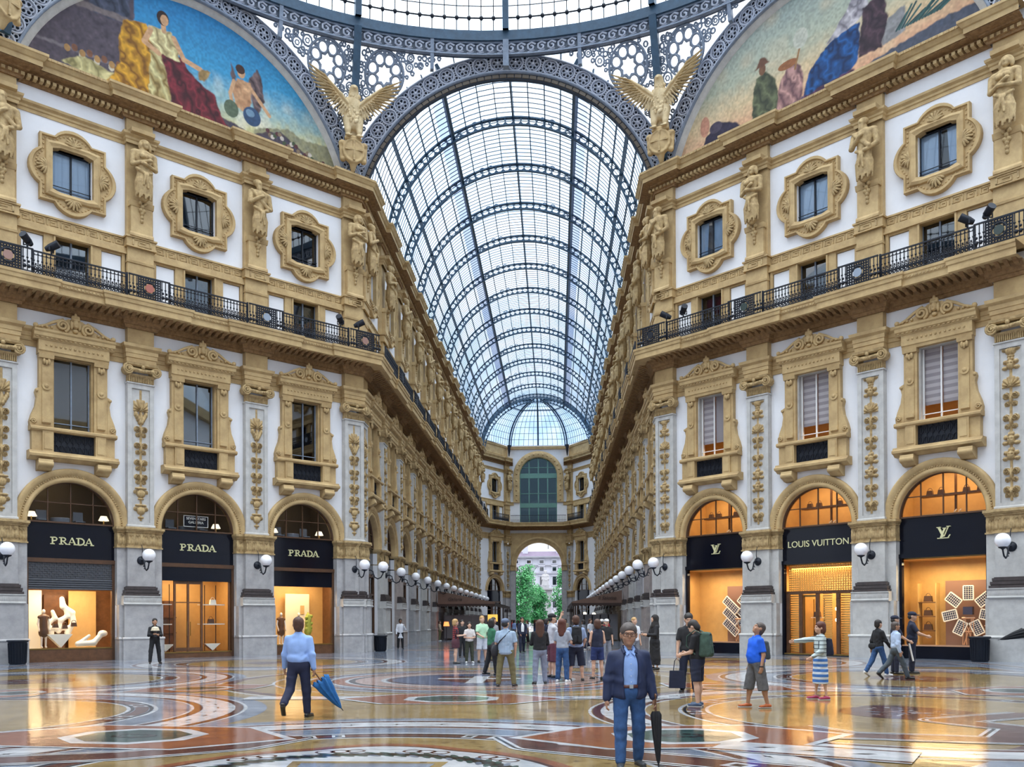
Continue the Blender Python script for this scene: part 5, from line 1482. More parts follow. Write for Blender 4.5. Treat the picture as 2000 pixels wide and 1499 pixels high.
def octstar(cx, cy, rot=0, s=1.):
    f = Inlay(); c_, s_ = math.cos(rot), math.sin(rot)
    def T(P): return [(cx + (x * c_ - y * s_) * s, cy + (x * s_ + y * c_) * s) for x, y in P]
    f.pg(T([(-2.7, 0), (-1.4, 1.35), (1.4, 1.35), (2.7, 0), (1.4, -1.35), (-1.4, -1.35)]), W_, 8)
    f.pg(T([(-2.5, 0), (-1.33, 1.25), (1.33, 1.25), (2.5, 0), (1.33, -1.25), (-1.33, -1.25)]), R_, 9)
    def oc(r): return [(r * 1.15 * math.cos(PI / 8 + k * PI / 4), r * math.sin(PI / 8 + k * PI / 4)) for k in range(8)]
    f.pg(T(oc(1.0)), W_, 10); f.pg(T(oc(.78)), N_, 11)
    for i in range(10): f.disc(*T([(.3 * math.cos(i * .63), .18 * math.sin(i * .63))])[0], .08, K_, 12, 8)
    f.build('octagon_inlay', FM, FLOOR)
# yellow field of the octagon, grey border along the walls
f = Inlay()
octp = [(8.0, -1.), (21.4, -14.4), (21.4, -31.5), (8., -45.), (-8., -45.), (-21.4, -31.5), (-21.4, -14.4), (-8., -1.)]
f.pg([(x * .93, OC.y + (y - OC.y) * .93) for x, y in octp], W_, 1)
f.pg([(x * .925, OC.y + (y - OC.y) * .925) for x, y in octp], B_, 1.3); f.pg([(x * .91, OC.y + (y - OC.y) * .91) for x, y in octp], W_, 1.5); f.pg([(x * .905, OC.y + (y - OC.y) * .905) for x, y in octp], G_, 1.6)
f.pg([(x * .86, OC.y + (y - OC.y) * .86) for x, y in octp], W_, 1.7); f.pg([(x * .855, OC.y + (y - OC.y) * .855) for x, y in octp], B_, 1.75); f.pg([(x * .845, OC.y + (y - OC.y) * .845) for x, y in octp], Y_, 1.8)
f.pg([(-17, -8.6), (-18.4, -18.2), (18.4, -18.2), (17, -8.6), (8, -1.5), (-8, -1.5)], G_, 1.86)
for y in (-17.6, -13.0, -8.0, -4.0): f.pg([(-16 + abs(y) * -.0, y), (16, y), (16, y + .16), (-16, y + .16)], W_, 1.9); f.pg([(-16, y + .3), (16, y + .3), (16, y + .62), (-16, y + .62)], (P_, B_)[y > -10], 1.9)
f.build('field_inlay', FM, FLOOR)
roundel(.3, -42.1, 'wreath'); roundel(-9.5, -35.6, 'crest'); roundel(9.35, -34.6, 'crest'); roundel(-13.2, -25.3, 'crest', .95); roundel(13.4, -24.6, 'crest', .95); roundel(-9.6, -13.6, 'crest', .95); roundel(9.8, -13.4, 'crest', .95)
octstar(.28, -31.6); octstar(-3.95, -38.3, -.12); octstar(4.62, -38.15, .1); octstar(-6.9, -28.4, .7, .8); octstar(7.2, -27.9, -.7, .8); octstar(-11, -30, 1.6, .7); octstar(14, -29.4, .6, .8)
# central medallion with a white cross on red, set in blue
f = Inlay(); cx, cy = .3, -24.8
f.disc(cx, cy, 7.9, G_, 1.9, 96); f.ring(cx, cy, 7.5, 7.6, W_, 2.1); f.ring(cx, cy, 7.1, 7.42, B_, 2.1); f.ring(cx, cy, 6.0, 6.08, W_, 2.1); f.disc(cx, cy, 5.3, G_, 4, 96)
for r0, r1, c in ((5.1, 5.2, W_), (4.85, 5.05, B_), (4.4, 4.5, W_), (4.0, 4.35, R_), (3.9, 4.0, W_), (3.7, 3.88, K_), (2.95, 3.7, P_), (2.8, 2.95, W_), (2.6, 2.75, B_)): f.ring(cx, cy, r0, r1, c, 5)
f.disc(cx, cy, 2.6, U_, 5)
f.pg([(cx - 1.3, cy + 1.5), (cx + 1.3, cy + 1.5), (cx + 1.2, cy - .4), (cx, cy - 1.8), (cx - 1.2, cy - .4)], B_, 6)
f.line((cx, cy + 1.5), (cx, cy - 1.75), .5, W_, 7); f.line((cx - 1.28, cy + .35), (cx + 1.28, cy + .35), .5, W_, 7)
f.build('cross_inlay', FM, FLOOR)
# straight bands and key-shaped corners linking the roundels
f = Inlay()
def band(P, k=7):
    f.path(P, .95, W_, k); f.path(P, .83, K_, k + .3); f.path(P, .72, W_, k + .6); f.path(P, .6, B_, k + .9)
    for a, b in zip(P, P[1:]):
        n = int(math.hypot(b[0] - a[0], b[1] - a[1]) / 1.4)
        for i in range(1, n): 
            x, y = a[0] + (b[0] - a[0]) * i / n, a[1] + (b[1] - a[1]) * i / n; f.disc(x, y, .24, W_, k + 1.1, 4); f.disc(x, y, .12, K_, k + 1.2, 4)
band([(2.1, -38.2), (2.45, -39.35), (3.3, -39.9), (6.5, -42)]); band([(-1.4, -38.3), (-1.9, -39.4), (-3.2, -40.3), (-6.5, -41.4)])
band([(6.6, -36.9), (7.1, -38.0), (9.3, -38.6), (10.2, -37.2), (9.5, -36.0), (11.5, -34.9)])
band([(14.5, -33), (12.6, -35.6), (11.0, -38.5)])
for P in ([(5.0, -39.1), (7.3, -40.3)], [(-5.6, -39.4), (-8.2, -40.4)]):
    f.path(P, 1.15, W_, 9); f.path(P, 1.03, B_, 9.3); f.path(P, .8, W_, 9.6)
    for i in range(1, 4): f.disc(P[0][0] + (P[1][0] - P[0][0]) * i / 4, P[0][1] + (P[1][1] - P[0][1]) * i / 4, .18, K_, 9.9, 4, .07)
for (a, b) in (((-4.6, -31.4), (-1.5, -31.3)), ((1.9, -31.3), (5.5, -31.2))):
    f.line(a, b, .9, W_, 7); f.line(a, b, .8, K_, 7.2); f.line(a, b, .68, W_, 7.4)
    for i in range(5): f.disc(a[0] + (b[0] - a[0]) * (i + .5) / 5, a[1], .15, K_, 7.6, 4, .08)
f.build('band_inlay', FM, FLOOR)
# arcade: stripes and lozenges on grey
f = Inlay()
for i in range(28):
    y = 1.0 + i * 3.02
    if y > 84: break
    f.pg([(-7.2, y), (7.2, y), (7.2, y + .3), (-7.2, y + .3)], W_, 1); f.pg([(-7.2, y + .08), (7.2, y + .08), (7.2, y + .22), (-7.2, y + .22)], (B_, K_)[i % 2], 2)
    f.pg([(-6.6, y + .5), (6.6, y + .5), (6.6, y + 2.8), (-6.6, y + 2.8)], (P_, G_, Y_)[i % 3], 1)
    for x in (-4.4, 0, 4.4): f.pg([(x - 1.6, y + 1.65), (x, y + 2.6), (x + 1.6, y + 1.65), (x, y + .7)], (W_, B_)[i % 2], 2); f.pg([(x - 1.0, y + 1.65), (x, y + 2.25), (x + 1.0, y + 1.65), (x, y + 1.05)], (R_, G_)[i % 2], 3)
f.build('arcade_inlay', FM, FLOOR)
# ------------------------------------------------------------------ the six shops of the octagon
tan = mat('tan_panel', (.62, .38, .14), .5, .15, 2); cream = mat('cream_panel', (.85, .72, .50), .5); walnut = mat('walnut', (.16, .07, .03), .4, .4, 4)
copper = mat('copper_frame', (.70, .40, .25), .3, metal=.6); lampm = mat('warm_lamp', (1, .9, .7), .5, emit=(1, .78, .45), estr=14.); leather = mat('brown_leather', (.10, .05, .03), .4); creamw = mat('ivory_lacquer', (.88, .82, .70), .3)
cellm = mat('solar_cell', (.05, .05, .09), .15); shutterm = mat('grey_shutter', (.09, .095, .11), .4); goldm = mat('gold_lattice', (.70, .45, .14), .35, metal=.5); skinm = mat('mannequin', (.80, .70, .60), .4); greenl = mat('green_leaves', (.30, .32, .04), .6)
SHN = [0]
class Shop:
    def __init__(s, w, i, lab, cat='shopfront'):
        s.w, s.c = w, bays(w)[i]; s.o = empty('shopfront', w.P(s.c), w.rz); tag(s.o, lab, cat); SHN[0] += 1
    def at(s, x, y, z): return s.w.P(s.c + s.w.sg * x, -y, z)
    def put(s, name, mb, mats, x, y, z, lab, cat, group=None, rz=0):
        o = mb.build(name, mats); o.location = s.at(x, y, z); o.rotation_euler = (0, 0, s.w.rz + rz); tag(o, lab, cat, group); return o
    def grp(s, name, x, y, z, lab, cat, group=None, rz=0):
        o = empty(name, s.at(x, y, z), s.w.rz + rz); tag(o, lab, cat, group); return o
    def light(s, x, y, z, e, size, col=(1, .72, .42), sy=None, tilt=0):
        l = bpy.data.lights.new('shop_light', 'AREA'); l.energy = e * 1.9; l.color = col; l.shape = 'RECTANGLE'; l.size = size; l.size_y = sy or .3
        o = link('shop_light', l); o.location = s.at(x, y, z); o.rotation_euler = (tilt, 0, s.w.rz)
    def room(s, z0, z1, d, wl, wb, wr, fl_, ce, nm, y0=.86):
        mb = MB(); X = 2.35
        mb.box(-X - .1, -X, y0, d, z0, z1, 0); mb.box(X, X + .1, y0, d, z0, z1, 1); mb.box(-X - .1, X + .1, d, d + .1, z0, z1, 2); mb.box(-X - .1, X + .1, y0, d + .1, z0 - .1, z0, 3); mb.box(-X - .1, X + .1, y0, d + .1, z1, z1 + .1, 4)
        o = mb.build('wall_shop_%d' % (len([1 for q in bpy.data.objects if q.name.startswith('wall_shop')]) + 1), [wl, wr, wb, fl_, ce]); o.location = s.w.P(s.c); o.rotation_euler = (0, 0, s.w.rz); struct(o, nm, 'wall')
    def front(s, sill=.34, top=4.52, dividers=(), trim_=wood, light_sill=None):
        m = MB(); m.box(-1.93, 1.93, .58, .68, 4.73, 6.37); m.build('fascia', blackpanel, s.o)
        m = MB(); m.box(-1.93, 1.93, .46, .66, 4.54, 4.73); m.box(-1.93, -1.8, .5, .72, 0, 4.54); m.box(1.8, 1.93, .5, .72, 0, 4.54); m.build('frame', trim_, s.o)
        m = MB(); m.box(-1.8, 1.8, .48, .74, 0, sill - .06); m.build('plinth', walnut if trim_ is wood else blackpanel, s.o)
        m = MB(); m.box(-1.8, 1.8, .46, .8, sill - .06, sill); m.build('sill', light_sill or brass, s.o)
        m = MB(); m.box(-1.8, 1.8, .64, .655, sill, top); m.build('pane', shopglass, s.o)
        m = MB(); m.arcsweep([(1.86, -.75), (1.86, -.5), (1.95, -.5), (1.95, -.75)], 6.37, n=28); m.box(-1.92, 1.92, .5, .72, 6.35, 6.42)
        for x in (-.98, 0, .98): m.box(x - .022, x + .022, .6, .68, 6.4, 6.37 + math.sqrt(1.9 ** 2 - x * x) - .02)
        m.box(-1.62, 1.62, .6, .68, 7.28, 7.32); m.build('arch_frame', wood, s.o)
        m = MB(); n = 28; m.prism([(1.88 * math.cos(PI * i / n), 6.4 + 1.86 * math.sin(PI * i / n)) for i in range(n + 1)], .635, .65); m.build('arch_pane', shopglass, s.o)
def stroke(mb, P, w, y0=-.03, y1=.02):
    for (a, b) in zip(P, P[1:]):
        d = Vector((b[0] - a[0], b[1] - a[1])); 
        if d.length < 1e-6: continue
        d.normalize(); t = Vector((-d.y, d.x)) * w / 2; e = d * .005
        mb.prism([(a[0] + t.x - e.x, a[1] + t.y - e.y), (a[0] - t.x - e.x, a[1] - t.y - e.y), (b[0] - t.x + e.x, b[1] - t.y + e.y), (b[0] + t.x + e.x, b[1] + t.y + e.y)], y0, y1)
def serif(mb, x, z, w=.2, h=.045): mb.box(x - w / 2, x + w / 2, -.03, .02, z - h / 2, z + h / 2)
def glyph(ch, x, h):
    """serif capital as raised strokes, returns mesh"""
    m = MB(); t, th = .066 * h / .36, .03 * h / .36
    def stem(a, w=t): m.box(a - w / 2, a + w / 2, -.03, .02, 0, h); serif(m, a, .02 * h / .36, .2 * h / .36); serif(m, a, h - .02 * h / .36, .2 * h / .36)
    if ch in 'PR':
        stem(x + .07 * h / .36)
        P = [(x + .1 * h / .36, h * .96)] + [(x + .15 * h / .36 + .12 * h / .36 * math.sin(a), h * .73 + h * .23 * math.cos(a)) for a in np.linspace(0, PI, 9)] + [(x + .1 * h / .36, h * .5)]
        stroke(m, P, .055 * h / .36)
        if ch == 'R': stroke(m, [(x + .15 * h / .36, h * .5), (x + .32 * h / .36, .02)], t * .9); serif(m, x + .33 * h / .36, .02, .12 * h / .36)
    if ch == 'A':
        c = x + .17 * h / .36; stroke(m, [(c - .15 * h / .36, .02), (c, h)], th); stroke(m, [(c, h), (c + .15 * h / .36, .02)], t); stroke(m, [(c - .1 * h / .36, h * .33), (c + .1 * h / .36, h * .33)], th)
        serif(m, c - .16 * h / .36, .02, .15 * h / .36); serif(m, c + .16 * h / .36, .02, .17 * h / .36)
    if ch == 'D':
        stem(x + .07 * h / .36); P = [(x + .08 * h / .36, h * .96)] + [(x + .14 * h / .36 + .2 * h / .36 * math.sin(a), h * .5 + h * .46 * math.cos(a)) for a in np.linspace(0, PI, 13)] + [(x + .08 * h / .36, h * .04)]; stroke(m, P, .065 * h / .36)
    if ch == 'L': stem(x + .07 * h / .36); stroke(m, [(x + .05 * h / .36, .025), (x + .34 * h / .36, .025)], .05 * h / .36); stroke(m, [(x + .33 * h / .36, 0), (x + .34 * h / .36, h * .28)], .035 * h / .36)
    if ch == 'V':
        c = x + .18 * h / .36; stroke(m, [(c - .16 * h / .36, h), (c, 0)], t); stroke(m, [(c, 0), (c + .15 * h / .36, h)], th); serif(m, c - .16 * h / .36, h - .02, .17 * h / .36); serif(m, c + .16 * h / .36, h - .02, .15 * h / .36)
    return m
def prada(s):
    m = MB(); x = -.86
    for ch in 'PRADA': m.merge(glyph(ch, x / .36 * .33, .33), 0, (x - x / .36 * .33, 0, 0)); x += .37
    o = m.build('lettering', gold_let, s.o); o.location = (.0, .56, 5.38)
def mono(s):
    m = MB(); u = .0018
    def st(a, b, w_, y0=-.03): stroke(m, [(a[0] * u, a[1] * u), (b[0] * u, b[1] * u)], w_ * u, y0)
    st((25, 250), (-75, 12), 46); st((-28, 252), (66, 252), 20); st((-155, 10), (122, 10), 20); st((95, 8), (146, 84), 24)
    st((-122, 280), (-8, 42), 52, -.045); st((116, 290), (8, 46), 22, -.045); st((-168, 277), (-70, 277), 18, -.045); st((68, 290), (160, 290), 18, -.045)
    o = m.build('lettering', gold_let, s.o); o.location = (.05, .56, 5.33)
def text(body, size, loc, mats, par, name='lettering', width=None, ext=.015, shear=0):
    cu = bpy.data.curves.new(name, 'FONT'); cu.body = body; cu.size = size; cu.extrude = ext; cu.shear = shear; cu.align_x = 'CENTER'; cu.align_y = 'CENTER'; cu.materials.append(mats)
    q = bpy.data.objects.new('t', cu); COL.objects.link(q); bpy.context.view_layer.update()
    me = bpy.data.meshes.new_from_object(q.evaluated_get(bpy.context.evaluated_depsgraph_get())); bpy.data.objects.remove(q)
    o = link(name, me, par); o.location = loc; o.rotation_euler = (PI / 2, 0, 0); return o
def handbag(w=.34, h=.24):
    b = MB(); b.prism([(-w / 2, 0), (w / 2, 0), (w / 2 - .04, h), (-w / 2 + .04, h)], -.08, .08); b.tube([(.1 * math.cos(a), 0, h + .12 * math.sin(a)) for a in np.linspace(0, PI, 10)], .013, 5); return b
def table_lamp(s, x, y, z, lab):
    o = s.grp('table_lamp', x, y, z, lab, 'lamp', 'table lamps in the arched windows')
    m = MB(); m.lathe([(.09, 0), (.1, .03), (.04, .06), (.06, .14), (.03, .22), (.02, .3)], n=12); m.build('base', brass, o)
    m = MB(); m.lathe([(.24, .3), (.14, .52)], n=16, cap=False); m.build('lamp_shade', mat('lamp_shade', (.9, .85, .75), .8, emit=(1, .85, .6), estr=1.2), o)
def table(s, x, y, z, lab):
    o = s.grp('dining_table', x, y, z, lab, 'table')
    m = MB(); m.lathe([(.42, .5), (.42, .53)], n=18); m.build('tabletop', white, o)
    m = MB(); m.lathe([(.44, .1), (.43, .52)], n=18, cap=False); m.build('tablecloth', mat('grey_cloth', (.18, .2, .24), .9), o)
# ---- left wall: three shops lettered PRADA
def upper_dining(s, lab, lamps):
    s.room(6.1, 8.95, 3.9, room, room, room, walnut, mat('pale_ceiling', (.5, .45, .36), .8), 'dining room behind the ' + lab)
    for k, x in enumerate(lamps): table_lamp(s, x, 1.05, 6.35, 'small lamp with pale shade, %s of the %s' % ('left side' if x < 0 else 'right side', lab))
    table(s, -.2, 1.5, 6.15, 'round dining table in the ' + lab)
    for x in (-1.0, .6):
        o = s.grp('dining_chair', x, 1.4, 6.12, 'grey dining chair %s of the table in the %s' % ('left' if x < 0 else 'right', lab), 'chair', 'dining chairs upstairs')
        m = MB(); m.box(-.22, .22, -.22, .22, .4, .46); m.build('seat', mat('grey_cloth', (.18, .2, .24), .9), o)
        m = MB(); m.box(-.22, .22, .18, .24, .46, .9); m.build('backrest', MATS['grey_cloth'], o)
        for a in (-.18, .18):
            for b in (-.18, .18): m = MB(); m.box(a - .02, a + .02, b - .02, b + .02, 0, .4); m.build('leg', walnut, o)
    o = s.put('cove_light', MB().box(-.7, .7, -.03, .03, 0, .04), lampm, -.3, 2.4, 8.8, 'warm strip light on the ceiling of the ' + lab, 'lamp', 'cove lights upstairs')
# bay nearest the arcade
s = Shop(DL, 0, 'shopfront with display of clothes nearest the arcade, left octagon wall'); s.front(sill=.55, top=3.9); prada(s)
m = MB(); m.box(-1.8, 1.8, .55, .7, 3.7, 4.54); m.build('transom', blackpanel, s.o)
s.room(.45, 4.5, 2.5, cream, tan, walnut, creamw, cream, 'warm display room behind the shopfront nearest the arcade'); s.light(.2, 1.3, 4.3, 70, 3., sy=1.); s.light(0, .95, 4.0, 30, 3.2, (1, .8, .55))
upper_dining(s, 'arched window nearest the arcade', (-1.5, 1.3))
s.put('backdrop_screen', MB().box(-.75, .75, 0, .06, 0, 2.9), cream, .55, 2.2, .46, 'cream panel standing in the display window nearest the arcade', 'panel')
s.put('picture_strip', MB().box(-.12, .12, 0, .02, 0, .5), tan, .85, 2.16, 2.2, 'small caption strip on the cream display panel', 'notice')
def mannequin(s, x, y, z, lab, cloth, k=1.):
    o = s.grp('mannequin', x, y, z, lab, 'mannequin')
    P = [seg((0, 0, 1.05), (0, 0, 1.4), .12, .15, .05), seg((-.15, 0, 1.42), (.15, 0, 1.42), .07, None, .05), seg((0, 0, 1.45), (0, 0, 1.58), .045, None, .03), ell((0, -.01, 1.68), (.075, .09, .11), .03), ell((0, 0, .98), (.15, .11, .12), .05)]
    for q in (-1, 1): P += [seg((q * .08, 0, .95), (q * .09, -.02, .5), .08, .055), seg((q * .09, -.02, .5), (q * .09, 0, .08), .052, .035), ell((q * .09, -.06, .04), (.045, .11, .04)), seg((q * .19, 0, 1.4), (q * .25, -.02, 1.12), .048, .04), seg((q * .25, -.02, 1.12), (q * .22, -.12, .88), .038, .028), ell((q * .22, -.14, .82), (.03, .04, .07))]
    sculpt('body', P, .02, skinm, o)
    C = [seg((0, 0, .85), (0, 0, 1.42), .17, .17, .05), seg((-.17, 0, 1.42), (.17, 0, 1.42), .09, None, .05), ell((0, 0, .72), (.22, .17, .26), .06)]
    sculpt('coat', C, .025, cloth, o); return o
mannequin(s, -.95, 1.3, .5, 'mannequin in dark clothes left of the cream display panel', walnut)
mannequin(s, .35, 1.7, .5, 'mannequin in a long black coat in front of the cream panel', black)
o = s.put('leafy_garment', MB(), greenl, .75, 1.6, 1.3, 'yellow green patterned garment hanging by the cream panel', 'garment'); bpy.data.objects.remove(o)
P = [seg((0, 0, 0), (.02, 0, .9), .2, .14, .05), seg((.02, 0, .9), (0, 0, 1.1), .1, .04, .05)] + [ell((.17 * math.sin(i * 2.4), -.1, .08 * i), (.1, .07, .1), .02) for i in range(12)]
V_, F_ = nets(*sdf(P, .03)); b = MB(); b.add(V_.tolist(), F_.tolist(), 0, True); s.put('patterned_dress', b, greenl, .82, 1.5, 1.2, 'yellow green patterned dress hanging beside the black coat', 'dress')
s.put('display_plinth', MB().box(-.4, .4, -.3, .3, 0, .35), creamw, -1.0, 1.3, .12, 'low cream plinth under the mannequin in dark clothes', 'plinth')
# middle bay: glazed doors
s = Shop(DL, 1, 'shopfront with brown doors in the middle bay, left octagon wall'); s.front(sill=.3, top=3.9); prada(s)
m = MB(); m.box(-1.8, 1.8, .52, .7, 3.85, 4.54); m.build('transom', blackpanel, s.o)
s.room(.25, 4.5, 3.6, tan, tan, tan, walnut, cream, 'orange lit shop room behind the middle doors of the left octagon wall'); s.light(0, 2.0, 4.3, 80, 3., sy=1.5)
upper_dining(s, 'middle arched window of the left wall', (1.2,))
for i, x in enumerate((-1.13, -.45, .25, 1.73)):
    m = MB(); m.box(x - .05, x + .05, .6, .7, .3, 3.85); m.build('mullion', walnut, s.o)
D = empty('glass_door', (0, 0, 0)); D.parent = s.o
m = MB(); m.box(-1.1, -.5, .62, .68, .32, .5); m.box(-1.1, -.5, .62, .68, 3.7, 3.85); m.box(-.5, .2, .62, .68, .32, .5); m.box(-.5, .2, .62, .68, 3.7, 3.85); m.box(-1.1, .2, .62, .68, 2.75, 2.8); m.build('door_rail', walnut, D)
m = MB(); m.box(-.56, -.53, .54, .58, 1.1, 1.8); m.box(-.37, -.34, .54, .58, 1.1, 1.8); m.build('pull_handle', brass, D)
for x, nm in ((-1.45, 'left'), (.98, 'right')):
    sh = s.grp('display_shelf', x, 1.15, .3, 'glass shelf rack on the %s of the brown doors' % nm, 'shelf', 'shelf racks by the brown doors')
    for z in (1.35, 2.35): m = MB(); m.box(-.32 if x < 0 else -.66, .32 if x < 0 else .66, -.18, .18, z, z + .05); m.build('shelf', creamw, sh)
    for q in (-1, 1): m = MB(); m.box(q * .3 - .015, q * .3 + .015, .1, .13, 0, 3.4); m.build('upright', iron, sh)
for x, z, lab in ((1.05, 2.7, 'white handbag on the upper shelf right of the brown doors'), (.95, 1.7, 'dark handbag on the lower shelf right of the brown doors'), (-1.45, 1.7, 'dark handbag on the lower shelf left of the brown doors')):
    s.put('handbag', handbag(), creamw if 'white' in lab else leather, x, 1.12, z, lab, 'handbag', 'handbags by the brown doors')
for x, nm in ((-1.45, 'left'), (.98, 'right')):
    m = MB(); m.add([(-.42, 0, .36), (.42, 0, .36), (0, 0, 0), (-.42, .3, .36), (.42, .3, .36), (0, .3, 0)], [(0, 1, 2), (5, 4, 3), (0, 3, 4, 1), (1, 4, 5, 2), (2, 5, 3, 0)]); s.put('display_stand', m, creamw, x, .95, .31, 'white wedge shaped display stand at the foot, %s of the brown doors' % nm, 'display stand')
s.put('shelf_unit', MB().box(-.3, .3, 0, .3, 0, 2.6).box(-.34, .34, -.05, .32, .9, .95).box(-.34, .34, -.05, .32, 1.7, 1.75), walnut, -.45, 3.0, .3, 'dark shelf unit seen through the brown doors', 'shelf')
sg = s.grp('hanging_sign', 0.0, .62 + .1, 6.62, 'dark framed sign hanging inside the middle arched window', 'sign')
m = MB(); m.box(-.62, .62, 0, .03, 0, .55); m.build('board', blackpanel, sg)
m = MB(); m.box(-.64, .64, -.02, 0, .53, .56); m.box(-.64, .64, -.02, 0, -.01, .02); m.box(-.64, -.61, -.02, 0, 0, .55); m.box(.61, .64, -.02, 0, 0, .55); m.build('border', mat('silver_letter', (.6, .6, .58), .3), sg)
text('SEVENSTARS', .18, (0, -.02, .41), MATS['silver_letter'], sg); text('GALLERIA', .18, (0, -.02, .22), MATS['silver_letter'], sg)
# outer bay: display with roller shutter
s = Shop(DL, 2, 'shopfront with half raised roller shutter in the outer bay, left octagon wall'); s.front(sill=.62, top=3.3, light_sill=brass); prada(s)
sh = empty('roller_shutter', (0, 0, 0)); sh.parent = s.o
m = MB()
for j in range(7):
    m.box(-1.8, 1.8, .53, .56, 3.84 + j * .1, 3.855 + j * .1)
    for i in range(19): x = -1.8 + i * .2 + .1 * (j % 2); m.box(x - .01, x + .01, .53, .56, 3.84 + j * .1, 3.94 + j * .1)
m.box(-1.8, 1.8, .57, .59, 3.8, 4.54); m.build('grille', shutterm, sh)  # solid dark sheet added behind the bars to block the lit room
m = MB()
for j in range(5): m.prof([(-.55, 3.3 + j * .1), (-.5, 3.33 + j * .1), (-.5, 3.37 + j * .1), (-.55, 3.4 + j * .1), (-.6, 3.4 + j * .1), (-.6, 3.3 + j * .1)], -1.8, 1.8)
m.build('slats', shutterm, sh)
s.room(.45, 4.5, 2.4, cream, walnut, tan, creamw, cream, 'bright display room behind the roller shutter'); s.light(0, 1.2, 4.2, 80, 3., sy=1.); s.light(0, .95, 3.3, 45, 3.2, (1, .8, .52))
upper_dining(s, 'outer arched window of the left wall', (-1.55, 1.6))
s.put('backdrop_screen', MB().box(-.42, .42, 0, .06, 0, 2.8), creamw, -1.32, 1.9, .5, 'cream panel at the left of the bright display', 'panel')
s.put('backdrop_screen', MB().box(-.62, .62, 0, .06, 0, 2.8), tan, .95, 2.1, .5, 'orange wood panel at the right of the bright display', 'panel')
def flame(sx):
    P = []
    for (pts, r) in (([(-.6, 0), (-.75, .45), (-.45, .7), (-.55, 1.0)], .12), ([(-.3, .1), (-.2, .6), (.1, .8), (0, 1.2)], .13), ([(.1, 0), (.35, .5), (.3, .95), (-.1, 1.25), (-.15, 1.6)], .15), ([(-.7, .2), (.2, .25)], .14)):
        for a, b in zip(pts, pts[1:]): P.append(seg((a[0], 0, a[1]), (b[0], 0, b[1]), r, r * .75, .06, (1, .6, 1)))
    return P
V_, F_ = nets(*sdf(flame(1), .03)); b = MB(); b.add(V_.tolist(), F_.tolist(), 0, True)
s.put('flame_sculpture', b, creamw, .0, 1.45, 1.3, 'large white flame shaped sculpture in the bright display', 'sculpture')
m = MB(); m.add([(-.55, 0, .62), (.55, 0, .62), (.05, 0, 0), (-.55, .4, .62), (.55, .4, .62), (.05, .4, 0)], [(0, 1, 2), (5, 4, 3), (0, 3, 4, 1), (1, 4, 5, 2), (2, 5, 3, 0)]); s.put('display_stand', m, creamw, -.35, 1.0, .63, 'white triangular stand under the flame sculpture', 'display stand')
P = [seg((-.5, 0, .12), (.2, 0, .16), .13, .15, .06), seg((.2, 0, .16), (.55, 0, .55), .14, .12, .06), ell((.62, 0, .6), (.22, .16, .16), .06), seg((-.5, 0, .12), (.0, 0, .5), .1, .07, .05)]
V_, F_ = nets(*sdf(P, .03)); b = MB(); b.add(V_.tolist(), F_.tolist(), 0, True); s.put('reclining_sculpture', b, creamw, .95, 1.1, .66, 'white reclining sculpture to the right of the triangular stand', 'sculpture')
mannequin(s, -1.0, 1.2, .62, 'mannequin in dark dress at the left of the flame sculpture', leather)
for i, (x, z) in enumerate(((-.5, 1.55), (-.1, 1.5), (.3, 1.6))):
    s.put('handbag', handbag(.26, .18), leather, x, 1.2, z, 'dark handbag hung on the flame sculpture, %s from the mannequin' % ORD[i], 'handbag', 'handbags on the flame sculpture')
s.put('shelf_unit', MB().box(-.45, .45, 0, .25, 0, 2.6).box(-.5, .5, -.05, .27, .8, .84).box(-.5, .5, -.05, .27, 1.6, 1.64), walnut, -.3, 2.1, .5, 'dark shelf unit behind the flame sculpture', 'shelf')
# ---- right wall: three shops of the leather house
def upper_store(s, lab):
    s.room(6.1, 8.95, 3.0, tan, tan, tan, tan, cream, 'warm shop floor behind the ' + lab); s.light(0, 1.6, 8.8, 55, 3.2, sy=1.2)
    sh = s.grp('display_shelf', 0.1, 1.7, 6.15, 'shelf of bags and shoes in the ' + lab, 'shelf')
    m = MB(); m.box(-1.5, 1.5, -.2, .2, 1.2, 1.26); m.build('shelf', walnut, sh); m = MB(); m.box(-1.5, 1.5, -.3, .25, 0, .4); m.build('counter', tan, sh); m = MB(); m.box(-.04, .04, 0, .1, .4, 2.6); m.build('upright', walnut, sh)
    for i, x in enumerate((-1.1, -.6, .5, 1.1)):
        s.put('handbag', handbag(.3, .22), leather, x + .1, 1.65, 7.42, '%s handbag from the left in the %s' % (ORD[i], lab), 'handbag', 'handbags upstairs')
    for i, x in enumerate((.15, .35)):
        b = MB(); b.tube([(0, -.1, .03), (0, .02, .05), (0, .12, .14)], [.035, .04, .03], 6); b.box(-.01, .01, .1, .12, 0, .12); s.put('shoe', b, creamw, x, 1.55, 6.56, '%s white shoe in the %s' % (('left', 'right')[i], lab), 'shoe', 'white shoes upstairs')
def solar(o, name, x, z, w, h, rot, y=0.):
    p = empty(name, (x, y, z)); p.rotation_euler = (0, rot, 0); p.parent = o
    m = MB(); m.box(-w / 2, w / 2, 0, .03, -h / 2, h / 2); m.build('cells', cellm, p)
    m = MB(); t = .025
    for a in (-1, 1): m.box(a * w / 2 - t, a * w / 2 + t, -.02, .04, -h / 2, h / 2); m.box(-w / 2, w / 2, -.02, .04, a * h / 2 - t, a * h / 2 + t)
    for i in range(1, 4): m.box(-w / 2 + w * i / 4 - .006, -w / 2 + w * i / 4 + .006, -.012, 0, -h / 2, h / 2)
    for i in range(1, 7): m.box(-w / 2, w / 2, -.012, 0, -h / 2 + h * i / 7 - .006, -h / 2 + h * i / 7 + .006)
    m.build('panel_frame', creamw, p)
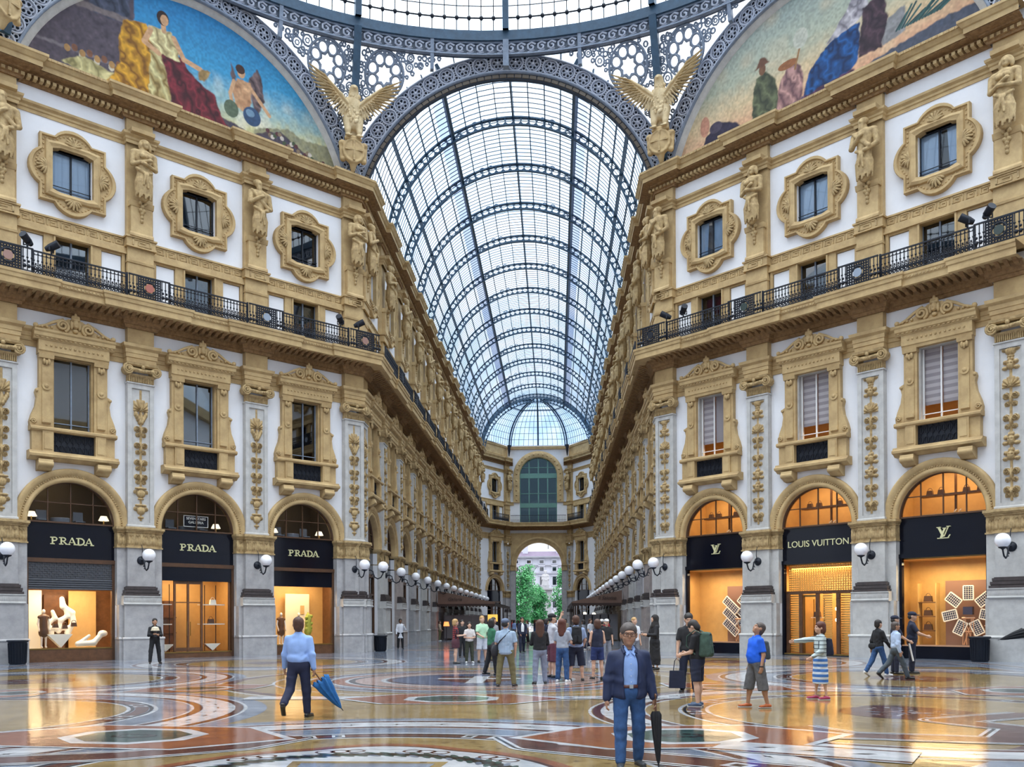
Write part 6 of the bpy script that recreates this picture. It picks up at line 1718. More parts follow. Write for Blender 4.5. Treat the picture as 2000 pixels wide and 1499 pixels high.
def trestle(o):
    m = MB()
    for x0, x1 in ((-.25, -.2), (.25, .2), (-.08, -.12), (.08, .12), (-.2, .2), (.2, -.2)): m.tube([(x0, 0, 0), (x1, 0, 1.25)], .025, 5)
    m.tube([(-.28, 0, 1.2), (.28, 0, 1.2)], .04, 5); m.tube([(-.22, 0, .6), (.22, 0, .6)], .02, 5); m.build('trestle', copper, o)
s = Shop(DR, 0, 'shopfront with tilted panel display nearest the arcade, right octagon wall'); s.front(sill=.62, top=4.52, trim_=blackpanel, light_sill=copper); mono(s)
s.room(.5, 4.5, 2.4, tan, tan, tan, cream, tan, 'orange display room nearest the arcade on the right wall'); s.light(-.2, 1.1, 4.3, 60, 3., sy=.8); s.light(0, 1.0, 4.35, 25, 3.4, (1, .85, .6))
upper_store(s, 'arched window by the arcade, right wall')
s.put('backdrop_screen', MB().box(-.98, .98, 0, .06, 0, 3.1), mat('copper_backdrop', (.22, .12, .09), .4), .75, 2.0, .52, 'dark copper backdrop behind the tilted panel display', 'panel')
o = s.grp('panel_display', .75, 1.7, .62, 'display of tilted gridded panels on a copper trestle', 'display'); trestle(o)
for k, (x, z) in enumerate(((-.55, 1.95), (.35, 2.0), (-.55, 1.35), (.35, 1.35), (-.55, .75), (.35, .72))): solar(o, 'panel', x, z, .42, 1.05, -.85, .05 * (k % 2))
s = Shop(DR, 1, 'shopfront with gold lattice doors in the middle bay, right octagon wall'); s.front(sill=.1, top=4.52, trim_=blackpanel, light_sill=brass)
text('LOUIS VUITTON', .445, (0, .56, 5.52), gold_let, s.o)
s.room(.1, 4.5, 2.8, tan, tan, tan, walnut, tan, 'golden lobby behind the lattice doors'); s.light(0, 1.2, 4.35, 110, 3.2, (1, .72, .36), 1.); s.light(0, 1.9, 4.2, 40, 2.6, (1, .7, .36))
upper_store(s, 'middle arched window, right wall')
m = MB()
for x in (-1.7, -1.0, -.1, .98, 1.72): m.box(x - .09, x + .09, .66, .78, .1, 3.1)
m.box(-1.8, 1.8, .66, .78, 3.05, 3.2); m.build('door_frame', walnut, s.o)
m = MB()
for j in range(38): z = .15 + j * .115; m.box(-1.78, 1.78, .9, .93, z, z + .06) if z > 3.2 else [m.box(a, b, .9, .93, z, z + .06) for a, b in ((-1.78, -1.05), (.08, .55), (1.02, 1.7))]
for i in range(29): x = -1.74 + i * .125; m.box(x - .012, x + .012, .88, .94, 3.2, 4.5); 
m.build('lattice', goldm, s.o)
D = empty('glass_door', (0, 0, 0)); D.parent = s.o
m = MB(); m.box(-.9, -.84, .78, .84, .1, 2.95); m.box(-.26, -.2, .78, .84, .1, 2.95); m.box(-.9, -.2, .78, .84, 2.9, 3.0); m.build('door_rail', brass, D)
for k, (x, z) in enumerate(((-.5, 1.9), (-.5, .95))): s.put('handbag', handbag(.36, .26), leather, x, 1.4, z, ('upper', 'lower')[k] + ' brown handbag seen through the lattice doors', 'handbag', 'handbags behind the lattice doors')
sh = s.grp('display_shelf', -.5, 1.45, .1, 'stand of shelves behind the lattice doors', 'shelf')
for z in (.8, 1.75): m = MB(); m.box(-.3, .3, -.15, .15, z, z + .05); m.build('shelf', cream, sh)
for q in (-1, 1): m = MB(); m.box(q * .28 - .02, q * .28 + .02, .1, .14, 0, 2.7); m.build('upright', brass, sh)
for k, z in enumerate((2.3, 1.75)): s.put('wall_lamp', MB().ball((0, 0, 0), .1, 10), lampm, .45, 1.6, z, ('upper', 'lower')[k] + ' glowing wall lamp behind the lattice doors', 'lamp', 'wall lamps behind the lattice doors')
s = Shop(DR, 2, 'shopfront with radial panel display in the outer bay, right octagon wall'); s.front(sill=.62, top=4.52, trim_=blackpanel, light_sill=copper); mono(s)
s.room(.5, 4.5, 2.6, tan, tan, tan, cream, tan, 'yellow display room in the outer bay of the right wall'); s.light(-.2, 1.2, 4.3, 75, 3., (1, .74, .36), .8); s.light(0, 1.0, 4.35, 28, 3.4, (1, .85, .6))
upper_store(s, 'outer arched window, right wall')
s.put('backdrop_screen', MB().box(-1.12, 1.12, 0, .06, 0, 3.0), MATS['copper_backdrop'], .55, 2.2, .52, 'dark copper backdrop behind the radial panel display', 'panel')
o = s.grp('panel_display', .62, 1.7, .62, 'flower of gridded panels on a copper trestle', 'display'); trestle(o)
for k in range(7):
    a = PI / 2 + k * 2 * PI / 7; solar(o, 'panel', .82 * math.cos(a), 1.5 + .82 * math.sin(a), .42, .62, PI / 2 - a, 0)
m = MB(); m.box(-.2, .2, -.1, .1, 1.35, 1.7); m.build('hub', cellm, o)
m = MB(); m.tube([(.75, .15, 2.0), (1.15, .15, 2.0), (1.15, .15, .25), (.95, .15, .25)], .03, 6); m.tube([(.6, .15, .85), (1.0, .15, .85), (1.0, .15, .3)], .03, 6); m.build('pipe', copper, o)
sh = s.grp('display_shelf', -1.2, 1.9, .52, 'niche shelves at the left of the radial panel display', 'shelf')
for z in (.7, 1.35, 2.0): m = MB(); m.box(-.4, .4, -.2, .2, z, z + .04); m.build('shelf', walnut, sh)
for q in (-1, 1): m = MB(); m.box(q * .4 - .02, q * .4 + .02, -.2, .2, 0, 2.9); m.build('upright', tan, sh)
for k, z in enumerate((.76, 1.41, 2.06)): s.put('handbag', handbag(.38, .26), leather, -1.2, 1.85, .52 + z, ('lowest', 'middle', 'topmost')[k] + ' dark handbag on the niche shelves', 'handbag', 'handbags on the niche shelves')
b = MB(); k = 22; vs = []
for a in range(k + 1): vs += [(-.84 + 1.68 * a / k, .62 + .03 * math.sin(a * 2.2), 21.42), (-.84 + 1.68 * a / k, .62 + .03 * math.sin(a * 2.2), 23.44)]
b.add(vs, [(a * 2, a * 2 + 2, a * 2 + 3, a * 2 + 1) for a in range(k)], 0, True); b.add([(v[0], v[1] + .01, v[2]) for v in vs], [(a * 2, a * 2 + 1, a * 2 + 3, a * 2 + 2) for a in range(k)], 0, True)
o = b.build('curtain', mat('pale_curtain', (.62, .68, .78), .8)); o.location = DL.P(bays(DL)[2]); o.rotation_euler = (0, 0, DL.rz); tag(o, 'pale drawn curtain behind the outer lobed window of the left octagon wall', 'curtain')
# striped blinds in the tall windows of the right wall, curtains in the lobed ones
blind = mat('grey_blind', (.30, .27, .29), .7); blind2 = mat('grey_blind_light', (.46, .42, .44), .7); curtain = mat('pale_curtain', (.62, .68, .78), .8)
for i, c in enumerate(bays(DR)):
    m = MB()
    for j in range(16):
        z = 11.35 + j * .156; m.box(-.76, -.03, .66, .68, z, z + .156, j % 2); m.box(.03, .76, .66, .68, z, z + .156, (j + (i + 1) % 2 * 0) % 2 if i else 0)
    o = m.build('window_blind', [blind, blind2]); o.location = DR.P(c); o.rotation_euler = (0, 0, DR.rz); tag(o, 'grey striped blind pulled two thirds down, %s tall window from the arcade corner, right wall' % ORD[i], 'blind', 'striped blinds')
    s = Shop.__new__(Shop); s.w, s.c = DR, c
    s.room(9.5, 14.2, 2.6, tan, tan, tan, tan, tan, 'warm room behind the %s tall window of the right wall' % ORD[i]); s.light(0, 1.6, 11.2, 30, 2.5, sy=1.2)
    for q in (-1, 1):
        b = MB(); k = 14; vs = []
        for a in range(k + 1):
            x = q * (.84 - .055 * a * (1 if q * (i - 1) <= 0 else .55)); vs += [(x, .62 + .03 * math.sin(a * 2.2), 21.42), (x - q * (.0 if a < 8 else .12), .62 + .03 * math.sin(a * 2.2), 23.44)]
        b.add(vs, [(a * 2, a * 2 + 1, a * 2 + 3, a * 2 + 2) for a in range(k)], 0, True); b.add([(v[0], v[1] + .01, v[2]) for v in vs], [(a * 2, a * 2 + 2, a * 2 + 3, a * 2 + 1) for a in range(k)], 0, True)
        o = b.build('curtain', curtain); o.location = DR.P(c); o.rotation_euler = (0, 0, DR.rz); tag(o, '%s pale curtain of the %s lobed window from the arcade corner, right wall' % ('left' if q < 0 else 'right', ORD[i]), 'curtain', 'curtains of the right wall')
# ------------------------------------------------------------------ the square beyond the street arch
gr = MB(); gr.box(-90, 90, YE + 2.2, 330, -.3, -.02); struct(gr.build('ground', mat('pale_paving', (.22, .21, .2), .7, .2, .5)), 'pale paved square beyond the arch', 'ground')
facade = mat('pale_facade', (.46, .47, .54), .8, .1, .3); tile = mat('mauve_roof_tile', (.10, .075, .13), .8, .3, 1.5); leafm = mat('bright_leaf', (.05, .30, .08), .6, vscale=1.2, col2=(.015, .12, .045)); bark = mat('bark', (.08, .06, .05), .9); statm = mat('weathered_statue', (.34, .34, .36), .7, .15, 2)
b = empty('building', (0, 212, 0)); tag(b, 'pale classical building with mauve tiled roof seen through the street arch', 'building')
m = MB(); m.box(-45, 45, 0, 14, 0, 20.4); m.build('wall', facade, b)
m = MB(); m.prof([(-1, 20.2), (.9, 20.2), (1.1, 20.6), (-1, 20.6)], -45.5, 45.5); m.prof([(-.5, 17.8), (.4, 17.9), (.5, 18.2), (-.5, 18.3)], -45.2, 45.2); m.prof([(-.5, 15.4), (.4, 15.5), (.5, 15.9), (-.5, 16)], -45.2, 45.2); m.prof([(-.5, 9.2), (.4, 9.3), (.5, 9.8), (-.5, 9.9)], -45.2, 45.2); m.build('cornice', facade, b)
m = MB(); m.add([(-45.5, -1, 20.6), (45.5, -1, 20.6), (45.5, 5.5, 22.5), (-45.5, 5.5, 22.5), (-45.5, 15, 20.6), (45.5, 15, 20.6), (45.5, 9, 22.5), (-45.5, 9, 22.5)], [(0, 1, 2, 3), (3, 2, 6, 7), (7, 6, 5, 4), (0, 3, 7, 4), (1, 5, 6, 2), (0, 4, 5, 1)]); m.build('roof', tile, b)
for i in range(9):
    x = -16.5 + i * 3.75
    for z0, z1 in ((16.3, 17.4), (12.2, 14.6), (18.6, 19.4), (5.5, 8)):
        f_ = MB(); f_.box(x - .85, x + .85, -.25, .1, z0 - .25, z1 + .35).box(x - 1, x + 1, -.4, .1, z1 + .3, z1 + .5); q = f_.build('window', facade, b)
        p_ = MB(); p_.box(x - .55, x + .55, -.3, -.2, z0, z1); p_.build('pane', darkwin, q)
for x in (-6.4, 3.6, 9): m = MB(); m.box(x - .8, x + .8, 2.5, 4.5, 21, 25); m.build('chimney', facade, b)
m = MB(); m.tube([(.4, 3, 23), (.4, 3, 30)], .1, 5); m.tube([(-.5, 3, 28), (1.3, 3, 28)], .06, 4); m.build('antenna', iron, b)
# monument
mo = empty('monument', (.3, 150, 0)); tag(mo, 'pale stone monument with standing figure on a tall pedestal beyond the arch', 'monument')
m = MB(); m.box(-3.2, 3.2, -3.2, 3.2, 0, .5); m.box(-2.4, 2.4, -2.4, 2.4, .5, 1.2); m.box(-1.35, 1.35, -1.35, 1.35, 1.2, 6.6); m.box(-1.7, 1.7, -1.7, 1.7, 6.4, 6.8); m.box(-1.5, 1.5, -1.5, 1.5, 6.8, 8.6); m.box(-2.1, 2.1, -2.1, 2.1, 8.6, 9.0); m.box(-.8, .8, -.8, .8, 9, 9.5); m.build('pedestal', statm, mo)
P = [seg((0, 0, 9.6), (0, 0, 11.6), .85, .6, .2), seg((-.45, 0, 11.8), (.45, 0, 11.8), .34, None, .2), seg((-.6, 0, 11.8), (-.7, -.2, 11.0), .24, .2, .1), seg((-.7, -.2, 11.0), (0, -.6, 10.9), .2, .16, .1), seg((.6, 0, 11.8), (.7, -.2, 11.0), .24, .2, .1), seg((.7, -.2, 11.0), (.1, -.6, 10.8), .2, .16, .1), seg((0, 0, 12), (0, 0, 12.3), .2), ell((0, -.05, 12.6), (.3, .34, .4), .08), ell((0, -.25, 12.3), (.2, .2, .35), .1), ell((0, .05, 12.8), (.42, .42, .2), .06)]
for i in range(7): P.append(seg((.55 * math.sin(i - 3), -.55 * math.cos((i - 3) * .6), 11.2), (.8 * math.sin((i - 3) * .5), -.8 * math.cos((i - 3) * .5), 9.6), .1, .16, .06))
sculpt('figure', P, .09, statm, mo)
for sx, sy in ((-1, -1), (1, -1)):
    P = [seg((sx * 2, sy * 2, 1.3), (sx * 2, sy * 2, 3.3), .5, .42, .15), seg((sx * 2 - .3, sy * 2, 3.4), (sx * 2 + .3, sy * 2, 3.4), .25, None, .1), ell((sx * 2, sy * 2 - .03, 4.05), (.22, .26, .3), .05), seg((sx * 2, sy * 2, 3.5), (sx * 2, sy * 2, 3.9), .14)]
    for q in (-1, 1): P += [seg((sx * 2 + q * .45, sy * 2, 3.4), (sx * 2 + q * .5, sy * 2 - .2, 2.7), .17, .13, .06), seg((sx * 2 + q * .5, sy * 2 - .2, 2.7), (sx * 2 + q * .1, sy * 2 - .5, 2.8), .13, .1, .06)]
    sculpt('pupil_figure', P, .07, statm, mo)
def tree(x, y, R, z0, z1, seed, lab):
    t = empty('tree', (x, y, 0)); tag(t, lab, 'tree', 'trees of the square')
    m = MB(); m.tube([(0, 0, -.05), (.05, 0, z0 * .6), (0, .1, z0 + 1.5), (.1, 0, (z0 + z1) / 2)], [.28, .22, .18, .1], 8)
    rn = random.Random(seed)
    for i in range(6): a = i * 1.05; m.tube([(0, 0, z0 + .3 * i), (R * .5 * math.cos(a), R * .5 * math.sin(a), z0 + 1.4 + .6 * i)], [.09, .04], 5)
    m.build('trunk', bark, t)
    blobs = [(rn.gauss(0, .36) * R, rn.gauss(0, .36) * R, z0 + (z1 - z0) * rn.random()) for i in range(60)]
    m = MB()
    for (bx, by, bz) in blobs:
        k = 1 - .45 * abs((bz - z0) / (z1 - z0) - .4)
        for j in range(110):
            d = Vector((rn.gauss(0, 1), rn.gauss(0, 1), rn.gauss(0, 1))).normalized() * R * .4 * rn.uniform(.6, 1.05)
            c = Vector((bx * k + d.x, by * k + d.y, bz + d.z)); s_ = rn.uniform(.13, .26)
            u = Vector((rn.gauss(0, 1), rn.gauss(0, 1), rn.gauss(0, 1))).normalized(); v = u.orthogonal().normalized()
            m.add([c - u * s_, c + v * s_ * .6, c + u * s_, c - v * s_ * .6], [(0, 1, 2, 3)])
    m.build('crown', leafm, t)
tree(-3.4, 118, 2.9, 1.8, 11.6, 1, 'leafy green tree left of the monument'); tree(-1.0, 127, 2.3, 1.4, 8.2, 2, 'lower green tree just left of the monument'); tree(4.3, 128, 2.3, 1.6, 11.6, 4, 'leafy green tree right of the monument'); tree(-7.2, 121, 2.4, 2.5, 11, 6, 'green tree at the far left beyond the arch'); tree(8.5, 126, 2.4, 2.5, 11, 8, 'green tree at the far right beyond the arch')

# ------------------------------------------------------------------ awnings of the two cafe terraces
awn = mat('brown_awning', (.20, .12, .09), .8, .15, 2); awnd = mat('dark_brown_trim', (.05, .03, .025), .8); post = mat('terrace_post', (.06, .03, .02), .5)
def awning(x0, x1, y0, y1, zt, zb, words, lab):
    """x0 at the wall, x1 free edge"""
    o = empty('cafe_awning', (0, 0, 0)); tag(o, lab, 'awning', 'cafe awnings'); sg = 1 if x1 > x0 else -1
    m = MB(); vs = [(x0, y0, zt), (x1, y0, zb), (x1, y1, zb), (x0, y1, zt)]; m.add(vs + [(a, b, c - .05) for a, b, c in vs], [(0, 1, 2, 3), (7, 6, 5, 4), (0, 4, 5, 1), (1, 5, 6, 2), (2, 6, 7, 3), (3, 7, 4, 0)]); m.build('canopy', awn, o)
    m = MB(); m.add([(x0, y0 - .02, zt), (x1, y0 - .02, zb), (x1, y0 - .02, zb - .12), (x0, y0 - .02, zb - .12), (x0, y0 + .02, zt), (x1, y0 + .02, zb), (x1, y0 + .02, zb - .12), (x0, y0 + .02, zb - .12)], [(0, 1, 2, 3), (7, 6, 5, 4), (0, 3, 7, 4), (1, 5, 6, 2), (0, 4, 5, 1), (3, 2, 6, 7)]); m.build('end_panel', awn, o)
    m = MB(); n = int(abs(x1 - x0) / .3)
    for i in range(n):
        a = x0 + (x1 - x0) * i / n; b_ = x0 + (x1 - x0) * (i + 1) / n
        m.prism([(min(a, b_), zb - .12), (min(a, b_), zb - .3), ((a + b_) / 2, zb - .42), (max(a, b_), zb - .3), (max(a, b_), zb - .12)], y0 - .015, y0 + .015)
    n = int((y1 - y0) / .3)
    for i in range(n): a = y0 + (y1 - y0) * i / n; m.add([(x1, a, zb), (x1, a, zb - .3), (x1, a + .15, zb - .42), (x1, a + .3, zb - .3), (x1, a + .3, zb)], [(0, 1, 2, 3, 4)])
    m.build('scalloped_valance', awnd, o)
    for i in range(4):
        y = y0 + .3 + (y1 - y0 - .6) * i / 3; m = MB(); m.box(x1 - sg * .3 - .06, x1 - sg * .3 + .06, y - .06, y + .06, 0, zb); m.build('post', post, o)
    t = text(words, .42, (x0 + (x1 - x0) * .3, y0 - .05, zb + .3), MATS['pale_letter'], o, shear=.3)
    return o
mat('pale_letter', (.045, .026, .02), .6)
awning(-8.2, -2.9, 30, 56, 4.55, 3.45, 'Galleria', 'brown cafe awning with scalloped edge on the left side of the arcade')
awning(8.2, 4.0, 23.5, 52, 4.3, 3.35, 'Il Salotto', 'brown cafe awning with scalloped edge on the right side of the arcade')
for sx, x0, x1, y, nm in ((-1, -8.0, -3.4, 33., 'left'), (1, 7.9, 4.4, 26., 'right')):
    for i in range(5):
        x = x0 + (x1 - x0) * (i + .5) / 5; m = MB(); m.box(x - .42, x + .42, y, y + .04, .1, 2.3); m.box(x - .45, x - .4, y - .02, y + .06, 0, 2.4); m.box(x + .4, x + .45, y - .02, y + .06, 0, 2.4)
        o = m.build('terrace_screen', mat('pale_screen', (.34, .34, .37), .5)); tag(o, 'pale terrace screen under the %s awning, %s from the wall' % (nm, ORD[i]), 'screen', 'terrace screens')
for (x, y, nm) in ((-7.3, 29.2, 'left'),):
    o = empty('table_lamp', (x, y, 0)); tag(o, 'orange glowing lamp on a stand in front of the left cafe awning', 'lamp')
    m = MB(); m.lathe([(.2, 0), (.04, .06), (.03, 1.3)], n=10); m.build('stand', iron, o)
    m = MB(); m.lathe([(.28, 1.3), (.2, 1.7)], n=12, cap=False); m.ball((0, 0, 1.5), .15, 8); m.build('lamp_shade', mat('orange_shade', (.8, .2, .05), .6, emit=(1, .22, .06), estr=2.5), o)
for i, (x, z) in enumerate(((5.2, 2.35), (6.0, 2.3))): o = MB().ball((x, 27.5, z), .16, 10).build('globe_light', lampm); tag(o, ('left', 'right')[i] + ' warm globe light under the right cafe awning', 'lamp', 'globe lights of the terrace')
o = empty('menu_board', (-3.1, 29.5, 0)); tag(o, 'yellow lit menu board at the free corner of the left awning', 'sign')
m = MB(); m.box(-.45, .45, 0, .08, 1.7, 2.35); m.build('panel', mat('yellow_sign', (.8, .5, .08), .5, emit=(1, .62, .12), estr=.8), o); m = MB(); m.box(-.5, .5, .02, .1, .0, 1.7); m.build('stand', iron, o)

# ------------------------------------------------------------------ litter bins and spotlights
def bin_(x, y, lab, h=1.05):
    o = empty('litter_bin', (x, y, 0)); tag(o, lab, 'bin', 'litter bins')
    m = MB(); m.lathe([(.3, 0), (.33, .04), (.36, h - .12), (.4, h - .08), (.4, h), (.34, h), (.33, .3)], n=20, cap=False)
    for i in range(20): a = i * PI / 10; m.tube([(.335 * math.cos(a), .335 * math.sin(a), .06), (.37 * math.cos(a), .37 * math.sin(a), h - .14)], .016, 4)
    m.build('body', iron, o); m = MB(); m.tube([(.4 * math.cos(a), .4 * math.sin(a), h - .04) for a in np.linspace(0, 2 * PI, 21)[:-1]], .035, 6, closed=True); m.build('rim', iron, o)
p_ = DL.P(19.6, .95); bin_(p_.x, p_.y, 'black ribbed litter bin by the outer pier of the left octagon wall')
p_ = DR.P(19.0, .75); bin_(p_.x, p_.y, 'black ribbed litter bin beside the radial panel display, right octagon wall')
bin_(-7.75, .75, 'black litter bin at the arcade corner pier on the left', .95)
SK_ = Kit('spotlight')
m = MB(); m.box(-.03, .03, -.03, .03, 0, .12); m.box(-.2, .2, -.02, .02, .1, .14); m.box(-.2, -.17, -.03, .03, .1, .3); m.box(.17, .2, -.03, .03, .1, .3); SK_.part('yoke', m, iron)
m = MB(); m.tube([(0, .25, .2), (0, .05, .28), (0, -.3, .46)], [.1, .16, .17], 12); SK_.part('barrel', m, iron)
for w_, us in ((DL, (19.25, 18.26, 3.58, 2.5)), (DR, (3.08, 4.21, 18.75, 19.59))):
    for i, u in enumerate(us):
        o = SK_.place(w_.P(u, 1.02 if abs(u - 2.3) > .6 and u < 19.1 else 1.13, 18.06), w_.rz + (.9 if i % 2 else -.9)); tag(o, 'black spotlight on the balcony rail, %s from the %s end of the %s' % (ORD[i if i < 2 else 3 - i], ('outer' if (w_ is DL) == (i < 2) else 'arcade'), w_.desc), 'spotlight', 'balcony spotlights')
# ------------------------------------------------------------------ the rest of the crossing, outside the picture: plain walls that close the octagon
for nm, A_, B_2 in (('wall_near_left', (-21.9, -31.3), (-8.35, -44.85)), ('wall_near_right', (21.9, -31.3), (8.35, -44.85)), ('wall_south_left', (-8.35, -44.85), (-8.35, -75)), ('wall_south_right', (8.35, -44.85), (8.35, -75)),
                    ('wall_west_far', (-22.2, -14.6), (-60, -14.6)), ('wall_west_near', (-21.9, -31.3), (-60, -31.3)), ('wall_east_far', (22.2, -14.6), (60, -14.6)), ('wall_east_near', (21.9, -31.3), (60, -31.3))):
    a, b2 = Vector(A_), Vector(B_2); d = (b2 - a).normalized(); n_ = Vector((-d.y, d.x)); c = (a + b2) / 2
    if n_.dot(Vector((c.x, c.y + 22.95))) < 0: n_ = -n_
    if 'west' in nm or 'east' in nm: n_ = Vector((0, 1 if 'far' in nm else -1))
    if 'south' in nm: n_ = Vector((-1 if 'left' in nm else 1, 0))
    m = MB()
    for z0, z1, e, mi in ((0, 6.3, 0, 2), (6.3, 14.2, .1, 0), (14.2, 15.1, -.2, 1), (15.1, 16.2, .1, 0), (16.2, 17, -1.0, 1), (17, 20.3, .0, 1), (20.3, 25.9, .1, 0), (25.9, 27, -.6, 1)):
        P4 = [a + n_ * e, b2 + n_ * e, b2 + n_ * 1.2, a + n_ * 1.2]; m.flat([(p.x, p.y) for p in P4], z0, z1, mi)
    struct(m.build(nm, [plaster, stone, grey]), 'plain %s wall of the building beyond the picture' % nm[5:].replace('_', ' '), 'wall')
for sx in (-1, 1):
    m = MB()
    for i in range(24):
        a, b2 = va(i / 24), va((i + 1) / 24)
        m.add([(sx * 22, OC.y + VR * math.cos(t), VC + VR * math.sin(t)) for t in (a, b2)] + [(sx * 60, OC.y + VR * math.cos(t), VC + VR * math.sin(t)) for t in (b2, a)], [(0, 1, 2, 3)])
    struct(m.build('ceiling_side_vault_%s' % ('left' if sx < 0 else 'right'), roofglass), 'glass vault over the %s side arcade' % ('left' if sx < 0 else 'right'), 'ceiling')
m = MB()
for i in range(24):
    a, b2 = va(i / 24), va((i + 1) / 24)
    m.add([(VR * math.cos(t), y, VC + VR * math.sin(t)) for t, y in ((a, -44.9), (b2, -44.9), (b2, -75), (a, -75))], [(0, 1, 2, 3)])
struct(m.build('ceiling_south_vault', roofglass), 'glass vault over the near arcade', 'ceiling')
# ------------------------------------------------------------------ people
PM = {}
def cloth(name, c, v=.25, bump=.0): return mat('cloth_' + name, c, .85, v, 9)
def striped(name, c1, c2, scale, axis='Z', thin=.5, c3=None, grid=False):
    if name in MATS: return MATS[name]
    m = bpy.data.materials.new(name); m.use_nodes = True; nt = m.node_tree; b = nt.nodes['Principled BSDF']; b.inputs['Roughness'].default_value = .85
    tc = nt.nodes.new('ShaderNodeTexCoord'); sp = nt.nodes.new('ShaderNodeSeparateXYZ'); nt.links.new(tc.outputs['Object'], sp.inputs[0])
    def stripe(ax):
        mu = nt.nodes.new('ShaderNodeMath'); mu.operation = 'MULTIPLY'; mu.inputs[1].default_value = scale; nt.links.new(sp.outputs[ax], mu.inputs[0])
        fr = nt.nodes.new('ShaderNodeMath'); fr.operation = 'FRACT'; nt.links.new(mu.outputs[0], fr.inputs[0])
        gt = nt.nodes.new('ShaderNodeMath'); gt.operation = 'GREATER_THAN'; gt.inputs[1].default_value = thin; nt.links.new(fr.outputs[0], gt.inputs[0]); return gt.outputs[0]
    f_ = stripe(axis)
    if grid:
        g2 = stripe('X'); mx2 = nt.nodes.new('ShaderNodeMath'); mx2.operation = 'MAXIMUM'; nt.links.new(f_, mx2.inputs[0]); nt.links.new(g2, mx2.inputs[1]); f_ = mx2.outputs[0]
    mx = nt.nodes.new('ShaderNodeMix'); mx.data_type = 'RGBA'; nt.links.new(f_, mx.inputs[0]); mx.inputs[6].default_value = (*c1, 1); mx.inputs[7].default_value = (*c2, 1)
    nt.links.new(mx.outputs[2], b.inputs['Base Color']); MATS[name] = m; return m
SKIN = [mat('skin_light', (.60, .36, .25), .55, .12, 6), mat('skin_tan', (.42, .22, .13), .55, .12, 6), mat('skin_dark', (.20, .10, .06), .55, .12, 6)]
HAIR = {'dark': mat('hair_dark', (.02, .014, .012), .6, .4, 30), 'brown': mat('hair_brown', (.09, .035, .018), .6, .4, 30), 'grey': mat('hair_greying', (.10, .075, .065), .6, .5, 30), 'blond': mat('hair_blond', (.50, .30, .12), .6, .4, 30), 'auburn': mat('hair_auburn', (.11, .03, .016), .6, .4, 30)}
denim = cloth('denim', (.035, .10, .26), .45); navy = cloth('navy', (.012, .016, .04)); blk = cloth('black', (.012, .012, .015)); khaki = cloth('khaki', (.17, .15, .07)); greyc = cloth('grey', (.22, .23, .27)); skyb = cloth('sky_blue', (.30, .45, .80), .15); shoe_b = mat('shoe_black', (.015, .014, .014), .4); shoe_w = mat('shoe_white', (.7, .7, .7), .5); mat('sole_pale', (.5, .5, .5), .6); shoe_d = mat('shoe_dark_grey', (.04, .045, .05), .5)
def rot2(yaw, pitch):
    cy, sy, cp, sp = math.cos(yaw), math.sin(yaw), math.cos(pitch), math.sin(pitch)
    return np.array([[cy, -sy, 0], [sy, cy, 0], [0, 0, 1]]) @ np.array([[1, 0, 0], [0, cp, -sp], [0, sp, cp]])
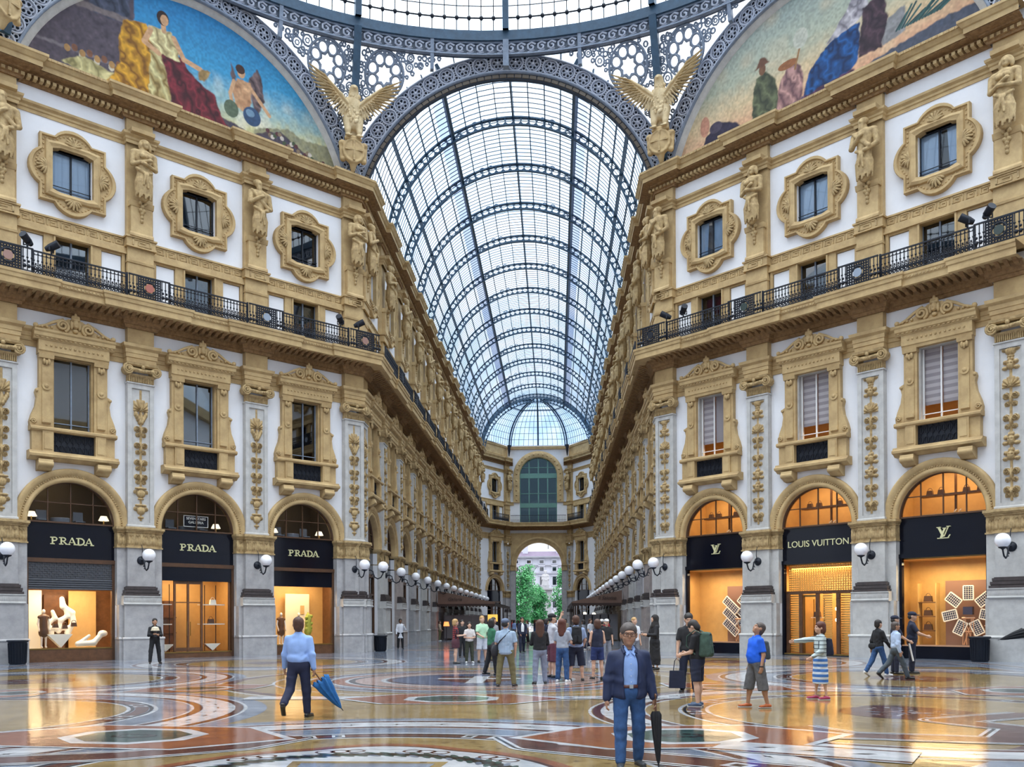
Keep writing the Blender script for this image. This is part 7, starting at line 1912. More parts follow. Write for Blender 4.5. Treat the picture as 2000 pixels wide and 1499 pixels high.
def person(x, y, h, rz, lab, group=None, vox=.02, skin=0, w=1., arms=None, legs=None, head=(0, 0), lean=0., top=None, bottom=None, hair=('short', 'dark'), shoes=shoe_b, hs=1.1):
    """arms/legs: per side (L = +x, R = -x, figure faces -y): arms (p1,a1,p2,a2) upper and fore arm swing forwards/outwards in degrees; legs (thigh, knee, spread)"""
    s = h / 1.75; rt = empty('person', (x, y, 0), rz); tag(rt, lab, 'person', group)
    fine = vox <= .012; D = math.radians
    def dr(p, a, sx): p, a = D(p), D(a); return np.array([sx * math.sin(a), -math.sin(p) * math.cos(a), -math.cos(p) * math.cos(a)])
    arms = arms or {}; legs = legs or {}
    lr = .68 if bottom[1] in ('trousers', 'skirt', 'dress') and bottom[2] < .5 else 1; ar = .84 if top and top[1] == 'long' else 1
    A = {q: arms.get(q, (4, 8, 12, 4)) for q in 'LR'}; Lg = {q: legs.get(q, (0, 2, 4)) for q in 'LR'}
    J = {}
    for q, sx in (('L', 1), ('R', -1)):
        t, k, sp_ = Lg[q]; J[q + 'hip'] = np.array([sx * .09 * w, 0, .92]); J[q + 'kn'] = J[q + 'hip'] + .43 * dr(t, sp_, sx); J[q + 'an'] = J[q + 'kn'] + .41 * dr(t - k, sp_ * .6, sx)
        fp = D(t - k) * (.9 if t - k < -18 else 0); J[q + 'toe'] = J[q + 'an'] + np.array([sx * .03, -.17 * math.cos(fp), -.055 + .17 * math.sin(fp)]); J[q + 'heel'] = J[q + 'an'] + np.array([0, .05 * math.cos(fp), -.055 - .05 * math.sin(fp)])
    dz = -min(min(J[q + 'toe'][2], J[q + 'heel'][2]) for q in 'LR') + .027
    for k in J: J[k] = J[k] + [0, 0, dz]
    zz = .92 + dz - .92
    def tp(p): p = np.array(p, float); r = p[2] - .95; return p + [0, -math.sin(lean) * max(0, r), zz - (1 - math.cos(lean)) * max(0, r)]
    for q, sx in (('L', 1), ('R', -1)):
        a1 = A[q]; J[q + 'sh'] = tp((sx * (.168 * w + .004), .0, 1.395)); J[q + 'el'] = J[q + 'sh'] + .29 * dr(a1[0], a1[1], sx); J[q + 'wr'] = J[q + 'el'] + .245 * dr(a1[2], a1[3], sx); J[q + 'hd'] = dr(a1[2], a1[3], sx)
    nk = tp((0, .01, 1.52)); R = rot2(D(head[0]), D(head[1]))
    def hp(p): return nk + R @ (np.array(p, float) - [0, .01, 1.52]) * hs
    # ---- body
    B = [seg(tp((0, 0, .98)), tp((0, 0, 1.12)), .115 * w, .105 * w, .05, (1.15, .85, 1)), ell(tp((0, .0, .95)), (.15 * w, .11 * w, .12), .05), ell(tp((0, 0, 1.28)), (.155 * w, .105 * w, .19), .06), seg(J['Lsh'] * .85 + J['Rsh'] * .15, J['Rsh'] * .85 + J['Lsh'] * .15, .065, None, .06)]
    B += [seg(tp((0, .01, 1.44)), hp((0, .005, 1.58)), .056, .052, .04), ell(hp((0, .008, 1.655)), np.array((.077, .096, .102)) * hs, .03, R.T.T), ell(hp((0, -.03, 1.595)), np.array((.058, .066, .07)) * hs, .03, R), ell(hp((0, -.098, 1.632)), np.array((.014, .022, .024)) * hs, .012, R), ell(hp((0, -.086, 1.592)), np.array((.026, .014, .012)) * hs, .012, R), ell(hp((0, -.078, 1.56)), np.array((.026, .022, .02)) * hs, .02, R), ell(hp((0, -.084, 1.675)), np.array((.05, .018, .014)) * hs, .015, R)]
    for sx in (-1, 1): B += [ell(hp((sx * .08, .005, 1.635)), np.array((.014, .026, .034)) * hs, .01, R), ell(hp((sx * .035, -.075, 1.61)), np.array((.026, .02, .024)) * hs, .02, R)]
    for q, sx in (('L', 1), ('R', -1)):
        B += [seg(J[q + 'sh'], J[q + 'el'], .05 * ar, .04 * ar, .04), seg(J[q + 'el'], J[q + 'wr'], .042 * ar, .028, .02), seg(J[q + 'hip'], J[q + 'kn'], .085 * lr, .056 * lr, .05 * lr), seg(J[q + 'kn'], J[q + 'an'], .056 * lr, .038 * lr, .03), ell(J[q + 'kn'] * .65 + J[q + 'an'] * .35 + [0, .018 * lr, 0], (.052 * lr, .055 * lr, .1 * lr), .03), seg(J[q + 'heel'], J[q + 'toe'], .03, .026, .03)]
        d = J[q + 'hd']; side = np.cross(d, [0, 1, 0]); side = side / (np.linalg.norm(side) + 1e-9); fw = np.cross(side, d)
        if q == 'R': pass
        inn = fw; pc = J[q + 'wr'] + d * .055
        B += [ell(J[q + 'wr'] + d * .05, (.026, .036, .045), .02), ]
        spread = np.cross(d, np.array([sx, 0, 0])); spread = spread / (np.linalg.norm(spread) + 1e-9); palm = np.array([-sx, 0, 0]) - d * (np.array([-sx, 0, 0]) @ d); palm = palm / (np.linalg.norm(palm) + 1e-9)
        rf = .0095 if fine else .0125
        for i, ln in enumerate((.036, .042, .04, .03)):
            b0 = J[q + 'wr'] + d * .085 + spread * (i - 1.5) * .019; b1 = b0 + d * ln + palm * .008; b2 = b1 + d * ln * .55 + palm * .026; B += [seg(b0, b1, rf, rf * .95, .006), seg(b1, b2, rf * .95, rf * .8, .006)]
        t0 = J[q + 'wr'] + d * .03 - spread * .028; t1 = t0 + d * .03 - spread * .02 + palm * .012; B += [seg(t0, t1, rf * 1.25, rf * 1.1, .01), seg(t1, t1 + d * .028 + palm * .01, rf * 1.1, rf * .85, .008)]
    def mk(name, P, m, v=None, folds=0):
        o = sculpt(name, P, v or vox, m, rt, folds=folds); o.scale = (s, s, s); return o
    mk('body', B, SKIN[skin], vox * (.8 if fine else 1))
    if vox <= .02:
        e = MB()
        for sx in (-1, 1): e.ball(hp((sx * .031, -.0765, 1.649)), .0125, 10, 0, (1.15, .8, .62)); e.ball(hp((sx * .031, -.0838, 1.649)), .0058, 8, 1)
        o = e.build('eyes', [mat('eye_white', (.55, .52, .48), .3), mat('eye_dark', (.03, .02, .02), .2)], rt); o.scale = (s, s, s)
    if vox <= .016:
        e = MB()
        for sx in (-1, 1): e.tube([hp((sx * .014, -.09, 1.67)), hp((sx * .032, -.094, 1.676)), hp((sx * .055, -.078, 1.668))], [.004, .0055, .003], 5)
        o = e.build('eyebrows', HAIR.get(hair[1], HAIR['dark']), rt); o.scale = (s, s, s)
    # ---- hair or hat
    ht, hc = hair; hm = HAIR.get(hc) or hc
    if ht == 'short': mk('hair', [ell(hp((0, .018, 1.685)), np.array((.088, .106, .088)) * hs, .02, R), ell(hp((0, .05, 1.62)), np.array((.08, .07, .1)) * hs, .03, R), cut(hp((0, -.115, 1.615)), np.array((.08, .085, .088)) * hs, .015, R)], hm, min(vox, .012), .004)
    if ht == 'long': mk('hair', [ell(hp((0, .018, 1.685)), np.array((.094, .112, .094)) * hs, .02, R), seg(hp((0, .06, 1.65)), hp((0, .08, 1.36)), .09, .075, .04, (1.1, .75, 1)), seg(hp((-.075, .03, 1.64)), hp((-.085, .05, 1.42)), .04, .03, .03), seg(hp((.075, .03, 1.64)), hp((.085, .05, 1.42)), .04, .03, .03), cut(hp((0, -.115, 1.61)), np.array((.074, .085, .1)) * hs, .02, R)], hm, min(vox, .016))
    if ht == 'bob': mk('hair', [ell(hp((0, .018, 1.685)), np.array((.096, .112, .096)) * hs, .02, R), ell(hp((0, .045, 1.6)), np.array((.1, .08, .11)) * hs, .03, R), cut(hp((0, -.115, 1.605)), np.array((.074, .085, .105)) * hs, .02, R)], hm, min(vox, .016))
    if ht == 'cap': mk('cap', [ell(hp((0, .012, 1.705)), np.array((.094, .112, .07)) * hs, .02, R), ell(hp((0, -.12, 1.69)), np.array((.07, .075, .012)) * hs, .01, R), cut(hp((0, 0, 1.63)), np.array((.08, .1, .045)) * hs, .01, R)], hm, min(vox, .014)); 
    if ht == 'cap': mk('hair', [ell(hp((0, .05, 1.63)), np.array((.08, .068, .07)) * hs, .02, R)], HAIR['dark'], min(vox, .014))
    if ht == 'scarf': mk('head_scarf', [ell(hp((0, .015, 1.67)), np.array((.1, .118, .115)) * hs, .02, R), seg(hp((0, .02, 1.58)), tp((0, .01, 1.42)), .11, .15, .05), cut(hp((0, -.13, 1.63)), np.array((.062, .08, .08)) * hs, .015, R)], hm, vox)
    # ---- upper garment
    if top:
        tm, sleeve, hem = top[:3]; op = top[3] if len(top) > 3 else None; g = .038 if op and vox < .013 else .022
        T = [seg(tp((0, 0, max(hem + .1, 1.0))), tp((0, 0, 1.14)), (.125 + g) * w, (.118 + g) * w, .05, (1.18, .88, 1)), ell(tp((0, 0, 1.28)), ((.165 + g) * w, (.108 + g) * w, .2), .06), seg(tp((0, .01, 1.44)), J['Lsh'] * .86 + J['Rsh'] * .14, .07, .055 + g * .5, .05), seg(tp((0, .01, 1.44)), J['Rsh'] * .86 + J['Lsh'] * .14, .07, .055 + g * .5, .05), seg(tp((0, .012, 1.43)), tp((0, .012, 1.485)), .085, .07, .04)]
        if hem < 1.0: T += [ell(tp((0, 0, hem + .06)), ((.155 + g) * w, (.118 + g) * w, .1), .05)]
        if w > 1.1: T += [ell(tp((0, -.05, 1.1)), (.15 * w, .125 * w, .16), .06)]
        for q in 'LR':
            if sleeve != 'none':
                T += [seg(J[q + 'sh'], J[q + 'el'] if sleeve == 'long' else J[q + 'sh'] * .25 + J[q + 'el'] * .75, .056 + g * .5, .048 + g * (.5 if sleeve == 'long' else .9), .035)]
            if sleeve == 'long': T += [seg(J[q + 'el'], J[q + 'wr'] - J[q + 'hd'] * .01, .05 + g * .5, .036 + g * .5, .03)]
        T += [cut(tp((0, -.02, 1.53)), (.06, .075, .06), .01)]
        if hem < .95: T += [seg(tp((0, 0, max(hem + .1, .8))), tp((0, 0, 1.1)), .125 * w, .125 * w, .05, (1.2, .92, 1)), cut(tp((0, 0, hem - .12)), (.23 * w, .3, .14), .01)]
        if sleeve == 'short':
            for q in 'LR': u_ = J[q + 'el'] - J[q + 'sh']; u_ = u_ / np.linalg.norm(u_); T += [cut(J[q + 'sh'] * .22 + J[q + 'el'] * .78 + u_ * .06, (.085, .085, .06), .008)]
        if op: T += [cut(tp((0, -.2, 1.2)), (op, .16, .5), .02)]
        mk('jacket' if op else 'dress' if hem < .7 else 'shirt', T, tm, vox if not fine else .012, folds=.006 if vox < .022 else 0)
        if op:      # shirt under the open jacket
            U = [seg(tp((0, 0, 1.02)), tp((0, 0, 1.14)), (.122) * w, (.118) * w, .05, (1.2, .9, 1)), ell(tp((0, 0, 1.28)), (.165 * w, .115 * w, .2), .06), seg(tp((0, .005, 1.42)), tp((0, .005, 1.5)), .08, .066, .04), cut(tp((0, -.07, 1.53)), (.04, .06, .06), .01)]
            mk('shirt', U, top[4], vox, folds=.004)
    # ---- lower garment
    bm, kind, ln = bottom
    if kind == 'skirt' or kind == 'dress':
        z0 = 1.0 if kind == 'skirt' else 1.02
        P = [seg(tp((0, 0, z0)), tp((0, 0, .9)), .14 * w, .17 * w, .05, (1.15, .9, 1)), seg(tp((0, 0, .9)), tp((0, 0, ln + .2)), .17 * w, .19 * w, .05, (1.15, .9, 1)), seg(tp((0, 0, ln + .22)), (0, 0, ln + .05 + zz), .19 * w, .2 * w, .04, (1.1, .85, 1))]
        P += [cut((0, 0, ln + zz - .06), (.5, .5, .07), .008)]; mk('skirt', P, bm, folds=.008)
    else:
        P = [ell(tp((0, .0, .95)), (.165 * w, .128 * w, .125), .05), seg(tp((0, 0, 1.0)), tp((0, 0, 1.05)), .125 * w, .12 * w, .04, (1.18, .88, 1)), ell(tp((0, .05, .9)), (.13 * w, .09, .1), .05)]
        for q in 'LR':
            if kind == 'trousers': P += [seg(J[q + 'hip'], J[q + 'kn'], .098 * (w * .5 + .5), .08, .05), seg(J[q + 'kn'], J[q + 'an'] + (J[q + 'kn'] - J[q + 'an']) * ln, .08, .066, .03)]
            else: P += [seg(J[q + 'hip'], J[q + 'kn'] + (J[q + 'hip'] - J[q + 'kn']) * ln, .105 * (w * .5 + .5), .1 * (w * .5 + .5), .04)]; u_ = J[q + 'kn'] - J[q + 'hip']; u_ = u_ / np.linalg.norm(u_); e_ = J[q + 'kn'] - u_ * ln * .43; P += [cut(e_ + u_ * .1, (.15, .15, .09), .008)]
        mk('trousers' if kind == 'trousers' else 'shorts', P, bm, folds=.006 if vox < .022 else 0)
    for q in 'LR':
        t, hl = J[q + 'toe'], J[q + 'heel']
        P = [seg(hl + [0, 0, .012], t + [0, 0, .004], .04, .036, .03, (1.05, 1, .9)), ell(J[q + 'an'] + [0, -.01, -.025], (.042, .06, .035), .03)]
        sh_ = mk('shoe', P, shoes)
        if vox <= .016:
            o = sculpt('sole', [seg(hl + [0, .005, -.018], t + [0, -.012, -.018], .042, .04, .02, (1.05, 1, .32))], .01, MATS['sole_pale'] if shoes is not shoe_b and shoes is not shoe_d else shoe_b, sh_)
    return rt, J, s, tp, hp
def world(rt, s, p):
    c, d = math.cos(rt.rotation_euler[2]), math.sin(rt.rotation_euler[2]); return Vector((rt.location.x + s * (p[0] * c - p[1] * d), rt.location.y + s * (p[0] * d + p[1] * c), s * p[2]))
def backpack(rt, s, tp, m, lab, sc=1., strap=None):
    o = empty('backpack', world(rt, s, tp((0, .17, 1.0))), rt.rotation_euler[2]); tag(o, lab, 'backpack'); o.scale = (s * sc,) * 3
    sculpt('body', [seg((q_ * .075, y_, .06), (q_ * .06, y_ * .7, .38), .055, .045, .06) for q_ in (-1, 1) for y_ in (-.03, .07)] + [ell((0, .02, .22), (.1, .08, .2), .05)], .014, m, o, folds=.003)
    sculpt('pocket', [seg((q_ * .05, .1, .08), (q_ * .045, .09, .18), .04, .035, .04) for q_ in (-1, 1)], .014, m, o)
    b = MB(); b.tube([(.1 * math.cos(a), .075 + .02 * math.sin(a), .25 + .15 * math.sin(a)) for a in np.linspace(0, PI, 12)], .006, 4); b.tube([(-.07, .135, .2), (0, .14, .215), (.07, .135, .2)], .005, 4); b.build('zip', iron, o)
    for q in (-1, 1): b = MB(); b.tube([(q * .09, -.02, .4), (q * .12, -.14, .46), (q * .13, -.27, .36), (q * .14, -.28, .2), (q * .15, -.12, .05)], .022, 5, flat=.5); b.build('strap', strap or m, o)
    return o
def umbrella(p0, p1, m, lab, r=.05, ragged=False):
    p0, p1 = Vector(p0), Vector(p1); d = p1 - p0; Ln = d.length
    o = empty('umbrella', p0); tag(o, lab, 'umbrella'); o.rotation_mode = 'QUATERNION'; o.rotation_quaternion = Vector((0, 0, -1)).rotation_difference(d.normalized())
    b = MB(); n = 40; k = 14; vs = []
    for i in range(k + 1):
        t = i / k; R_ = r * (1 - t) ** (.8 if ragged else .55) * (1 if t > .03 else .6) + .007
        for j in range(n):
            a = 2 * PI * j / n; rr = R_ * (1 + (.28 if ragged else .16) * math.cos(8 * a + 3 * t)); z = -Ln * (.16 + .78 * t) - (.1 * r / .05 * .3 * abs(math.sin(4 * a)) * (1 - t) if ragged else 0)
            vs.append((rr * math.cos(a), rr * math.sin(a), z))
    b.add(vs, [(i * n + j, (i + 1) * n + j, (i + 1) * n + (j + 1) % n, i * n + (j + 1) % n) for i in range(k) for j in range(n)], 0, True); b.build('canopy', m, o)
    b = MB(); b.tube([(0, 0, -.16 * Ln), (0, 0, -Ln)], .008, 6); b.build('tip', iron, o)
    b = MB(); b.tube([(0, 0, -.2 * Ln), (0, 0, .02), (0, -.02, .06), (0, -.05, .07), (0, -.08, .05)], .014, 8); b.build('handle', walnut, o)
    return o
def shoulder_bag(p, rz, m, lab, w=.3, h=.26, strap=None):
    o = empty('shoulder_bag', p, rz); tag(o, lab, 'bag')
    sculpt('body', [seg((-w * .3, 0, 0), (w * .3, 0, 0), h * .45, None, .04, (1, .45, 1)), seg((-w * .3, 0, -h * .2), (w * .3, 0, -h * .2), h * .42, None, .04, (1, .5, 1))], .02, m, o)
    if strap: b = MB(); b.tube([Vector(q) for q in strap], .02, 5, flat=.4); b.build('strap', m, o)
    return o

# --- the man walking towards us
shoe_d = mat('shoe_dark_grey', (.04, .045, .05), .5)
r_, J, s, tp, hp = person(3.56, -41.02, 1.71, .12, 'person in navy jacket and jeans walking towards the viewer with a black umbrella', vox=.011, skin=1, w=1.14, arms={'R': (-2, 12, 6, 6), 'L': (-6, 14, 12, 10)}, legs={'R': (12, 4, 3), 'L': (-3, 10, 3)}, head=(-6, 4), hs=1.2,
        top=(mat('navy_jacket', (.014, .024, .075), .7, .3, 9), 'long', .86, .105, skyb), bottom=(denim, 'trousers', .04), hair=('short', 'grey'), shoes=shoe_d)
def onp(name, mb, m, rt=None): o = mb.build(name, m, rt or r_); o.scale = (s, s, s); return o
g_ = MB()
for sx in (-1, 1):
    g_.tube([hp((sx * .036 + .03 * math.cos(a), -.106, 1.65 + .02 * math.sin(a))) for a in np.linspace(0, 2 * PI, 15)[:-1]], .0042, 5, closed=True); g_.tube([hp((sx * .066, -.105, 1.655)), hp((sx * .088, -.06, 1.655)), hp((sx * .086, .01, 1.65))], .0036, 4)
g_.tube([hp((-.01, -.112, 1.655)), hp((.01, -.112, 1.655))], .004, 4); onp('glasses', g_, mat('tortoise_frame', (.06, .02, .01), .3))
g_ = MB(); g_.tube([hp((-.022, -.1, 1.589)), hp((0, -.103, 1.591)), hp((.022, -.1, 1.589))], .005, 6, flat=.6); onp('mouth', g_, mat('lip', (.32, .12, .10), .5))
g_ = MB(); n_ = 40; bz = tp((0, 0, 1.025))[2]; g_.add([(ra * math.cos(2 * PI * i / n_) * 1.03, rb * math.sin(2 * PI * i / n_) * 1.03, bz + dz_) for ra, rb, dz_ in ((.178, .136, -.02), (.184, .142, -.018), (.184, .142, .018), (.178, .136, .02)) for i in range(n_)], [(k_ * n_ + i, k_ * n_ + (i + 1) % n_, (k_ + 1) * n_ + (i + 1) % n_, (k_ + 1) * n_ + i) for k_ in range(3) for i in range(n_)], 0, True); onp('belt', g_, mat('brown_belt', (.10, .03, .02), .4))
g_ = MB(); g_.box(-.024, .024, -.156, -.14, bz - .023, bz + .023); onp('buckle', g_, mat('steel', (.6, .6, .6), .25, metal=.9))
g_ = MB()
for q in (-1, 1): A4 = [tp((q * .012, -.105, 1.445)), tp((q * .05, -.118, 1.405)), tp((q * .075, -.072, 1.47)), tp((q * .058, -.03, 1.525))]; g_.add(A4 + [p - np.array([0, .008, 0]) for p in A4], [(0, 1, 2, 3), (7, 6, 5, 4), (0, 4, 5, 1), (1, 5, 6, 2), (2, 6, 7, 3), (3, 7, 4, 0)])
onp('collar', g_, skyb)
g_ = MB(); g_.tube([tp((-.07, -.095, 1.43)), tp((-.085, -.04, 1.48)), tp((-.075, .03, 1.51)), tp((0, .065, 1.52)), tp((.075, .03, 1.51)), tp((.085, -.04, 1.48)), tp((.07, -.095, 1.43))], .022, 6, flat=1.3); onp('jacket_collar', g_, MATS['navy_jacket'])
g_ = MB()
for i in range(5): g_.ball(tp((0, -.132 - .003 * i, 1.38 - i * .075)), .006, 6)
onp('button_row', g_, white)
hnd = world(r_, s, J['Lwr'] + J['Lhd'] * .08); umbrella(hnd + Vector((.0, -.02, .04)), hnd + Vector((.03, -.1, -.78)), blk, 'folded black umbrella held point down by the person in the navy jacket', .055)
# --- man in a light blue shirt seen from behind with a blue umbrella
navyt = cloth('dark_navy_trousers', (.014, .018, .05))
r_, J, s, tp, hp = person(-2.15, -35.48, 1.84, PI - .02, 'person in light blue shirt and navy trousers walking away with a blue umbrella', vox=.014, skin=1, w=1.12, arms={'R': (-6, 12, 10, 4), 'L': (8, 14, 22, 8)}, legs={'L': (-14, 42, 3), 'R': (6, 4, 3)}, head=(20, 0), top=(skyb, 'long', .98), bottom=(navyt, 'trousers', .06), hair=('short', 'brown'), shoes=shoe_b)
hnd = world(r_, s, J['Rwr'] + J['Rhd'] * .08); umbrella(hnd + Vector((.0, 0, .02)), hnd + Vector((.52, .1, -.72)), cloth('umbrella_blue', (.02, .14, .38), .35), 'loosely folded blue umbrella held by the person in the light blue shirt', .15, True)
# --- standing by the left pier
person(-14.7, -14.0, 1.92, .6, 'person in dark suit standing before the grey pier between two left shop windows', vox=.018, skin=1, arms={'R': (15, 12, 100, -30), 'L': (15, 12, 95, -30)}, legs={'R': (4, 2, 8), 'L': (0, 2, 8)}, top=(blk, 'long', .9, .09, cloth('dark_grey', (.08, .085, .1))), bottom=(blk, 'trousers', .05))
o = sculpt('hat', [ell((0, 0, 0), (.16, .15, .1), .03), ell((0, 0, -.06), (.2, .2, .03), .03)], .02, cloth('cream', (.72, .62, .45))); o.location = (-14.55, -14.28, 1.5); tag(o, 'pale hat held at the chest of the person in the dark suit by the pier', 'hat')
# --- right foreground group
polo_m = cloth('royal_blue', (.01, .12, .75), .2); cargo = cloth('cargo_grey', (.14, .14, .15), .4); orange_s = mat('shoe_orange', (.55, .13, .03), .5, .5, 20)
r_, J, s, tp, hp = person(6.74, -33.58, 1.72, -PI / 2 + .25, 'person in royal blue polo shirt and grey cargo shorts gazing upwards', vox=.014, skin=1, w=1.22, arms={'R': (-4, 10, 10, 4), 'L': (-6, 10, 14, 6)}, legs={'R': (10, 6, 6), 'L': (-8, 6, 5)}, head=(0, -26), top=(polo_m, 'short', .92), bottom=(cargo, 'shorts', -.22), hair=('short', 'grey'), shoes=orange_s)
g_ = MB(); g_.tube([J['Lwr'] + .04 * np.array([math.cos(a), math.sin(a), .0]) for a in np.linspace(0, 2 * PI, 15)[:-1]], .012, 5, closed=True); onp('watch', g_, iron, r_)
backpack(r_, s, tp, cloth('slate', (.06, .075, .09)), 'small dark grey backpack on the person in the royal blue polo shirt', .9)
stripeT = striped('striped_knit', (.45, .52, .52), (.03, .04, .05), 11, 'Z', .8); stripeS = striped('striped_skirt', (.62, .68, .74), (.05, .16, .45), 8.5, 'Z', .45); mag = mat('shoe_magenta', (.35, .03, .09), .5)
r_, J, s, tp, hp = person(8.57, -31.69, 1.70, -PI / 2 + .15, 'person in striped knit and blue striped skirt pointing left with outstretched arm', vox=.014, skin=0, w=.96, arms={'R': (84, 2, 84, 0), 'L': (14, 8, 60, 4)}, legs={'R': (5, 3, 4), 'L': (-4, 3, 4)}, head=(0, 2), top=(stripeT, 'long', .84), bottom=(stripeS, 'skirt', .36), hair=('bob', 'auburn'), shoes=mag)
backpack(r_, s, tp, navy, 'navy backpack on the person in the striped knit', .95, navy)
r_, J, s, tp, hp = person(5.6, -33.26, 1.78, -PI / 2 - .55, 'person in black t-shirt and navy shorts with head bowed', vox=.014, skin=0, arms={'R': (14, 10, 80, -10), 'L': (10, 8, 75, -14)}, legs={'R': (3, 3, 5), 'L': (-3, 3, 5)}, head=(0, 38), top=(blk, 'short', .92), bottom=(navy, 'shorts', .1), hair=('short', 'dark'), shoes=mat('shoe_navy', (.03, .06, .12), .5))
backpack(r_, s, tp, cloth('moss_green', (.055, .10, .075), .4), 'moss green backpack on the person with bowed head', 1.2)
r_, J, s, tp, hp = person(5.95, -29.6, 1.93, -.2, 'person in black t-shirt behind the green backpack looking down', vox=.016, skin=0, arms={'R': (6, 10, 12, 4)}, head=(10, 20), top=(blk, 'short', .9), bottom=(navy, 'trousers', .05), hair=('short', 'dark'))
p_ = world(r_, s, J['Rwr'] + J['Rhd'] * .1); o = empty('tote_bag', p_, -.2); tag(o, 'navy tote bag carried by the person behind the green backpack', 'bag')
m = MB(); m.prism([(-.2, -.75), (.2, -.75), (.18, -.32), (-.18, -.32)], -.07, .07); m.build('body', navy, o); m = MB(); m.tube([(-.09, 0, -.33), (-.06, 0, -.08), (0, 0, .0), (.06, 0, -.08), (.09, 0, -.33)], .012, 5); m.build('handle', navy, o)
# --- trio with the officer at the right
r_, J, s, tp, hp = person(12.71, -23.55, 1.74, PI / 2 + .35, 'person in black jacket and jeans walking past the officer', vox=.016, skin=0, arms={'R': (20, 10, 40, 0), 'L': (-15, 8, 0, 4)}, legs={'R': (18, 8, 3), 'L': (-20, 14, 3)}, head=(0, 4), top=(blk, 'long', .88), bottom=(denim, 'trousers', .05), hair=('short', 'dark'), shoes=shoe_w)
shoulder_bag(world(r_, s, tp((.12, .14, .98))), r_.rotation_euler[2], blk, 'black waist bag on the person in black jacket and jeans', .3, .16)
person(12.76, -24.85, 1.72, PI / 2 + .1, 'person in pale blue shirt and grey trousers striding to the right', vox=.016, skin=1, arms={'R': (-10, 10, 14, 4), 'L': (14, 10, 40, 4)}, legs={'R': (24, 6, 3), 'L': (-24, 22, 3)}, head=(-10, 0), top=(cloth('pale_blue', (.42, .52, .70), .12), 'long', .98), bottom=(cloth('grey_trousers', (.07, .09, .11)), 'trousers', .05), hair=('short', 'grey'), shoes=shoe_b)
r_, J, s, tp, hp = person(14.35, -21.98, 1.98, PI / 2 - .3, 'police officer in navy uniform and peaked cap with a white baton at the belt', vox=.016, skin=0, w=1.08, arms={'R': (35, 14, 70, -20), 'L': (30, 10, 75, -15)}, top=(navy, 'short', .96), bottom=(navy, 'trousers', .04), hair=('cap', navy), head=(0, 5))
p_ = world(r_, s, J['Rhip']); d_ = Vector((p_.x - .2, p_.y - .25, 0)); o = empty('baton', (d_.x, d_.y, 0)); tag(o, 'white baton hanging at the hip of the police officer', 'baton'); m = MB(); m.tube([(0, 0, 1.0), (.12, -.02, .42)], .03, 8); m.build('shaft', white, o); m = MB(); m.tube([(-.02, 0, 1.12), (0, 0, 1.0)], .035, 8); m.build('grip', iron, o)
person(13.65, -22.4, 1.86, PI / 2, 'person in navy uniform hidden behind the striding pair', vox=.018, skin=0, arms={'R': (25, 10, 60, 0)}, top=(navy, 'short', .95), bottom=(navy, 'trousers', .05), hair=('cap', navy))
person(20.9, -17.0, 1.85, -PI / 2 + .3, 'person with an umbrella cut off by the right edge', vox=.02, skin=0, arms={'L': (50, 10, 80, 0), 'R': (50, 10, 80, 0)}, top=(blk, 'long', .9), bottom=(blk, 'trousers', .05))
umbrella((20.55, -17.3, 1.32), (19.15, -17.7, .98), blk, 'folded black umbrella pointing left at the right edge', .16, True)
# --- the group in the middle
cg = 'tourists in the middle of the octagon'
plaid = striped('blue_check', (.50, .58, .68), (.16, .26, .40), 26, 'Z', .62, grid=True)
r_, J, s, tp, hp = person(1.3, -27.75, 1.82, PI - .15, 'person in blue checked shirt, khaki trousers and cap seen from behind', cg, vox=.016, skin=0, w=1.18, arms={'L': (12, 12, 60, -10), 'R': (0, 12, 18, -6)}, legs={'L': (-4, 3, 7), 'R': (8, 6, 8)}, top=(plaid, 'short', .84), bottom=(khaki, 'trousers', .05), hair=('cap', cloth('cap_grey', (.10, .13, .2))), head=(-10, -8))
b_ = tp((.24, .02, .98)); shoulder_bag(world(r_, s, b_), r_.rotation_euler[2] + 1.2, cloth('bag_charcoal', (.03, .032, .04)), 'charcoal shoulder bag of the person in the checked shirt', .32, .3)
m = MB(); m.tube([tp((.25, .02, 1.05)), tp((.12, .155, 1.2)), tp((-.02, .15, 1.33)), tp((-.13, .05, 1.46)), tp((-.1, -.1, 1.42)), tp((.1, -.16, 1.2)), tp((.24, -.04, 1.05))], .022, 5, flat=.4); o = m.build('strap', MATS['cloth_bag_charcoal'], r_); o.scale = (s,) * 3
person(2.21, -26.78, 1.78, PI + .15, 'long haired person in black jacket and grey jeans seen from behind', cg, vox=.016, skin=0, arms={'R': (20, 10, 80, -20), 'L': (20, 10, 85, -20)}, legs={'R': (6, 4, 5), 'L': (-4, 4, 5)}, top=(blk, 'long', .9), bottom=(cloth('pale_jeans', (.22, .25, .34)), 'trousers', .05), hair=('long', 'brown'))
person(2.85, -25.9, 1.80, PI - .3, 'long haired person in grey t-shirt and blue jeans seen from behind', cg, vox=.016, skin=0, w=.94, arms={'R': (10, 16, 70, 10), 'L': (10, 12, 90, -10)}, top=(cloth('light_grey', (.33, .36, .42), .12), 'short', .92), bottom=(denim, 'trousers', .05), hair=('long', 'auburn'), shoes=shoe_w)
person(2.55, -23.9, 1.96, PI - 1.2, 'person in black cap raising a phone', cg, vox=.018, skin=0, arms={'L': (110, 10, 160, 0), 'R': (40, 10, 110, -10)}, top=(cloth('pale_shirt', (.5, .5, .55)), 'short', .9), bottom=(cloth('maroon', (.12, .03, .05)), 'shorts', -.05), hair=('cap', blk))
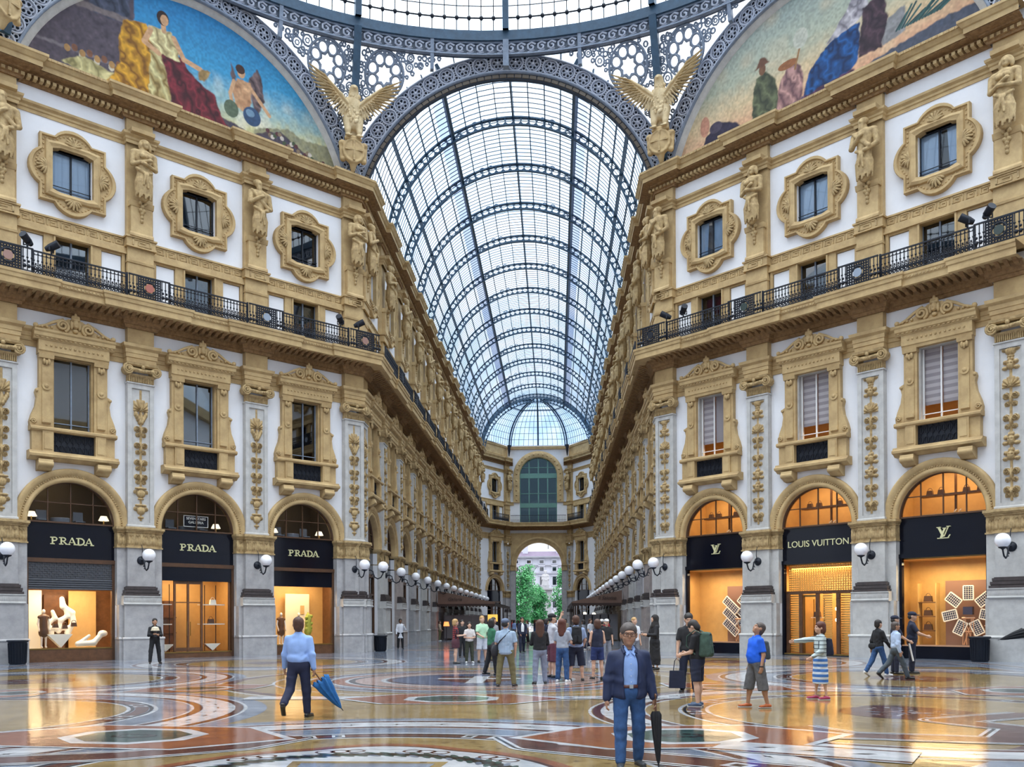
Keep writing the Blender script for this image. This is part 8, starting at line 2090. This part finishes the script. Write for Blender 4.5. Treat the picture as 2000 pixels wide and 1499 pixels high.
r_, J, s, tp, hp = person(3.07, -25.3, 1.90, PI + .1, 'person in blue grey shirt and navy shorts with a black backpack', cg, vox=.016, skin=0, w=1.08, arms={'R': (10, 14, 60, 0), 'L': (14, 14, 80, -10)}, legs={'R': (4, 3, 7), 'L': (-2, 3, 6)}, top=(cloth('blue_grey', (.28, .36, .55), .15), 'short', .9), bottom=(navy, 'shorts', -.1), hair=('short', 'brown'))
r_.location = (3.25, -25.6, 0); backpack(r_, s, tp, blk, 'black backpack in the middle group', 1.15)
person(3.92, -24.7, 1.78, PI + .25, 'short haired person in navy sleeveless top and navy shorts', cg, vox=.016, skin=0, w=.98, arms={'R': (-2, 10, 60, -20), 'L': (0, 12, 70, -20)}, top=(navy, 'none', .92), bottom=(cloth('blue_shorts', (.015, .03, .12)), 'shorts', .25), hair=('bob', 'brown'))
r_, J, s, tp, hp = person(.55, -22.6, 1.82, PI - 1.1, 'person in green top and black trousers leaning towards the group', cg, vox=.018, skin=0, arms={'L': (6, 10, 30, 0)}, legs={'R': (8, 4, 5), 'L': (-10, 6, 4)}, head=(60, 0), top=(cloth('green', (.03, .15, .08)), 'long', .92), bottom=(blk, 'trousers', .05), hair=('bob', 'dark'))
shoulder_bag(world(r_, s, tp((-.3, 0, .9))), 1.2, blk, 'large black bag beside the person in the green top', .4, .4)
person(-1.53, -14.71, 1.82, PI / 2 + .2, 'blond person in red patterned dress', cg, vox=.02, skin=0, w=.96, arms={'R': (14, 10, 95, -20), 'L': (14, 10, 95, -20)}, top=(striped('red_pattern', (.40, .04, .03), (.03, .01, .02), 13, 'Z', .55, grid=True), 'short', .75), bottom=(mat('red_skirt_dark', (.07, .02, .03), .8), 'skirt', .62), hair=('bob', 'blond'))
person(-1.0, -14.2, 1.70, .25, 'person in white top and olive trousers facing the viewer', cg, vox=.02, skin=0, w=.94, arms={'R': (12, 12, 85, -30), 'L': (12, 12, 85, -30)}, top=(cloth('off_white', (.6, .56, .54), .15), 'short', .92), bottom=(cloth('olive', (.045, .05, .03)), 'trousers', .05), hair=('long', 'dark'), shoes=shoe_w)
person(-.5, -13.7, 1.96, .45, 'tall person in mint polo shirt and white shorts', cg, vox=.02, skin=0, w=1.06, arms={'R': (14, 10, 60, -25), 'L': (14, 10, 60, -25)}, top=(cloth('mint', (.42, .66, .45), .12), 'short', .9), bottom=(cloth('white', (.62, .64, .7), .1), 'shorts', .08), hair=('short', 'blond'))
person(-.1, -12.2, 1.9, .9, 'person in grey shirt behind the mint polo shirt', cg, vox=.022, skin=1, top=(cloth('grey_shirt', (.3, .31, .33)), 'short', .9), bottom=(khaki, 'trousers', .05))
person(.76, -1.74, 1.95, .35, 'person in navy suit and white shirt walking towards the octagon', vox=.022, skin=1, arms={'R': (10, 8, 40, -10), 'L': (10, 8, 40, -10)}, legs={'R': (10, 6, 3), 'L': (-8, 8, 3)}, top=(navy, 'long', .86, .1, white), bottom=(navy, 'trousers', .05))
person(-7.3, 5.0, 1.9, .3, 'person in long white coat talking on a phone beside the left arcade', vox=.022, skin=2, arms={'R': (8, 12, 20, 4), 'L': (20, 20, 150, -20)}, top=(cloth('white_coat', (.72, .74, .8), .08), 'long', .62), bottom=(blk, 'trousers', .05))
r_, J, s, tp, hp = person(4.75, -11.12, 1.80, PI - .3, 'person in black jacket and white trousers walking away on the right', vox=.02, skin=0, arms={'R': (14, 10, 24, 4), 'L': (-14, 14, 0, 6)}, legs={'R': (-16, 24, 3), 'L': (10, 4, 3)}, top=(blk, 'long', .9), bottom=(cloth('white', (.62, .64, .7), .1), 'trousers', .05), hair=('cap', cloth('cap_white', (.6, .6, .6))))
shoulder_bag(world(r_, s, tp((-.3, 0, .98))), .3, blk, 'black handbag on the arm of the person in white trousers', .34, .34)
person(6.21, -19.6, 1.93, -1.2, 'person in long black gown and head scarf', vox=.02, skin=0, arms={'R': (20, 10, 95, -20), 'L': (20, 10, 95, -20)}, top=(blk, 'long', .7), bottom=(blk, 'skirt', .16), hair=('scarf', cloth('scarf_black', (.02, .018, .018))))
person(5.3, -19.3, 1.74, -1.0, 'dark haired person in black top behind the navy jacket', vox=.02, skin=0, w=.95, top=(blk, 'short', .9), bottom=(blk, 'trousers', .05), hair=('long', 'dark'))
person(5.75, -16.5, 1.86, .6, 'person in white shirt beside the head scarf', vox=.022, skin=0, top=(cloth('white_shirt', (.66, .68, .74), .1), 'short', .9), bottom=(greyc, 'trousers', .05), hair=('short', 'blond'))
person(4.75, -14.9, 1.8, .2, 'person in dark shirt and white cap near the right corner pier', vox=.022, skin=0, top=(blk, 'short', .9), bottom=(greyc, 'trousers', .05), hair=('cap', cloth('cap_white', (.6, .6, .6))))
# --- strollers further down the arcade
rn = random.Random(21)
pal = [('black', blk), ('navy', navy), ('white', cloth('white_shirt', (.66, .68, .74), .1)), ('red', cloth('red', (.5, .04, .05))), ('grey', greyc), ('blue', skyb), ('beige', cloth('beige', (.5, .4, .28)))]
SP = [(6.3, 10.8, 'red', 'right', 'reaching out'), (-7.6, 26.8, 'beige', 'left', 'waiting'), (-3.9, 26.5, 'black', 'left', 'standing'), (-2.6, 22.5, 'navy', 'left', 'turning'), (-1.3, 18., 'blue', 'middle', 'strolling'), (.3, 21., 'white', 'middle', 'strolling'), (1.6, 14., 'black', 'middle', 'walking'), (2.6, 24., 'grey', 'middle', 'walking'), (3.4, 31., 'white', 'right', 'strolling'), (-.6, 34., 'black', 'middle', 'standing'), (1.2, 42., 'navy', 'middle', 'standing'), (2.4, 50., 'black', 'middle', 'walking'), (-1.4, 52., 'grey', 'middle', 'walking'), (.2, 60., 'beige', 'middle', 'strolling'), (3.4, 18., 'beige', 'right', 'walking'), (4.3, 2.0, 'grey', 'right', 'walking'), (4.9, 6.5, 'white', 'right', 'walking'), (-2.2, 8., 'grey', 'left', 'standing'), (-1.9, -8.5, 'black', 'left', 'standing'), (2.2, -7., 'navy', 'middle', 'standing'), (2.9, 4., 'black', 'middle', 'waiting'), (1.6, 30., 'blue', 'middle', 'waiting')]
for y in (33., 37., 39., 45., 47., 55., 58., 63., 66., 70., 74., 78.): SP.append((rn.uniform(-2.3, 3.6), y + rn.uniform(-1, 1), rn.choice([q[0] for q in pal]), '', 'walking'))
SP.sort(key=lambda q: q[1])
NTH = ['', 'second ', 'third ', 'fourth ', 'fifth ', 'sixth ', 'seventh ', 'eighth ', 'ninth ', 'tenth ', 'eleventh ', 'twelfth ', 'thirteenth ', 'fourteenth ', 'fifteenth ', 'sixteenth ', 'seventeenth ', 'eighteenth ', 'nineteenth ', 'twentieth ', 'twenty-first ', 'twenty-second ', 'twenty-third ', 'twenty-fourth ', 'twenty-fifth ', 'twenty-sixth ', 'twenty-seventh ', 'twenty-eighth ', 'twenty-ninth ', 'thirtieth ', 'thirty-first ', 'thirty-second ', 'thirty-third ', 'thirty-fourth ', 'thirty-fifth ']
for i, (x, y, c, side, act) in enumerate(SP):
    m_ = dict(pal)[c]; far = y > 25; bn, bm_ = rn.choice((('black', blk), ('navy', navy), ('denim', denim), ('khaki', khaki), ('grey', greyc)))
    person(x, y, rn.uniform(1.72, 1.9), rn.uniform(-PI, PI), 'person in %s top and %s trousers, %snearest of the strollers down the arcade' % (c, bn, NTH[i]), 'strollers in the arcade', vox=.03 if far else .024, skin=rn.choice((0, 0, 1)), arms={'R': (rn.uniform(-10, 20), 10, rn.uniform(10, 60), 0)} if act != 'reaching out' else {'R': (80, 10, 85, 0), 'L': (-20, 20, 0, 0)}, legs={'R': (rn.uniform(-10, 14), 6, 3), 'L': (rn.uniform(-12, 8), 8, 3)}, top=(m_, rn.choice(('short', 'long')), .9), bottom=(bm_, 'trousers', .05), hair=rn.choice((('short', 'dark'), ('long', 'brown'), ('short', 'brown'), ('bob', 'dark'))), shoes=rn.choice((shoe_b, shoe_w)))
# ------------------------------------------------------------------ daylight
w = bpy.data.worlds.new('overcast_sky'); scene.world = w; w.use_nodes = True
nt = w.node_tree; bg = nt.nodes['Background']
tc = nt.nodes.new('ShaderNodeTexCoord'); sp = nt.nodes.new('ShaderNodeSeparateXYZ')
nt.links.new(tc.outputs['Generated'], sp.inputs['Vector'])
rp = nt.nodes.new('ShaderNodeValToRGB')
cr = rp.color_ramp; cr.elements[0].position = .0; cr.elements[0].color = (.09, .10, .12, 1)
cr.elements[1].position = .95; cr.elements[1].color = (1., 1., 1., 1)
e = cr.elements.new(.04); e.color = (.14, .155, .175, 1)
e = cr.elements.new(.3); e.color = (.2, .22, .25, 1)
e = cr.elements.new(.6); e.color = (.36, .385, .42, 1)
nt.links.new(sp.outputs['Z'], rp.inputs['Fac']); nt.links.new(rp.outputs['Color'], bg.inputs['Color'])
bg.inputs['Strength'].default_value = 8.
scene.view_settings.view_transform = 'Standard'; scene.view_settings.look = 'None'
scene.view_settings.exposure = 0; scene.view_settings.gamma = 1
scene.cycles.max_bounces = 6; scene.cycles.diffuse_bounces = 4; scene.cycles.glossy_bounces = 3; scene.cycles.transparent_max_bounces = 10
scene.cycles.use_denoising = True
scene.cycles.sample_clamp_indirect = 6
scene.cycles.caustics_reflective = False; scene.cycles.caustics_refractive = False
scene.cycles.use_adaptive_sampling = True; scene.cycles.adaptive_threshold = .03
